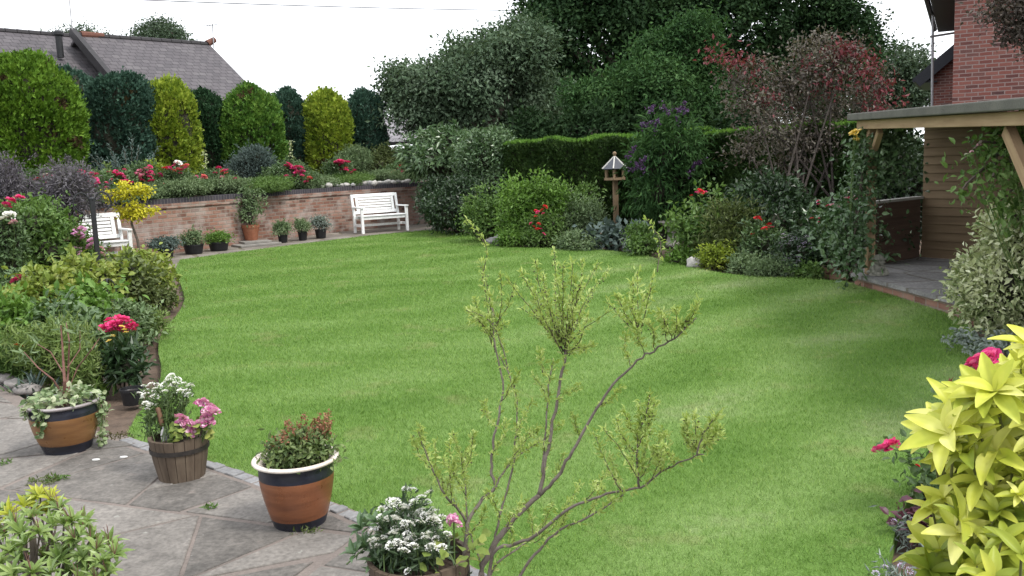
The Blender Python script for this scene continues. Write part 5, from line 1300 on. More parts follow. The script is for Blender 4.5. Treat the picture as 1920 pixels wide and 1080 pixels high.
for bx_, bw_, bt_, lab_ in ((1010, 150, 205, 'dark evergreen mass behind the left end of the flat topped hedge'), (1120, 160, 195, 'dark evergreen mass behind the hedge, left of the butterfly bush'), (1250, 170, 190, 'dark evergreen mass behind the hedge at the butterfly bush'), (1400, 190, 185, 'dark evergreen mass behind the hedge under the purple tree'), (1560, 180, 180, 'dark evergreen mass behind the hedge near the shelter')):
    bush('dark_evergreen', lab_, 'shrub', bx_, bw_, bt_, G_UNDER, d=24 if bx_ < 1380 else 21, L=.15, n=9, cov=2.2, group='dark evergreens behind the hedge', shoots=8)
fb(1385, 110, 385, 500, G_OLIVE, 'spiky brownish green shrub behind the lime plants', L=.10, asp=.2, n=8, cov=2.2, rough=.35)
fb(1345, 62, 460, 508, G_LIME, 'frothy lime green plant right of the pale boulder', L=.05, n=6, name='lime_plant', cat='plant', group='frothy lime green plants')
fb(1415, 80, 438, 500, G_LIME, 'second frothy lime green plant, further back under the red blooms', L=.05, n=6, name='lime_plant', cat='plant', group='frothy lime green plants')
fb(1430, 90, 415, 508, G_ROSE, 'rose bush with the brightest red blooms in the far border', L=.06, n=6, shell=.7, cov=1.7, name='rose_bush', cat='rose bush', hook=flowering([(1420, 409, 6, REDP), (1440, 424, 8, REDP), (1434, 430, 7, REDP), (1410, 440, 5, REDP), (1445, 428, 6, CERISE), (1424, 412, 5, REDP)], REDP, 6, dd=.1))
fb(1496, 90, 438, 519, G_DARK, 'aster clump covered with mauve daisies', L=.055, n=7, name='aster', cat='plant', hook=scatter(MAUVE, 80, .034, n=12), cov=2)
fb(1448, 84, 486, 522, G_SAGE, 'low grey blue mat at the lawn edge below the mauve daisies', L=.05, asp=.3, n=6, name='border_plant', cat='plant')
fb(1400, 60, 480, 515, G_SAGE, 'low grey green plant between the lime plants', L=.05, n=4, name='border_plant', cat='plant')
fb(1512, 40, 498, 525, G_FRESH, 'tiny leafy plant beside the tipped black pot', L=.06, n=3, name='border_plant', cat='plant')
fb(1585, 105, 352, 520, G_GLOSSY, 'tall rose bush with fading white pink blooms by the shelter corner', L=.09, asp=.6, cov=1.9, shell=.7, lobes=spires(10, .15, .5), name='rose_bush', cat='rose bush', hook=flowering([(1598, 370, 6, PALEP), (1605, 382, 6, SALMON), (1560, 385, 5, PALEP), (1535, 378, 4, WHITEP), (1590, 362, 5, WHITEP), (1612, 376, 5, PALEP), (1522, 410, 4, SALMON)], PALEP, 5))
fb(1650, 80, 395, 510, G_DARK, 'dark bush against the low wooden wall behind the statue', L=.07, n=6, cov=2)
fb(1480, 60, 360, 490, G_DARK, 'small dark upright shrub behind the mauve daisies', L=.07, n=6, cov=2)

# climbing plants on the shelter
def climber(name, label, cat, pts, d, m, L, asp, n, width, seed, hook=None, droop=.3, zref=0.0, dd=None):
    """a climber along pixel paths d metres away: stems with leaves either side"""
    rng = np.random.default_rng(seed); base = P(*pts[0][0], d); p0 = Vector((base.x, base.y, zref)); t = thing(name, label, cat, p0); st = MB(); Pn = []
    for path in pts:
        q = smooth_poly([tuple(P(x, y, d + (rng.random() - .5) * .25) - p0) for x, y in path], 5) if False else [P(x, y, d + (rng.random() - .5) * .25) - p0 for x, y in path]
        st.tube(q, [.012] * (len(q) - 1) + [.004], 5)
        A = np.array([tuple(v) for v in q]); seg = rng.integers(0, len(A) - 1, n); u = rng.random(n)[:, None]
        Pn.append(A[seg] * (1 - u) + A[seg + 1] * u + rng.normal(size=(n, 3)) * width * np.array([1, .8, 1]))
    Pn = np.concatenate(Pn); D = rng.normal(size=Pn.shape) * .8 + np.array([0, -.4, -droop]); Nn = rng.normal(size=Pn.shape) * .5 + np.array([0, -.3, .7])
    sz = L * (.6 + .8 * rng.random(len(Pn))); V, Fc = leaves(T_OVAL, Pn, D, Nn, sz, sz * asp); mb = MB(); mb.add(V, Fc); mb.build('foliage', [m], t); st.build('stem', [BARK], t)
    if hook: hook(t, None, rng, 1, 1, None)
    return t
climber('climbing_rose', 'climbing rose over the left shelter post with two yellow blooms', 'climbing rose',
        [[(1588, 508), (1604, 430), (1618, 340), (1610, 262)], [(1618, 400), (1635, 340), (1650, 290), (1665, 275), (1690, 290)], [(1588, 500), (1605, 400), (1622, 300), (1632, 262)], [(1602, 470), (1585, 430), (1578, 400)], [(1650, 300), (1640, 330), (1672, 310), (1700, 330)], [(1620, 300), (1660, 265), (1680, 262)]], 10.55, G_GLOSSY, .07, .6, 420, .13, 31,
        flowering([(1604, 250, 9, YELP), (1607, 266, 9, YELP), (1601, 254, 6, YELP)], YELP, 8, dd=.1))
climber('climbing_rose', 'flowering climber hanging from the right side of the shelter, yellow roses on top', 'climbing rose',
        [[(1965, 560), (1950, 430), (1945, 330), (1925, 250), (1900, 215)], [(1925, 300), (1880, 268), (1840, 265), (1805, 300)], [(1930, 330), (1880, 300), (1850, 310), (1812, 345), (1800, 362)], [(1940, 380), (1905, 350), (1880, 372), (1846, 372)], [(1930, 260), (1910, 240), (1880, 250), (1850, 250)], [(1940, 440), (1900, 400), (1885, 410)], [(1915, 300), (1870, 290), (1862, 330), (1890, 345)], [(1925, 290), (1895, 300), (1905, 330)]], 7.0, G_FRESH, .062, .55, 120, .075, 32,
        flowering([(1886, 205, 8, YELP), (1912, 206, 9, YELP), (1905, 214, 7, PALEP), (1918, 212, 7, YELP), (1900, 205, 5, PALEP), (1822, 285, 4, PALEP), (1812, 290, 4, WHITEP), (1835, 272, 4, PALEP)], YELP, 7, dd=.1))
bronze = tree('bronze_tree', 'bronze leaved branches reaching in at the top right corner before the brick house', L_BRONZE, [(1880, 20, 34), (1925, 45, 36), (1960, 0, 50), (1900, 70, 22), (1990, 80, 60), (1945, -50, 60)], 2000, 9.5, .055, .5, 6500, seed=33, rc=.10, tr=.05, shell=.85, droop=.3)

# ------------------------------------------------------------------ right bed
bush('variegated_shrub', 'dense cream and green variegated shrub at the right end of the shelter plinth', 'shrub', 1925, 225, 372, G_VARIEG, base=655, zb=-.05, L=.055, asp=.5, n=14, cov=6, maxn=70000, rc=.075, per=10, dy=.85, shell=.25, rough=.12)
def trailing(px, base, label):
    p = G(px, base, -.04); t = thing('trailing_plant', label, 'plant', p); rng = np.random.default_rng(9); Pn = []; st = MB()
    for i in range(16):
        a = rng.random() * 6.28; L = .18 + .22 * rng.random(); e = np.array([math.cos(a) * L, math.sin(a) * L * .8, .06 + .16 * rng.random()]); mid = e * .55 + np.array([0, 0, .09])
        st.tube([(0, 0, 0), tuple(mid), tuple(e)], [.005, .004, .002], 4); u = rng.random(26)[:, None]; Pn.append(np.where(u < .5, mid * u * 2, mid + (e - mid) * (u * 2 - 1)) + rng.normal(size=(26, 3)) * .018)
    Pn = np.concatenate(Pn); V, Fc = leaves(T_OVAL, Pn, rng.normal(size=Pn.shape), rng.normal(size=Pn.shape) + np.array([0, 0, 1]), .045, .026); mb = MB(); mb.add(V, Fc); mb.build('foliage', [G_SILVER], t); st.build('stem', [STALK], t)
trailing(1835, 668, 'silvery trailing plant at the foot of the variegated shrub'); trailing(1880, 690, 'second silvery trailing plant, nearer and closer to the pink roses')

# ------------------------------------------------------------------ left bed
LB = 'leafy plants in the left bed'
def lbp(px, w, top, base, m, label, **k): return bush(k.pop('name', 'border_plant'), label, k.pop('cat', 'plant'), px, w, top, m, base=base, zb=-.05, group=k.pop('group', LB), **k)
lbp(20, 140, 276, 530, G_PURPLE, 'tall feathery blackish purple shrub at the left edge of the bed', name='purple_shrub', cat='shrub', L=.07, asp=.26, n=9, cov=1.3, shell=.8, rough=.4, core=0, stems=9, group='feathery purple shrubs')
lbp(135, 130, 318, 520, G_PURPLE, 'feathery purple shrub with bare legs beside the black hanging post', name='purple_shrub', cat='shrub', L=.075, asp=.3, n=8, cov=1.1, shell=.7, rough=.3, core=0, stems=8, group='feathery purple shrubs',
    lobes=lambda W_, H_, rng: [(rng.normal() * W_ * .2, rng.normal() * W_ * .15, H_ * (.62 + .3 * rng.random()), W_ * .26, W_ * .26, H_ * .13) for _ in range(9)])
lbp(70, 170, 375, 545, G_FRESH, 'dense mid green shrub under the purple ones', name='dark_shrub', cat='shrub', L=.085, n=9, cov=2.4)
lbp(105, 110, 400, 540, G_BRIGHT, 'bright green leafy perennial among the purple stems', L=.08, n=6, cov=1.8)
lbp(20, 80, 385, 560, G_ROSE, 'rose bush with creamy white and cerise blooms at the left picture edge', name='rose_bush', cat='rose bush', L=.07, n=6, cov=2, hook=flowering([(20, 378, 9, CERISE), (36, 372, 8, CERISE), (12, 385, 7, CERISE), (18, 405, 10, WHITEP), (8, 412, 9, WHITEP), (26, 418, 7, PALEP)], CERISE, 8))
lbp(150, 80, 420, 540, G_FRESH, 'tall phlox with lilac pink flower heads before the half hidden bench', name='phlox', L=.07, n=5, cov=1.5, core=.5, hook=flowering([(150, 432, 9), (147, 442, 9), (152, 450, 8), (172, 452, 7), (170, 462, 7), (128, 466, 9, PALEP), (142, 470, 9, PALEP), (134, 478, 8, PALEP), (190, 477, 6, PALEP), (100, 478, 6, PALEP), (126, 450, 6, PALEP), (190, 466, 5, PALEP)], petalmat('phlox_petal', (.42, .16, .32), (.55, .26, .44), (.64, .4, .55)), 8))
def yellow_tree():
    d = 16.3; p = B(266, d, -.05); t = thing('golden_leaved_tree', 'little tree with flat tiers of bright yellow leaves beside the half hidden bench', 'tree', p); p0 = Vector(p); rng = np.random.default_rng(6)
    mb = MB(); tr = [P(266, 503, d), P(258, 450, d), P(247, 420, d), P(248, 385, d), P(243, 368, d), P(238, 352, d)]; mb.tube([q - p0 for q in tr], [.03, .025, .022, .02, .014, .008], 7)
    Pn = []; Dn = []
    for (x0, y0), (x1, y1), (x2, y2), n in (((243, 366), (225, 362), (198, 360), 240), ((241, 362), (255, 352), (276, 352), 200), ((240, 356), (234, 348), (226, 344), 170), ((242, 366), (262, 358), (279, 365), 150), ((247, 395), (262, 396), (294, 393), 240), ((247, 398), (235, 396), (222, 388), 170), ((248, 405), (255, 405), (268, 402), 160), ((246, 392), (240, 404), (232, 404), 160), ((243, 362), (215, 368), (205, 372), 140), ((247, 385), (250, 382), (262, 384), 120)):
        a, b, c = (P(x, y, d + rng.normal() * .12) - p0 for x, y in ((x0, y0), (x1, y1), (x2, y2))); mb.tube([a, b, c], [.008, .006, .003], 4)
        A = np.array([tuple(a), tuple(b), tuple(c)]); u = rng.random(n)[:, None] ** .8 * 2; q = np.where(u < 1, A[0] + (A[1] - A[0]) * u, A[1] + (A[2] - A[1]) * (u - 1))
        Pn.append(q + rng.normal(size=(n, 3)) * np.array([.05, .09, .035])); Dn.append(nrm(A[2] - A[0])[None] * .6 + rng.normal(size=(n, 3)) * .6 + np.array([0, 0, -.45]))
    Pn = np.concatenate(Pn); Dn = np.concatenate(Dn); V, Fc = leaves(T_DIA, Pn, Dn, rng.normal(size=Dn.shape) * .4 + np.array([0, -.2, 1]), .075 * (.6 + .6 * rng.random(len(Pn))), .036)
    m2 = MB(); m2.add(V, Fc); m2.build('crown', [G_YELLOW], t); mb.build('trunk', [BARK], t)
yellow_tree()
AZ = 'reddening lime leaved shrubs in the left bed'
lbp(160, 130, 484, 600, G_AUTUMN, 'lime leaved shrub with red tinges left of the plant support', name='lime_shrub', cat='shrub', L=.085, asp=.55, n=9, cov=2.4, group=AZ, tpl=T_OVAL, per=6)
lbp(90, 110, 500, 640, G_AUTUMN, 'lime leaved shrub with red tinges, lower and nearest to the left edge', name='lime_shrub', cat='shrub', L=.085, asp=.55, n=9, cov=2.4, group=AZ, tpl=T_OVAL, per=6)
lbp(270, 110, 470, 570, G_AUTUMN, 'lime leaved shrub with red tinges reaching the lawn corner below the dark pot', name='lime_shrub', cat='shrub', L=.08, asp=.55, n=9, cov=2.5, group=AZ, tpl=T_OVAL, per=6, seed=41)
lbp(250, 70, 485, 585, G_OLIVE, 'olive leaved shrub between the plant support and the lawn corner', name='olive_shrub', cat='shrub', L=.08, asp=.55, n=7, cov=2.2)
lbp(304, 46, 540, 585, G_OLIVE, 'low brownish green plant at the lawn edge below the lawn corner', L=.055, n=5)
lbp(175, 90, 545, 655, G_BRIGHT, 'leafy green plant around the plant support', L=.09, asp=.6, n=7, cov=2.2, tpl=T_OVAL, per=6)
lbp(248, 60, 565, 655, G_SAGE, 'grey green sprawling plant behind the cerise flower cluster', L=.06, n=6)
lbp(284, 34, 580, 640, G_FERN, 'pale sprawling plant on the soil beside the bend of the lawn', L=.05, asp=.3, n=4)
lbp(30, 130, 545, 690, G_BRIGHT, 'mass of mid green perennial leaves at the left edge', L=.07, n=8, cov=2.4)
lbp(40, 80, 508, 610, G_ROSE, 'rose bush with two crimson blooms above the perennial leaves', name='rose_bush', cat='rose bush', L=.07, n=5, cov=1.8, hook=flowering([(32, 528, 10), (57, 526, 9), (36, 520, 7)], petalmat('crimson_petal', (.3, .015, .07), (.42, .03, .12), (.5, .07, .18)), 9))
lbp(120, 110, 560, 690, G_ROSE, 'rose leaved bush with blue tinted leaves in mid bed', L=.075, asp=.6, n=7, cov=2, tpl=T_OVAL, per=6)
def pinks(root, lb, rng, W_, H_, C):
    rr = random.Random(2); p0 = Vector(root.location); d = depth(p0) - .32
    st = MB()
    for j in range(40):
        a = rr.random() * 6.28; r_ = rr.random() ** .5; q = P(221 + math.cos(a) * r_ * 31, 609 + math.sin(a) * r_ * 13 + 6 * abs(math.cos(a) * r_), d + rr.uniform(-.08, .12)) - p0
        put_bloom(root, q, .042, CERISE, rr, True, 20); st.tube([(q.x * .5, q.y, q.z * .5), q], [.004, .003], 4)
    for x, y in ((228, 613), (236, 624), (211, 631), (233, 619), (205, 640)): put_bloom(root, P(x, y, d - .2) - p0, .022, YELP, rr, True, 20, 'bloom', 'small pale yellow bloom')
    st.build('flower_stalk', [STALK], root)
lbp(222, 62, 600, 715, G_ROSE, 'plant with a domed cluster of cerise flowers beside the lawn', name='sweet_william', L=.06, n=6, cov=1.8, hook=pinks)
lbp(234, 58, 634, 735, G_DARK, 'glossy dark leaved plant growing from the black pot in the bed', name='potted_plant', L=.10, asp=.3, n=7, cov=2.2, rc=.07, hook=scatter(WHITEP, 8, .01))
simple_pot('plant_pot', 'black pot standing in the left bed behind the stout glazed pot', 'pot', 250, 757, 44, 30, POTBLK, None, .8, .02, -.05)
def ferny(px, w, top, base, label, seed, n=60, m=G_FERN, orange=None):
    p, W_, H_, d = place(px, w, top, base, None, -.05); t = thing('ferny_plant', label, 'plant', p); rng = np.random.default_rng(seed); st = MB(); Pn = []; Dn = []
    for i in range(n):
        a = rng.random() * 6.283; r_ = W_ * .5 * rng.random() ** .6; h = H_ * (.55 + .45 * rng.random()); e = np.array([math.cos(a) * r_, math.sin(a) * r_ * .8, h]); mid = e * np.array([.35, .35, .55])
        st.tube([(0, 0, 0), tuple(mid), tuple(e)], [.005, .004, .0015], 4); u = .25 + .75 * rng.random(75)[:, None]
        q = np.where(u < .55, mid * u / .55, mid + (e - mid) * (u - .55) / .45); Pn.append(q + rng.normal(size=q.shape) * .03); Dn.append(rng.normal(size=q.shape) + np.array([0, 0, .5]))
    Pn = np.concatenate(Pn); Dn = np.concatenate(Dn); V, Fc = leaves(T_DIA, Pn, Dn, rng.normal(size=Dn.shape), .085 * (.5 + .8 * rng.random(len(Pn))), .012); mb = MB(); mb.add(V, Fc); mb.build('foliage', [m], t); st.build('stem', [STALK], t)
    if orange:
        rr = random.Random(1)
        for x, y in orange: put_bloom(t, P(x, y, d - .3) - Vector(p), .028, ORNG, rr, True, 20)
ferny(105, 190, 600, 730, 'large airy fern leaved plant behind the stout glazed pot', 61, 80, G_FERN, ((32, 648), (42, 650)))
ferny(30, 110, 640, 725, 'airy fern leaved plant at the left edge over the edging stones', 62, 44, G_FRESH)
ferny(160, 90, 640, 745, 'small airy plant between the glazed pot and the black pot', 63, 34)

def strap(px, base, w, top, label, seed, n, m, wid=.022, zb=-.05):
    p, W_, H_, d = place(px, w, top, base, None, zb); t = thing('strap_leaved_plant', label, 'plant', p); rng = np.random.default_rng(seed)
    a = rng.random(n) * 6.283; tilt = .25 + .6 * rng.random(n); D = np.stack([np.cos(a) * tilt, np.sin(a) * tilt, np.ones(n)], 1); L = H_ * (.7 + .5 * rng.random(n)); Nn = np.stack([-np.cos(a), -np.sin(a), tilt], 1)
    V, Fc = leaves(T_STRAP, rng.normal(size=(n, 3)) * np.array([.05, .05, 0]), D, Nn, L, wid); mb = MB(); mb.add(V, Fc); mb.build('foliage', [m], t)
strap(66, 748, 90, 690, 'strap leaved clump left of the stout glazed pot', 71, 40, G_BLUE)
strap(196, 742, 60, 690, 'strap leaved clump right of the stout glazed pot', 72, 30, G_FRESH)
strap(40, 745, 60, 700, 'small strap leaved tuft at the patio corner', 73, 20, G_SAGE)

# plants in the pots along the wall
def inpot(pos, r_, label, m, h, w=1.6, L=.06, n=6, name='potted_plant', **k):
    d = depth(pos); x = 960 + F * (pos - CAM).dot(RR) / d; kk = d / F; y0 = 540 - F * (pos - CAM).dot(UU) / d
    return bush(name, label, 'potted plant', x, 2 * r_ * w / kk, y0 - h / kk, m, d=d, zb=pos.z, L=L, n=n, dy=2 * r_ * w, core=.5, **k)
inpot(pterra, rter, 'leggy grey green shrub growing in the terracotta pot', G_SAGE, .92, 1.5, .07, 8, cov=1.0, shell=.8, rough=.35, hook=scatter(PALEP, 5, .02))
inpot(ptr1, r1_, 'small grey plant with dry pink stalks in the leftmost planter', G_SAGE, .30, 1.0, .045, 4, hook=scatter(petalmat('dry_petal', (.3, .17, .12), (.4, .25, .18), (.45, .32, .25)), 8, .03))
inpot(ptr2, r2_, 'low green tufts in the planter beside the slab', G_BRIGHT, .2, 1.1, .05, 4)
inpot(pb1, rb1, 'small grey green herb in the pot nearest the terracotta pot', G_SAGE, .30, 1.7, .045, 5)
inpot(pb2, rb2, 'bushy small herb in the middle one of three small pots', G_SAGE, .30, 1.5, .04, 5)
inpot(pb3, rb3, 'pale twiggy herb in the pot nearest the clear standing bench', G_SILVER, .33, 1.6, .045, 5, cov=1.5)
inpot(pb4, rb4, 'grey mat of leaves in the dark pot at the paving corner', G_BLUE, .20, 1.9, .05, 5)

# ------------------------------------------------------------------ glazed pots, barrel, foreground planting
def glaze(name, c1, c2, c3, rough=.22):
    m, t, b = mat(name); mp = t.nodes.new('ShaderNodeMapping'); mp.inputs['Scale'].default_value = (1.5, 1.5, 9); t.links.new(coords(t), mp.inputs[0])
    f = tex(t, 2.4, 6, mp.outputs[0], .6); t.links.new(ramp(t, [(.3, c1), (.52, c2), (.72, c3)], f).outputs[0], b.inputs['Base Color']); b.inputs['Roughness'].default_value = rough + .14; b.inputs['Specular IOR Level'].default_value = .5
    rr_ = ramp(t, [(.3, (rough,) * 3), (.7, (rough + .25,) * 3)], tex(t, 12, 4)); t.links.new(rr_.outputs[0], b.inputs['Roughness']); bump(t, b, f, .25, .004); return m
GL_BLUE = glaze('blue_black_glaze', (.007, .007, .010), (.011, .012, .020), (.018, .021, .036))
GL_TAN = glaze('tan_glaze', (.10, .046, .018), (.17, .082, .03), (.23, .12, .05))
GL_ORANGE = glaze('orange_brown_glaze', (.095, .034, .016), (.165, .06, .026), (.225, .09, .042))
GL_CREAM = glaze('cream_glaze', (.50, .42, .35), (.68, .61, .54), (.76, .72, .66), .28)
def resample(prof, z0, z1):
    """the part of a (r, z) profile between two heights"""
    out = []
    for (r1, a), (r2, b) in zip(prof[:-1], prof[1:]):
        for u in np.linspace(0, 1, 5)[:-1]: out.append((r1 + (r2 - r1) * u, a + (b - a) * u))
    out.append(prof[-1]); zs = np.array([q[1] for q in out]); rs = np.array([q[0] for q in out])
    keep = [(float(np.interp(z0, zs, rs)), z0)] + [q for q in out if z0 < q[1] < z1] + [(float(np.interp(z1, zs, rs)), z1)]; return keep
def glazed_pot(label, pos, prof, rimr, bands, mats_, rimm):
    t = thing('glazed_pot', label, 'pot', pos); zt = prof[-1][1]
    sm = [tuple(q) for q in smooth_poly(prof, 6)]
    for j, (z0, z1, nm) in enumerate(bands):
        q = resample(sm, z0, z1); mb = MB(); mb.lathe(q, 56, cap0=(j == 0)); mb.build(nm, [mats_[j]], t, smooth=True)
    r_ = prof[-1][0]; mb = MB(); mb.lathe([(r_, zt), (rimr - .006, zt + .004), (rimr, zt + .012), (rimr - .004, zt + .02), (rimr - .018, zt + .021), (r_ - .022, zt + .006), (r_ - .026, zt - .06)], 56); mb.build('rim', [rimm], t, smooth=True)
    mb = MB(); mb.lathe([(r_ - .024, zt - .03), (r_ * .5, zt - .015), (.001, zt - .01)], 28); mb.build('compost', [COMPOST], t, smooth=True)
    return t
ZP = .012
pos = G(563, 979, ZP)
PR = pos
glazed_pot('large orange brown glazed pot with cream rim and dark bands on the patio edge', pos, [(.118, 0), (.128, .03), (.150, .11), (.166, .19), (.171, .245), (.170, .285), (.176, .30)], .199, [(0, .045, 'base_band'), (.045, .237, 'body'), (.237, .30, 'glaze_band')], [GL_BLUE, GL_ORANGE, GL_BLUE], GL_CREAM)
pos = G(128, 842, ZP); PL_ = pos
glazed_pot('stout tan glazed pot with dark blue bands at the end of the left bed', pos, [(.132, 0), (.142, .03), (.172, .11), (.190, .18), (.196, .235), (.195, .27), (.198, .285)], .214, [(0, .06, 'base_band'), (.06, .228, 'body'), (.228, .285, 'glaze_band')], [GL_BLUE, GL_TAN, GL_BLUE], glaze('grey_rim_glaze', (.16, .14, .14), (.26, .23, .23), (.36, .33, .33)))
STAVE = woodmat('barrel_staves', (.045, .034, .024), (.095, .07, .05), (.16, .125, .09), 'Z', .8, 5)
HOOP = noisy('rusty_hoop', (.016, .014, .013), (.035, .028, .024), 12, .6, .3)
def barrel(label, pos, rt, rb_, h, hoops=(.72,)):
    t = thing('half_barrel', label, 'planter', pos); n = 18
    mb = MB()
    for j in range(n):
        a0, a1 = 2 * math.pi * (j + .03) / n, 2 * math.pi * (j + .97) / n; V = []
        dz = random.Random(j).uniform(-.004, .004)
        for z, r_ in ((0, rb_), (h * .5, (rb_ + rt) / 2 + .004), (h + dz, rt)):
            for a in (a0, (a0 + a1) / 2, a1): V.append((math.cos(a) * r_, math.sin(a) * r_, z))
            for a in (a1, (a0 + a1) / 2, a0): V.append((math.cos(a) * (r_ - .018), math.sin(a) * (r_ - .018), z))
        f = [(6 * L + i, 6 * L + (i + 1) % 6, 6 * L + 6 + (i + 1) % 6, 6 * L + 6 + i) for L in range(2) for i in range(6)]; mb.add(V, f + [(12, 13, 14, 15, 16, 17), (5, 4, 3, 2, 1, 0)])
    mb.build('staves', [STAVE], t)
    for u in hoops:
        z = h * u; r_ = rb_ + (rt - rb_) * u + .006; mb = MB(); mb.lathe([(r_ - .001, z - .012), (r_ + .002, z - .012), (r_ + .0025, z + .012), (r_ - .0005, z + .012)], 40); mb.build('hoop', [HOOP], t)
    mb = MB(); mb.lathe([(rt - .02, h - .035), (rt * .5, h - .022), (.001, h - .02)], 24); mb.build('compost', [COMPOST], t)
    return t
pos = G(342, 893, ZP); PB = pos
barrel('small wooden half barrel planter with one dark hoop', pos, .158, .120, .235)
# plants in them
def whorl(c, ax, n, L, rng, open_=1.0, asp=.3):
    ax = np.array(ax) / np.linalg.norm(ax); a = np.arange(n) * 2.39996 + rng.random() * 6; e1 = nrm(np.cross(ax, [.3, .5, .8])); e2 = np.cross(ax, e1)
    op = open_ * (.55 + .6 * (np.arange(n) / max(1, n - 1))) + rng.normal(size=n) * .1
    o_ = np.cos(a)[:, None] * e1 + np.sin(a)[:, None] * e2
    D = o_ * np.sin(op)[:, None] + ax * np.cos(op)[:, None]; Nn = ax * np.sin(op)[:, None] - o_ * np.cos(op)[:, None] * .9
    return np.tile(c, (n, 1)), D, Nn + rng.normal(size=(n, 3)) * .12, L * (.75 + .45 * rng.random(n))

def ivy(root_label, pos, r_, zt, m, seed, n=420, trail=()):
    rng = np.random.default_rng(seed); p0 = pos + Vector((0, 0, zt)); t = thing('trailing_ivy', root_label, 'ivy', p0)
    a = rng.random(n) * 6.283; q = r_ * 1.02 * rng.random(n) ** .5; Pn = np.stack([np.cos(a) * q, np.sin(a) * q, .02 + .09 * rng.random(n) * (1.1 - q / r_ * .6)], 1)
    st = MB(); ex = [Pn]
    for ang, L in trail:
        k = 26; s = np.linspace(0, 1, k); rad = r_ + .02 + .01 * np.sin(s * 5); tr = np.stack([np.cos(ang + .12 * np.sin(s * 4)) * rad, np.sin(ang + .12 * np.sin(s * 4)) * rad, .03 - L * s], 1)
        st.tube([tuple(x) for x in tr[::5]], .003, 4); ex.append(tr + rng.normal(size=tr.shape) * .012)
    Pn = np.concatenate(ex); D = rng.normal(size=Pn.shape) * .7 + Pn * 3 * np.array([1, 1, 0]); Nn = rng.normal(size=Pn.shape) * .5 + np.array([0, -.2, 1])
    V, Fc = leaves(T_OVAL, Pn, D, Nn, .038 * (.6 + .7 * rng.random(len(Pn))), .034); mb = MB(); mb.add(V, Fc); mb.build('foliage', [m], t)
    if trail: st.build('stem', [STALK], t)
ivy('variegated ivy spilling over the rim of the stout tan pot', PL_, .19, .285, leafmat('variegated_ivy_leaf', (.07, .12, .04), (.19, .26, .12), (.40, .43, .28), .45, .2, 4, .35, .3), 81, 330, ((-1.9, .10), (-2.4, .06), (-.05, .3), (.3, .34), (.12, .26), (-1.75, .17)))
# bare reddish stems in the tan pot
RSTEM = noisy('reddish_bark', (.10, .045, .035), (.2, .10, .08), 14, .7, .3)
t = thing('young_shrub', 'young shrub with bare reddish stems growing in the stout tan pot', 'shrub', PL_ + Vector((0, 0, .27))); p0 = Vector(t.location); dd = depth(p0); mb = MB()
for path, r_ in (([(120, 765), (121, 715), (117, 650), (114, 610)], .011), ([(121, 762), (128, 700), (130, 640), (124, 605)], .008), ([(120, 745), (100, 712), (72, 690), (45, 660)], .007), ([(124, 740), (145, 690), (172, 655), (188, 632)], .006), ([(119, 700), (95, 660), (70, 645)], .004), ([(126, 690), (150, 655), (150, 620)], .004)):
    mb.tube([P(x, y, dd + random.Random(x).uniform(-.1, .1)) - p0 if i else P(x, y, dd) - p0 for i, (x, y) in enumerate(path)], [r_, r_ * .8, r_ * .55, r_ * .3][:len(path)], 6)
mb.build('stem', [RSTEM], t)
rng = np.random.default_rng(7); q = []
for x, y in ((45, 660), (114, 610), (124, 605), (188, 632), (70, 645), (150, 620), (60, 675), (160, 640)):
    c = np.array(P(x, y, dd) - p0); q.append(c + rng.normal(size=(9, 3)) * .03)
q = np.concatenate(q); V, Fc = leaves(T_STRAP, q, rng.normal(size=q.shape) + np.array([0, 0, .5]), rng.normal(size=q.shape), .07, .012); mb = MB(); mb.add(V, Fc); mb.build('foliage', [G_SAGE], t)

# the cream rimmed pot: low leafy plant with rusty seed heads
pr3 = PR + Vector((0, 0, .28)); d = depth(pr3); kk = d / F
def rusty(root, lb, rng, W_, H_, C):
    rr = random.Random(5); p0 = Vector(root.location)
    st = MB(); M_RUST = leafmat('rusty_seed', (.15, .06, .03), (.28, .13, .075), (.38, .22, .14), .7, .2, 9)
    for x, y in ((571, 772), (590, 785), (600, 775), (617, 772), (620, 790), (548, 800), (530, 812), (512, 822), (560, 795), (605, 795), (500, 835), (580, 800), (612, 780), (540, 790)):
        e = P(x, y, d + rr.uniform(-.1, .1)) - p0; b = Vector((e.x * .6, e.y, .05)); st.tube([b, b.lerp(e, .6) + Vector((.01, 0, 0)), e], [.003, .002, .001], 4)
        n = 60; u = rng.random(n)[:, None]; A = np.array(b.lerp(e, .45))[None] * (1 - u) + np.array(e)[None] * u + rng.normal(size=(n, 3)) * .016 * (1.2 - u)
        V, Fc = leaves(T_DIA, A, rng.normal(size=A.shape), rng.normal(size=A.shape), .016, .010); mb = MB(); mb.add(V, Fc); mb.build('blossom', [M_RUST], root)
    st.build('flower_stalk', [STALK], root)
bush('potted_plant', 'leafy potted plant with rusty red seed heads in the cream rimmed pot', 'potted plant', 562, 122, 815, leafmat('potted_leaf', (.05, .085, .025), (.10, .15, .045), (.2, .24, .1), .5, .25, 5, .3, .4), d=d, zb=pr3.z - .01, L=.027, asp=.55, n=9, dy=.30, cov=2.4, tpl=T_OVAL, per=7, stems=6, core=.5, up=.5, hook=rusty)

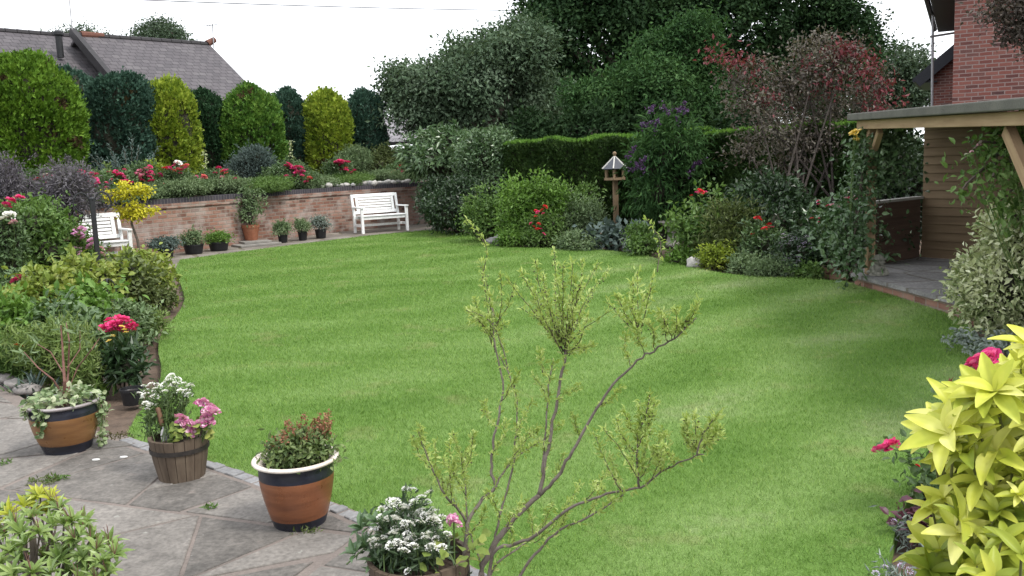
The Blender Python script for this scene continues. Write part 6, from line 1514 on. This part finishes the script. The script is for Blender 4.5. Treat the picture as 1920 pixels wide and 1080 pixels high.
# barrel planting
pb_ = PB + Vector((0, 0, .205)); d = depth(pb_)
def candytuft(name, label, cx, base_d, zb, hx, top, w, heads, m_leaf, seed, r_h=.023, base_sp=.05):
    """a mound of stems carrying flat white flower heads"""
    p = B(cx, base_d, zb); t = thing(name, label, 'potted plant', p); rng = np.random.default_rng(seed); rr = random.Random(seed); p0 = Vector(p); st = MB(); Pn = []; Dn = []
    for (x, y) in heads:
        e = P(x, y, base_d + rr.uniform(-.08, .08) - (max(0, y - 950) * .0016 if hx else 0)) - p0; b = Vector((rr.gauss(0, base_sp), rr.gauss(0, base_sp), 0)); mid = b.lerp(e, .5) + Vector((0, 0, .03))
        st.tube([b, mid, e], [.0028, .0022, .0015], 4); o = put_bloom(t, e, r_h * rr.uniform(.7, 1.2), WHITEP, rr, False, 34); o.rotation_euler = (rr.uniform(-.6, .1), rr.uniform(-.3, .3), rr.random() * 6)
        u = rng.random(26)[:, None] ** .8; A = np.array(b)[None] * (1 - u) + np.array(e)[None] * u * .96; Pn.append(A + rng.normal(size=A.shape) * .014); Dn.append(rng.normal(size=A.shape) * .6 + np.array([0, 0, .5]))
    Pn = np.concatenate(Pn); Dn = np.concatenate(Dn); V, Fc = leaves(T_DIA, Pn, Dn, rng.normal(size=Dn.shape), .04 * (.6 + .7 * rng.random(len(Pn))), .011); mb = MB(); mb.add(V, Fc); mb.build('foliage', [m_leaf], t); st.build('stem', [STALK], t)
    return t
rr = random.Random(12)
hd = [(270, 725), (275, 733), (272, 742), (278, 752), (268, 748), (284, 722), (290, 730), (294, 722), (300, 726), (304, 735), (308, 722), (313, 716), (318, 708), (322, 705), (320, 714), (327, 722), (318, 726), (330, 728), (338, 735), (344, 738), (350, 735), (354, 742), (346, 744), (340, 732), (312, 752), (296, 760), (290, 745), (281, 760), (274, 758), (262, 740), (300, 740), (310, 735), (286, 738), (355, 725), (333, 712), (276, 768), (345, 720), (358, 723)]
candytuft('candytuft', 'small white flowers on thin stems in the back of the half barrel', 320, d + .03, pb_.z, 0, 705, 90, hd, leafmat('candytuft_leaf', (.05, .085, .03), (.09, .14, .05), (.15, .2, .09), .5, .25, 6), 91)
PELAR = leafmat('pelargonium_leaf', (.09, .14, .03), (.17, .23, .05), (.32, .34, .09), .55, .25, 7, .25, .4)
PEL1 = petalmat('two_tone_petal', (.40, .05, .22), (.60, .22, .42), (.78, .58, .68))
def pelargonium(label, base, d, heads, r_px, seed, nleaf=70, spread=.07):
    p = base; t = thing('pelargonium', label, 'potted plant', p); rng = np.random.default_rng(seed); rr = random.Random(seed); p0 = Vector(p); st = MB()
    for x, y, s in heads:
        c = P(x, y, d - .06 + rr.uniform(-.03, .03)) - p0; st.tube([(c.x * .5, c.y * .5, 0), (c.x * .8, c.y * .8, c.z * .5), c], [.004, .0035, .003], 5)
        for j in range(7):
            q = c + Vector((rr.uniform(-1, 1), rr.uniform(-1, .4), rr.uniform(-.6, .8))) * s * d / F * .62; o = put_bloom(t, q, s * d / F * .62, PEL1, rr, True, 20); o.rotation_euler = (rr.uniform(.3, 1.2), rr.uniform(-.6, .6), rr.random() * 6)
    a = rng.random(nleaf) * 6.283; q = spread * rng.random(nleaf) ** .5 * 1.3; Pn = np.stack([np.cos(a) * q, np.sin(a) * q, .01 + .11 * rng.random(nleaf)], 1); D = np.stack([np.cos(a), np.sin(a), .1 * rng.normal(size=nleaf)], 1)
    V, Fc = leaves(T_OVAL, Pn, D, rng.normal(size=D.shape) * .4 + np.array([0, -.3, 1]), .04 * (.6 + .6 * rng.random(nleaf)), .045); mb = MB(); mb.add(V, Fc); mb.build('foliage', [PELAR], t); st.build('stem', [STALK], t); return t
pelargonium('pelargonium with two tone pink flower heads at the front right of the barrel', pb_ + Vector((.085, -.05, .0)), d, [(344, 790, 17), (361, 803, 18), (386, 787, 17), (394, 772, 17), (377, 754, 13)], 14, 92)
TROW = woodmat('trowel_handle', (.09, .05, .03), (.15, .085, .05), (.2, .12, .075), 'Z', .5)
tp_ = P(306, 803, d - .02); th_ = P(296, 765, d - .02); t = thing('trowel', 'hand trowel with brown wooden handle stuck in the barrel soil', 'trowel', tp_); ax = (th_ - tp_); L = ax.length; t.rotation_euler = ax.to_track_quat('Z', 'Y').to_euler()
mb = MB(); mb.lathe([(.001, L * 1.04), (.010, L * 1.03), (.0145, L * .96), (.0125, L * .8), (.014, L * .5), (.013, L * .2), (.009, L * .1), (.001, L * .09)], 16); mb.build('handle', [TROW], t, smooth=True)
mb = MB(); mb.tube([(0, 0, L * .12), (0, 0, -.02)], .006, 8); mb.blob((0, 0, -.05), (.028, .006, .05), 0, 1, 14, 8); mb.build('blade', [GALV], t)

# white flowered planter at the bottom of the picture
pw = B(792, 3.28, ZP); barrel('larger half barrel planter cut by the bottom of the picture', pw, .185, .145, .255, (.7, .25)); d = 3.28
rng = np.random.default_rng(3); hd = []
while len(hd) < 135:
    x, y = rng.normal(), rng.normal()
    if x * x + y * y < 2.2: hd.append((768 + x * 50, 985 + y * 36 + (18 if abs(x) > 1.1 else 0)))
hd += [(760, 917), (772, 921), (805, 926), (790, 935), (765, 1072), (756, 1035)]
candytuft('candytuft', 'mound of white candytuft heads in the planter at the bottom edge', 775, d, .235, 1, 0, 0, hd, leafmat('dark_candytuft_leaf', (.035, .065, .03), (.065, .105, .05), (.11, .155, .085), .5, .2, 6), 95, .021, .07)
rng = np.random.default_rng(8); t = thing('broad_leaved_herb', 'dark broad leaves at the left of the white candytuft mound', 'potted plant', B(720, 3.25, .235)); Pn, D, Nn, L = zip(*[whorl(np.array([rng.normal() * .05, rng.normal() * .05, .02 + .16 * rng.random()]), (rng.normal() * .5 - .4, -.4, 1), 6, .065, rng) for _ in range(18)])
V, Fc = leaves(T_OVAL, np.concatenate(Pn), np.concatenate(D), np.concatenate(Nn), np.concatenate(L), .026); mb = MB(); mb.add(V, Fc); mb.build('foliage', [G_GLOSSY], t)
pelargonium('pelargonium with a single two tone pink flower head beside the white candytuft', B(848, 3.2, .235), 3.25, [(851, 979, 15)], 15, 96, 40, .09)

# ------------------------------------------------------------------ the sparse young tree in the foreground
def cp(x, y): return (760 + x / 1.5875, 400 + y / 1.5875)
SAP_BARK = noisy('smooth_grey_bark', (.075, .06, .05), (.15, .125, .105), 16, .75, .4, c3=(.23, .20, .17), fine=70)
SAP_LEAF = leafmat('young_yellow_leaf', (.20, .29, .06), (.33, .43, .12), (.50, .58, .25), .5, .45, 5, .25, .4)
SEED = noisy('seed_capsule', (.03, .018, .015), (.07, .045, .035), 20, .8, .2)
def sapling():
    d0 = 3.2; base = B(911, d0, ZP - .02); t = thing('sapling', 'sparse young tree with thin bare stems and small yellow green leaves in the foreground', 'tree', base); p0 = Vector(base)
    rng = np.random.default_rng(77); rr = random.Random(77); tr = MB(); tw = MB()
    def path(pts, r_a, r_b, da, db, mbx=tr, sides=7):
        q = smooth_poly([(*cp(x, y), da + (db - da) * i / (len(pts) - 1)) for i, (x, y) in enumerate(pts)], 4)
        W3 = [P(v.x, v.y, v.z) - p0 + Vector((rr.gauss(0, .002), 0, rr.gauss(0, .002))) for v in q]; n = len(W3)
        mbx.tube(W3, [r_a + (r_b - r_a) * i / (n - 1) for i in range(n)], sides); return W3
    R0 = (240, 1235)
    paths = {}
    paths['A'] = path([R0, (225, 1075), (270, 980), (300, 940), (350, 880), (400, 838)], .0125, .0085, d0, d0)
    paths['A1'] = path([(400, 838), (412, 760), (430, 680), (450, 560), (470, 450), (480, 405)], .0075, .0045, d0, d0 + .05)
    paths['A2'] = path([(400, 838), (440, 800), (480, 740), (520, 670), (570, 580), (620, 510), (690, 440), (740, 405), (800, 372), (840, 335), (866, 312)], .0068, .0018, d0, d0 - .25)
    paths['A3'] = path([(408, 770), (415, 680), (425, 560), (432, 480), (440, 430)], .004, .002, d0, d0 + .15)
    paths['B'] = path([R0, (175, 1085), (185, 960), (190, 915), (230, 850), (270, 815), (258, 780), (258, 720), (270, 640), (283, 580), (290, 500), (268, 400), (262, 310), (250, 250)], .0085, .0022, d0, d0 + .35)
    paths['B2'] = path([(268, 812), (300, 760), (345, 715), (400, 680)], .004, .0015, d0 + .2, d0 + .3)
    paths['B3'] = path([(187, 925), (150, 875), (115, 835), (85, 770), (55, 700), (40, 650)], .005, .0015, d0 + .1, d0 - .1)
    paths['B4'] = path([(186, 930), (180, 840), (172, 770), (165, 720)], .0035, .0015, d0 + .1, d0 + .2)
    paths['C'] = path([R0, (262, 1015), (330, 985), (400, 950), (470, 890), (540, 855), (620, 830), (700, 815), (760, 770), (830, 735), (890, 715)], .007, .002, d0, d0 - .45)
    paths['C2'] = path([(695, 815), (690, 740), (692, 660), (718, 600), (725, 535)], .004, .0015, d0 - .33, d0 - .4)
    paths['C3'] = path([(868, 720), (880, 670), (905, 630), (932, 595)], .003, .0012, d0 - .44, d0 - .5)
    paths['D'] = path([(300, 1180), (340, 1080), (400, 1000), (460, 945), (540, 905), (600, 870), (650, 835)], .006, .002, d0 - .1, d0 - .3)
    paths['E'] = path([R0, (255, 1070), (330, 1000), (380, 965), (400, 930)], .005, .002, d0 + .05, d0 + .2)
    paths['G'] = path([R0, (225, 1060), (200, 980), (185, 930), (140, 850)], .004, .002, d0, d0 + .15)
    paths['H'] = path([(262, 1000), (280, 900), (320, 760), (330, 650), (332, 560), (318, 500), (280, 420)], .0045, .0018, d0 + .05, d0 + .3)
    paths['I'] = path([(318, 520), (290, 400), (250, 320), (185, 285)], .003, .0012, d0 + .3, d0 + .2)
    Pn, Dn, Sz, Cq = [], [], [], []
    def leafy(W3, n, u0=.3, size=.020, caps=0, tuft=True, along=1.0):
        A = np.array([tuple(v) for v in W3]); m = len(A)
        u = (u0 * .5 + (1 - u0 * .5) * rng.random(n) ** .9) * (m - 1.001); i = u.astype(int); f = (u - i)[:, None]
        q = A[i] * (1 - f) + A[i + 1] * f; dv = nrm(A[i + 1] - A[i])
        Pn.append(q + rng.normal(size=q.shape) * .005); Dn.append(dv * .5 + rng.normal(size=q.shape) * .8 + np.array([0, 0, .25])); Sz.append(size * (.55 + .7 * rng.random(n)))
        if caps:
            u = (.2 + .75 * rng.random(caps)) * (m - 1.001); i = u.astype(int); f = (u - i)[:, None]; Cq.append(A[i] * (1 - f) + A[i + 1] * f + rng.normal(size=(caps, 3)) * .006)
    def twig(a, b, dpt, bend=.0, r_=.0019, n=46, caps=6, u0=.35, size=.020):
        n = int(n * 1.8); size *= 1.1
        (x0, y0), (x1, y1) = a, b; mx_ = ((x0 + x1) / 2 + bend + rr.gauss(0, 4), (y0 + y1) / 2 + rr.gauss(0, 4)); da, db = dpt
        W3 = path([a, mx_, b], r_, r_ * .4, da, db, tw, 4); leafy(W3, n, u0, size, caps); return W3
    # the top hub: a spray of upright twigs
    for x, y, cps in ((385, 140, 10), (412, 175, 6), (445, 100, 14), (470, 150, 16), (498, 150, 4), (530, 150, 4), (575, 150, 12), (605, 165, 10), (345, 170, 8), (300, 195, 8), (560, 230, 10), (520, 210, 12), (420, 230, 12), (450, 190, 12), (380, 250, 12), (340, 280, 10), (545, 300, 8), (400, 300, 10), (490, 260, 10), (505, 190, 6), (370, 200, 5), (610, 290, 3), (455, 250, 6)):
        twig((478 + rr.uniform(-10, 10), 402 + rr.uniform(-18, 22)), (x, y), (d0 + .05, d0 + .05 + rr.uniform(-.28, .28)), rr.uniform(-14, 14), .0021, 34 if y > 220 else 50, cps, .25)
    for x, y, cps in ((226, 140, 3), (230, 170, 8), (180, 285, 10), (205, 250, 8), (282, 180, 10), (250, 230, 10), (330, 210, 8), (200, 320, 9), (300, 330, 6), (240, 345, 8)):
        twig((266 + rr.uniform(-8, 8), 380 + rr.uniform(-60, 40)), (x, y), (d0 + .33, d0 + .3 + rr.uniform(-.2, .2)), rr.uniform(-10, 10), .0019, 34, cps)
    twig((228, 200), (178, 15), (d0 + .33, d0 + .25), 35, .0018, 30, 0, .55, .02)
    for a, b, cps in (((712, 416), (690, 345), 0), ((690, 345), (630, 245), 6), ((690, 345), (675, 200), 4), ((692, 340), (712, 245), 8), ((700, 360), (740, 180), 3), ((712, 400), (600, 262), 3), ((780, 382), (770, 300), 8), ((795, 374), (750, 290), 6), ((815, 362), (835, 320), 10), ((838, 336), (875, 260), 0), ((670, 455), (655, 360), 0), ((740, 405), (720, 320), 3), ((800, 372), (800, 280), 3), ((830, 345), (800, 345), 8), ((690, 345), (660, 260), 4), ((690, 345), (690, 175), 0)):
        twig(a, b, (d0 - .2, d0 - .2 + rr.uniform(-.12, .12)), rr.uniform(-8, 8), .0018, 34, cps, .3, .021)
    twig((750, 172), (712, 8), (d0 - .15, d0 + .1), 30, .0016, 20, 0, .5, .018)
    for a, b, cps in (((695, 790), (640, 640), 4), ((692, 720), (630, 610), 4), ((692, 700), (740, 590), 8), ((690, 660), (700, 560), 6), ((700, 790), (770, 640), 4), ((700, 800), (590, 640), 3), ((640, 825), (560, 650), 3), ((640, 825), (610, 720), 2), ((730, 800), (780, 660), 3), ((700, 680), (650, 590), 5), ((720, 610), (745, 560), 8), ((705, 770), (730, 640), 3), ((870, 718), (838, 610), 6), ((868, 715), (860, 600), 3), ((880, 700), (935, 640), 6), ((860, 722), (830, 640), 3), ((890, 712), (910, 610), 4), ((900, 690), (936, 655), 6), ((800, 750), (770, 690), 2), ((760, 770), (745, 700), 3)):
        twig(a, b, (d0 - .4, d0 - .4 + rr.uniform(-.15, .15)), rr.uniform(-8, 8), .0017, 44, cps, .2, .019)
    for a, b, cps in (((85, 770), (20, 660), 5), ((70, 730), (45, 630), 4), ((115, 835), (60, 720), 4), ((140, 870), (130, 680), 4), ((172, 770), (140, 660), 3), ((168, 750), (205, 650), 3), ((180, 840), (110, 730), 5), ((165, 780), (200, 700), 4), ((120, 835), (150, 740), 3), ((100, 800), (90, 680), 3)):
        twig(a, b, (d0 + .05, d0 + rr.uniform(-.15, .2)), rr.uniform(-8, 8), .0017, 46, cps, .2, .019)
    for a, b in (((270, 640), (235, 560)), ((258, 720), (300, 620)), ((300, 760), (370, 640)), ((330, 650), (380, 560)), ((345, 715), (330, 640)), ((300, 940), (350, 860)), ((415, 680), (470, 620)), ((450, 560), (520, 510)), ((440, 800), (470, 720)), ((460, 945), (500, 860)), ((540, 905), (580, 820)), ((380, 965), (360, 860)), ((280, 900), (240, 830)), ((520, 670), (500, 600)), ((400, 950), (440, 860)), ((470, 890), (520, 800)), ((185, 960), (240, 880)), ((330, 1000), (300, 900)), ((540, 855), (600, 770)), ((285, 560), (340, 470)), ((570, 580), (640, 520)), ((325, 720), (390, 640)), ((420, 560), (380, 480)), ((430, 500), (400, 410)), ((480, 410), (560, 390)), ((478, 420), (540, 400)), ((385, 980), (470, 900)), ((620, 870), (560, 800))):
        twig(a, b, (d0, d0 + rr.uniform(-.15, .25)), rr.uniform(-10, 10), .0015, 38, 2, .15, .019)
    for k, n in (('A1', 30), ('A3', 40), ('B', 40), ('B2', 50), ('H', 60), ('C', 40), ('D', 40), ('E', 30), ('B4', 50), ('C2', 60), ('C3', 40), ('I', 60), ('G', 30), ('B3', 40)): leafy(paths[k], n * 2, .25, .024, 8 if k in 'IHBC2' else 0)
    Q = np.concatenate(Pn); D = np.concatenate(Dn); S_ = np.concatenate(Sz); V, Fc = leaves(T_OVAL, Q, D, rng.normal(size=Q.shape) * .7 + np.array([0, -.3, .6]), S_, S_ * .36)
    crown = MB(); crown.add(V, Fc)
    nv = tr.n; tr.v += tw.v; tr.f += [f + nv for f in tw.f]; tr.m += [m + 1 for m in tw.m]; tr.n += tw.n
    tr.build('trunk', [SAP_BARK, noisy('twig_bark', (.05, .035, .028), (.10, .07, .055), 20, .8, .2)], t, smooth=True)
    Cc = np.concatenate(Cq); ov = np.array([(0, 0, -1), (1, 0, 0), (0, 1, 0), (-1, 0, 0), (0, -1, 0), (0, 0, 1)]); fo = np.array([(0, 2, 1), (0, 3, 2), (0, 4, 3), (0, 1, 4), (5, 1, 2), (5, 2, 3), (5, 3, 4), (5, 4, 1)]); n = len(Cc)
    Vc = Cc[:, None] + ov[None] * (.0022 + .0016 * rng.random((n, 1, 1))); crown.add(Vc.reshape(-1, 3), (fo[None] + (np.arange(n) * 6)[:, None, None]).reshape(-1, 3), 1); crown.build('crown', [SAP_LEAF, SEED], t)
sapling()

# ------------------------------------------------------------------ low shrub in the bottom left corner
def tufted():
    d0 = 3.45; base = B(70, d0, ZP); t = thing('tufted_shrub', 'low shrub with whorls of lime green leaves in the bottom left corner', 'shrub', base); p0 = Vector(base); rng = np.random.default_rng(14); rr = random.Random(14)
    A, D, N_, L = [], [], [], []; st = MB(); red = MB(); A2, D2, N2, L2 = [], [], [], []
    spots = [(20, 965), (45, 950), (75, 930), (95, 938), (60, 938), (110, 955), (88, 958), (30, 985), (8, 960), (135, 978), (155, 985), (120, 985), (60, 970), (10, 1000), (20, 1035), (50, 1020), (80, 1045), (100, 1020), (130, 1030), (155, 1045), (180, 1030), (205, 1020), (215, 1040), (190, 1055), (165, 1065), (130, 1075), (95, 1075), (60, 1075), (25, 1075), (140, 1010), (170, 1012), (0, 1060), (112, 1050), (200, 1075), (40, 1050), (75, 1000), (-15, 980), (-20, 1030), (100, 985), (40, 1000), (145, 1090), (60, 1100), (180, 1090), (10, 1100), (110, 1100)]
    for x, y in spots:
        hi = y < 975; dd = d0 + (.16 if hi else 0) - (y - 1000) * .002 + rr.uniform(-.12, .12); c = P(x, y, dd) - p0; ax = (rr.gauss(0, .3) + (x - 90) * .002, rr.gauss(-.25, .2), 1)
        q = whorl(np.array(c), ax, rr.randint(11, 16), .066, rng, 1.25)
        for dst, v in zip((A2, D2, N2, L2) if hi and rr.random() < .75 else (A, D, N_, L), q): dst.append(v)
        b = Vector((c.x * .35, c.y * .35, max(.02, c.z - .45))); st.tube([b, b.lerp(c, .6) + Vector((rr.gauss(0, .02), 0, .02)), c], [.007, .005, .0035], 5)
        if rr.random() < .6:
            for _ in range(3): e = c + Vector((rr.gauss(0, .012), rr.gauss(0, .012), .05 + .03 * rr.random())); red.tube([c, e], [.0016, .0008], 4)
    wl_ = lambda a: np.concatenate(a)
    V, Fc = leaves(T_OVAL, wl_(A), wl_(D), wl_(N_), wl_(L), .019); mb = MB(); mb.add(V, Fc); mb.build('foliage', [leafmat('tuft_leaf', (.08, .14, .03), (.16, .24, .06), (.28, .36, .13), .38, .25, 6, .45, .45)], t)
    V, Fc = leaves(T_OVAL, wl_(A2), wl_(D2), wl_(N2), wl_(L2), .019); mb = MB(); mb.add(V, Fc); o = mb.build('foliage', [leafmat('new_tuft_leaf', (.17, .22, .02), (.32, .36, .03), (.46, .47, .08), .38, .3, 6, .45, .4)], t); o['label'] = 'yellow new leaves at the top'
    nv = st.n; st.v += red.v; st.f += [f + nv for f in red.f]; st.m += [m + 1 for m in red.m]; st.n += red.n; st.build('stem', [BARK, RSTEM], t)
    mb = MB(); mb.tube([(0, 0, 0), (.02, 0, .35)], [.02, .012], 6); mb.build('trunk', [BARK], t)
tufted()

# ------------------------------------------------------------------ right foreground: golden shrub, roses, heuchera
def gridleaf(nl=7, nw=4, fold=.16, droop=.30):
    V = []; Fc = []
    for i in range(nl + 1):
        u = i / nl; wv = math.sin(math.pi * min(1, u * .94 + .03)) ** .8 * (1 - .25 * (u - .45)) * (.5 if True else 0)
        for j in range(nw + 1):
            s = (j / nw - .5) * 2; V.append((s * wv, u, fold * abs(s) * wv * 1.2 - droop * u * u * .8 + .12 * u))
    for i in range(nl):
        for j in range(nw): a = i * (nw + 1) + j; Fc.append((a, a + 1, a + nw + 2, a + nw + 1))
    return np.array(V), np.array(Fc)
T_BIG = gridleaf()
T_BIG2 = gridleaf(droop=.55)
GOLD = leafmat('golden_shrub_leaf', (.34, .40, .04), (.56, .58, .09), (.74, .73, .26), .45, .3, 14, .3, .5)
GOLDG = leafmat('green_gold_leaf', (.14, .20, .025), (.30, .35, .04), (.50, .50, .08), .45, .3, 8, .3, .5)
def golden():
    d0 = 1.85; base = B(1990, d0 + .05, -.05); t = thing('golden_shrub', 'big leaved bright yellow shrub filling the bottom right corner', 'shrub', base); p0 = Vector(base); rng = np.random.default_rng(21); rr = random.Random(21); st = MB()
    sets = {0: [], 1: []}
    def bx(y): return float(np.interp(y, [640, 690, 735, 800, 850, 900, 930, 970, 1010, 1050, 1100, 1250], [1960, 1950, 1835, 1755, 1750, 1800, 1770, 1770, 1755, 1740, 1730, 1720]))
    spots = [(1780, 790, 1.78, 1), (1760, 815, 1.8, 1), (1832, 790, 1.82, 1), (1915, 690, 1.7, 1), (1945, 655, 1.7, 1), (1940, 700, 1.75, 1), (1880, 800, 1.75, 1), (1815, 850, 1.72, 1), (1770, 935, 1.72, 1), (1748, 955, 1.74, 1), (1840, 900, 1.66, 1), (1900, 860, 1.66, 1), (1870, 960, 1.62, .5), (1910, 930, 1.6, .6), (1760, 1040, 1.68, .2), (1800, 1000, 1.64, .4), (1745, 1070, 1.66, .1), (1880, 1010, 1.56, .3), (1830, 1060, 1.55, .3), (1915, 1040, 1.5, .4), (1860, 1090, 1.48, .3)]
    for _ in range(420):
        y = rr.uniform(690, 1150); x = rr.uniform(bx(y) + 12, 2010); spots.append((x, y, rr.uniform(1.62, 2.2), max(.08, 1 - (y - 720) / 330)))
    for x, y, dd, yel in spots:
        c = np.array(P(x, y, dd) - p0); n = rr.randint(6, 9); ax = (rr.gauss(-.35, .3), rr.gauss(-.35, .25), .85)
        q = whorl(c, ax, n, .054 * rr.uniform(.65, 1.5), rng, 1.3)
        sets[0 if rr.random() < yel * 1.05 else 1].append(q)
        b = Vector(c) + Vector((rr.uniform(.02, .10), rr.uniform(.04, .14), rr.uniform(-.20, -.10))); st.tube([b, b.lerp(Vector(c), .55) + Vector((rr.uniform(-.015, .015), .01, -.012)), Vector(c)], [.0035, .003, .002], 5)
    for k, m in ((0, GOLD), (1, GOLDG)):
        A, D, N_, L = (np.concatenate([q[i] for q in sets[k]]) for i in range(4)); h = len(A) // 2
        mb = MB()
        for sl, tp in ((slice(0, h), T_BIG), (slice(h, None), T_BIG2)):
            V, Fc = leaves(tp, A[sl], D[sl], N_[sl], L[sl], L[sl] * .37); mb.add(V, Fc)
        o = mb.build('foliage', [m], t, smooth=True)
        if k: o['label'] = 'greener inner leaves'
    st.tube([(0, 0, 0), (-.02, .05, .5), (0, .05, .9)], [.02, .016, .01], 7); st.build('stem', [noisy('green_brown_stem', (.09, .10, .03), (.16, .17, .06), 20, .7, 0)], t)
golden()
def rosehook(blooms, dd=.1): return flowering(blooms, PINK, 12, dd=dd)
bush('rose_bush', 'rose bush behind the yellow shrub with a big magenta pink cluster', 'rose bush', 1895, 130, 690, G_ROSE, d=4.1, zb=-.05, L=.05, asp=.6, n=7, cov=1.5, tpl=T_OVAL, per=6, shell=.7, core=0, group='pink roses of the right bed', hook=rosehook([(1838, 680, 20), (1858, 674, 19), (1844, 700, 19), (1866, 696, 17), (1884, 698, 15, CERISE), (1826, 690, 14), (1892, 688, 14, CERISE), (1852, 686, 20)]))
def arching():
    p = B(1770, 4.1, -.05); t = thing('rose_bush', 'low rose bush reaching over the lawn with two red pink blooms', 'rose bush', p, 0, 'pink roses of the right bed'); p0 = Vector(p); rr = random.Random(3); rng = np.random.default_rng(3); st = MB(); Pn = []
    for path in ([(1775, 1010), (1765, 900), (1725, 850), (1690, 845), (1668, 842)], [(1775, 1010), (1770, 920), (1765, 870), (1762, 852)], [(1775, 1010), (1750, 900), (1740, 880), (1700, 868)], [(1775, 1000), (1790, 850), (1785, 760), (1775, 730)], [(1775, 1000), (1745, 930), (1730, 900)]):
        q = [P(x, y, 4.05 + rr.uniform(-.05, .05)) - p0 for x, y in path]; st.tube(q, [.007, .006, .004, .003, .002][:len(q)], 5); A = np.array([tuple(v) for v in q]); i = rng.integers(1, len(A) - 1, 34); u = rng.random(34)[:, None]; Pn.append(A[i] * (1 - u) + A[i + 1] * u + rng.normal(size=(34, 3)) * .03)
    Pn = np.concatenate(Pn); V, Fc = leaves(T_OVAL, Pn, rng.normal(size=Pn.shape), rng.normal(size=Pn.shape) + np.array([0, -.2, 1]), .045, .028); mb = MB(); mb.add(V, Fc); mb.build('foliage', [G_ROSE], t)
    q = np.array([tuple(P(x, y, 4.05) - p0) for x, y in ((1775, 732), (1782, 728), (1770, 738), (1790, 742), (1784, 722))]); q = np.repeat(q, 6, 0); V, Fc = leaves(T_OVAL, q, rng.normal(size=q.shape) + np.array([0, 0, .4]), rng.normal(size=q.shape), .04, .014); mb = MB(); mb.add(V, Fc); o = mb.build('foliage', [leafmat('red_new_leaf', (.08, .02, .015), (.14, .04, .025), (.2, .08, .05))], t); o['label'] = 'reddish new shoots'
    st.build('stem', [STALK], t)
    for x, y, s, m in ((1674, 836, 17, CERISE), (1652, 846, 17, PINK), (1662, 838, 12, PINK), (1762, 852, 15, CERISE), (1756, 858, 9, REDP), (1720, 874, 5, REDP), (1838, 730, 6, REDP)): put_bloom(t, P(x, y, 4.0) - p0, s * 4.0 / F, m, rr)
arching()
bush('heuchera', 'dark purple leaved low plant on the soil below the yellow shrub', 'plant', 1748, 75, 962, leafmat('heuchera_leaf', (.04, .014, .022), (.085, .03, .045), (.14, .06, .075), .4, .2, 5), base=1015, zb=-.05, L=.05, asp=.8, n=4, tpl=T_OVAL, per=6, cov=1.8)
def lavender(px, base, label, heads):
    p = G(px, base, -.05); d = depth(p); p0 = Vector(p); t = thing('lavender', label, 'plant', p, 0, 'mauve flowered plants by the right lawn edge'); rng = np.random.default_rng(int(px)); rr = random.Random(int(px)); st = MB(); Pn = []
    for x, y in heads:
        e = P(x, y, d + rr.uniform(-.05, .05)) - p0; st.tube([(0, 0, 0), (e.x * .5, e.y, e.z * .7 + .03), e], [.003, .002, .0015], 4); put_bloom(t, e, .016, MAUVE, rr, False, 20)
        u = rng.random(30)[:, None]; Pn.append(np.array(e)[None] * u + rng.normal(size=(30, 3)) * .03 + np.array([0, 0, .02]))
    Pn = np.concatenate(Pn); V, Fc = leaves(T_DIA, Pn, rng.normal(size=Pn.shape), rng.normal(size=Pn.shape), .045, .008); mb = MB(); mb.add(V, Fc); mb.build('foliage', [G_SILVER], t); st.build('stem', [STALK], t)
lavender(1715, 1020, 'thin grey plant with mauve flower heads over the lawn edge', [(1676, 978), (1699, 998), (1712, 975), (1735, 990), (1690, 985)])
lavender(1690, 1110, 'thin grey plant with mauve flowers at the very bottom edge', [(1642, 1076), (1660, 1065), (1690, 1062), (1705, 1070)])
bush('ground_cover', 'small grey green creeping plant under the yellow shrub', 'plant', 1760, 90, 900, G_SAGE, base=945, zb=-.05, L=.035, n=4, cov=1.6)

# ------------------------------------------------------------------ weeds and petals on the patio
def weed(px, py, r_, n, label, m=G_FRESH, zz=ZP):
    p = G(px, py, zz); t = thing('weed', label, 'weed', p); rng = np.random.default_rng(int(px)); a = rng.random(n) * 6.283; q = r_ * rng.random(n) ** .6; Pn = np.stack([np.cos(a) * q, np.sin(a) * q * .6, .004 + .012 * rng.random(n)], 1)
    V, Fc = leaves(T_DIA, Pn, rng.normal(size=Pn.shape) + np.array([0, 0, .4]), rng.normal(size=Pn.shape) + np.array([0, 0, 1]), .03 * (.5 + .8 * rng.random(n)), .010); mb = MB(); mb.add(V, Fc); mb.build('foliage', [m], t)
weed(85, 905, .10, 90, 'flat weed growing in a joint of the patio near the left corner', G_OLIVE); weed(108, 900, .06, 60, 'green tuft next to the flat weed on the patio', G_FRESH); weed(5, 870, .05, 40, 'tiny weed at the left edge of the patio', G_FRESH)
weed(212, 822, .14, 130, 'brownish moss and weeds where the patio meets the left bed', G_BROWN, .0); weed(330, 870, .05, 40, 'moss at the foot of the small half barrel', G_BROWN); weed(395, 955, .03, 26, 'tiny green weed in a joint behind the cream rimmed pot', G_FRESH); weed(572, 1000, .07, 50, 'moss at the foot of the cream rimmed pot', G_OLIVE)
for x, y, lab in ((232, 857, 'single white fallen petal on the grey patio stone'), (180, 862, 'smaller pale petal on the patio stone')):
    p = G(x, y, ZP + .004); mb = MB(); mb.lathe([(.024, .0), (.022, .004), (.001, .007)], 12); o = mb.build('fallen_petal', [WHITEP]); o.location = p; o.scale = (1, .55, 1); tag(o, lab, 'petal')
EDGE_ST = noisy('edging_stone', (.16, .15, .14), (.27, .25, .235), 7, .9, .5)
for j, (x, y) in enumerate(((8, 716), (30, 727), (52, 737))):
    p = G(x, y, ZP); mb = MB(); mb.blob((0, 0, .03), (.11, .075, .045), .3, 2, 14, 9, seed=j); o = mb.build('edging_stone', [EDGE_ST], smooth=True); o.location = p; o.rotation_euler = (0, 0, -.5 + .2 * j); tag(o, 'rough edging stone of the left bed at the patio corner', 'stone', 'edging stones at the patio corner')
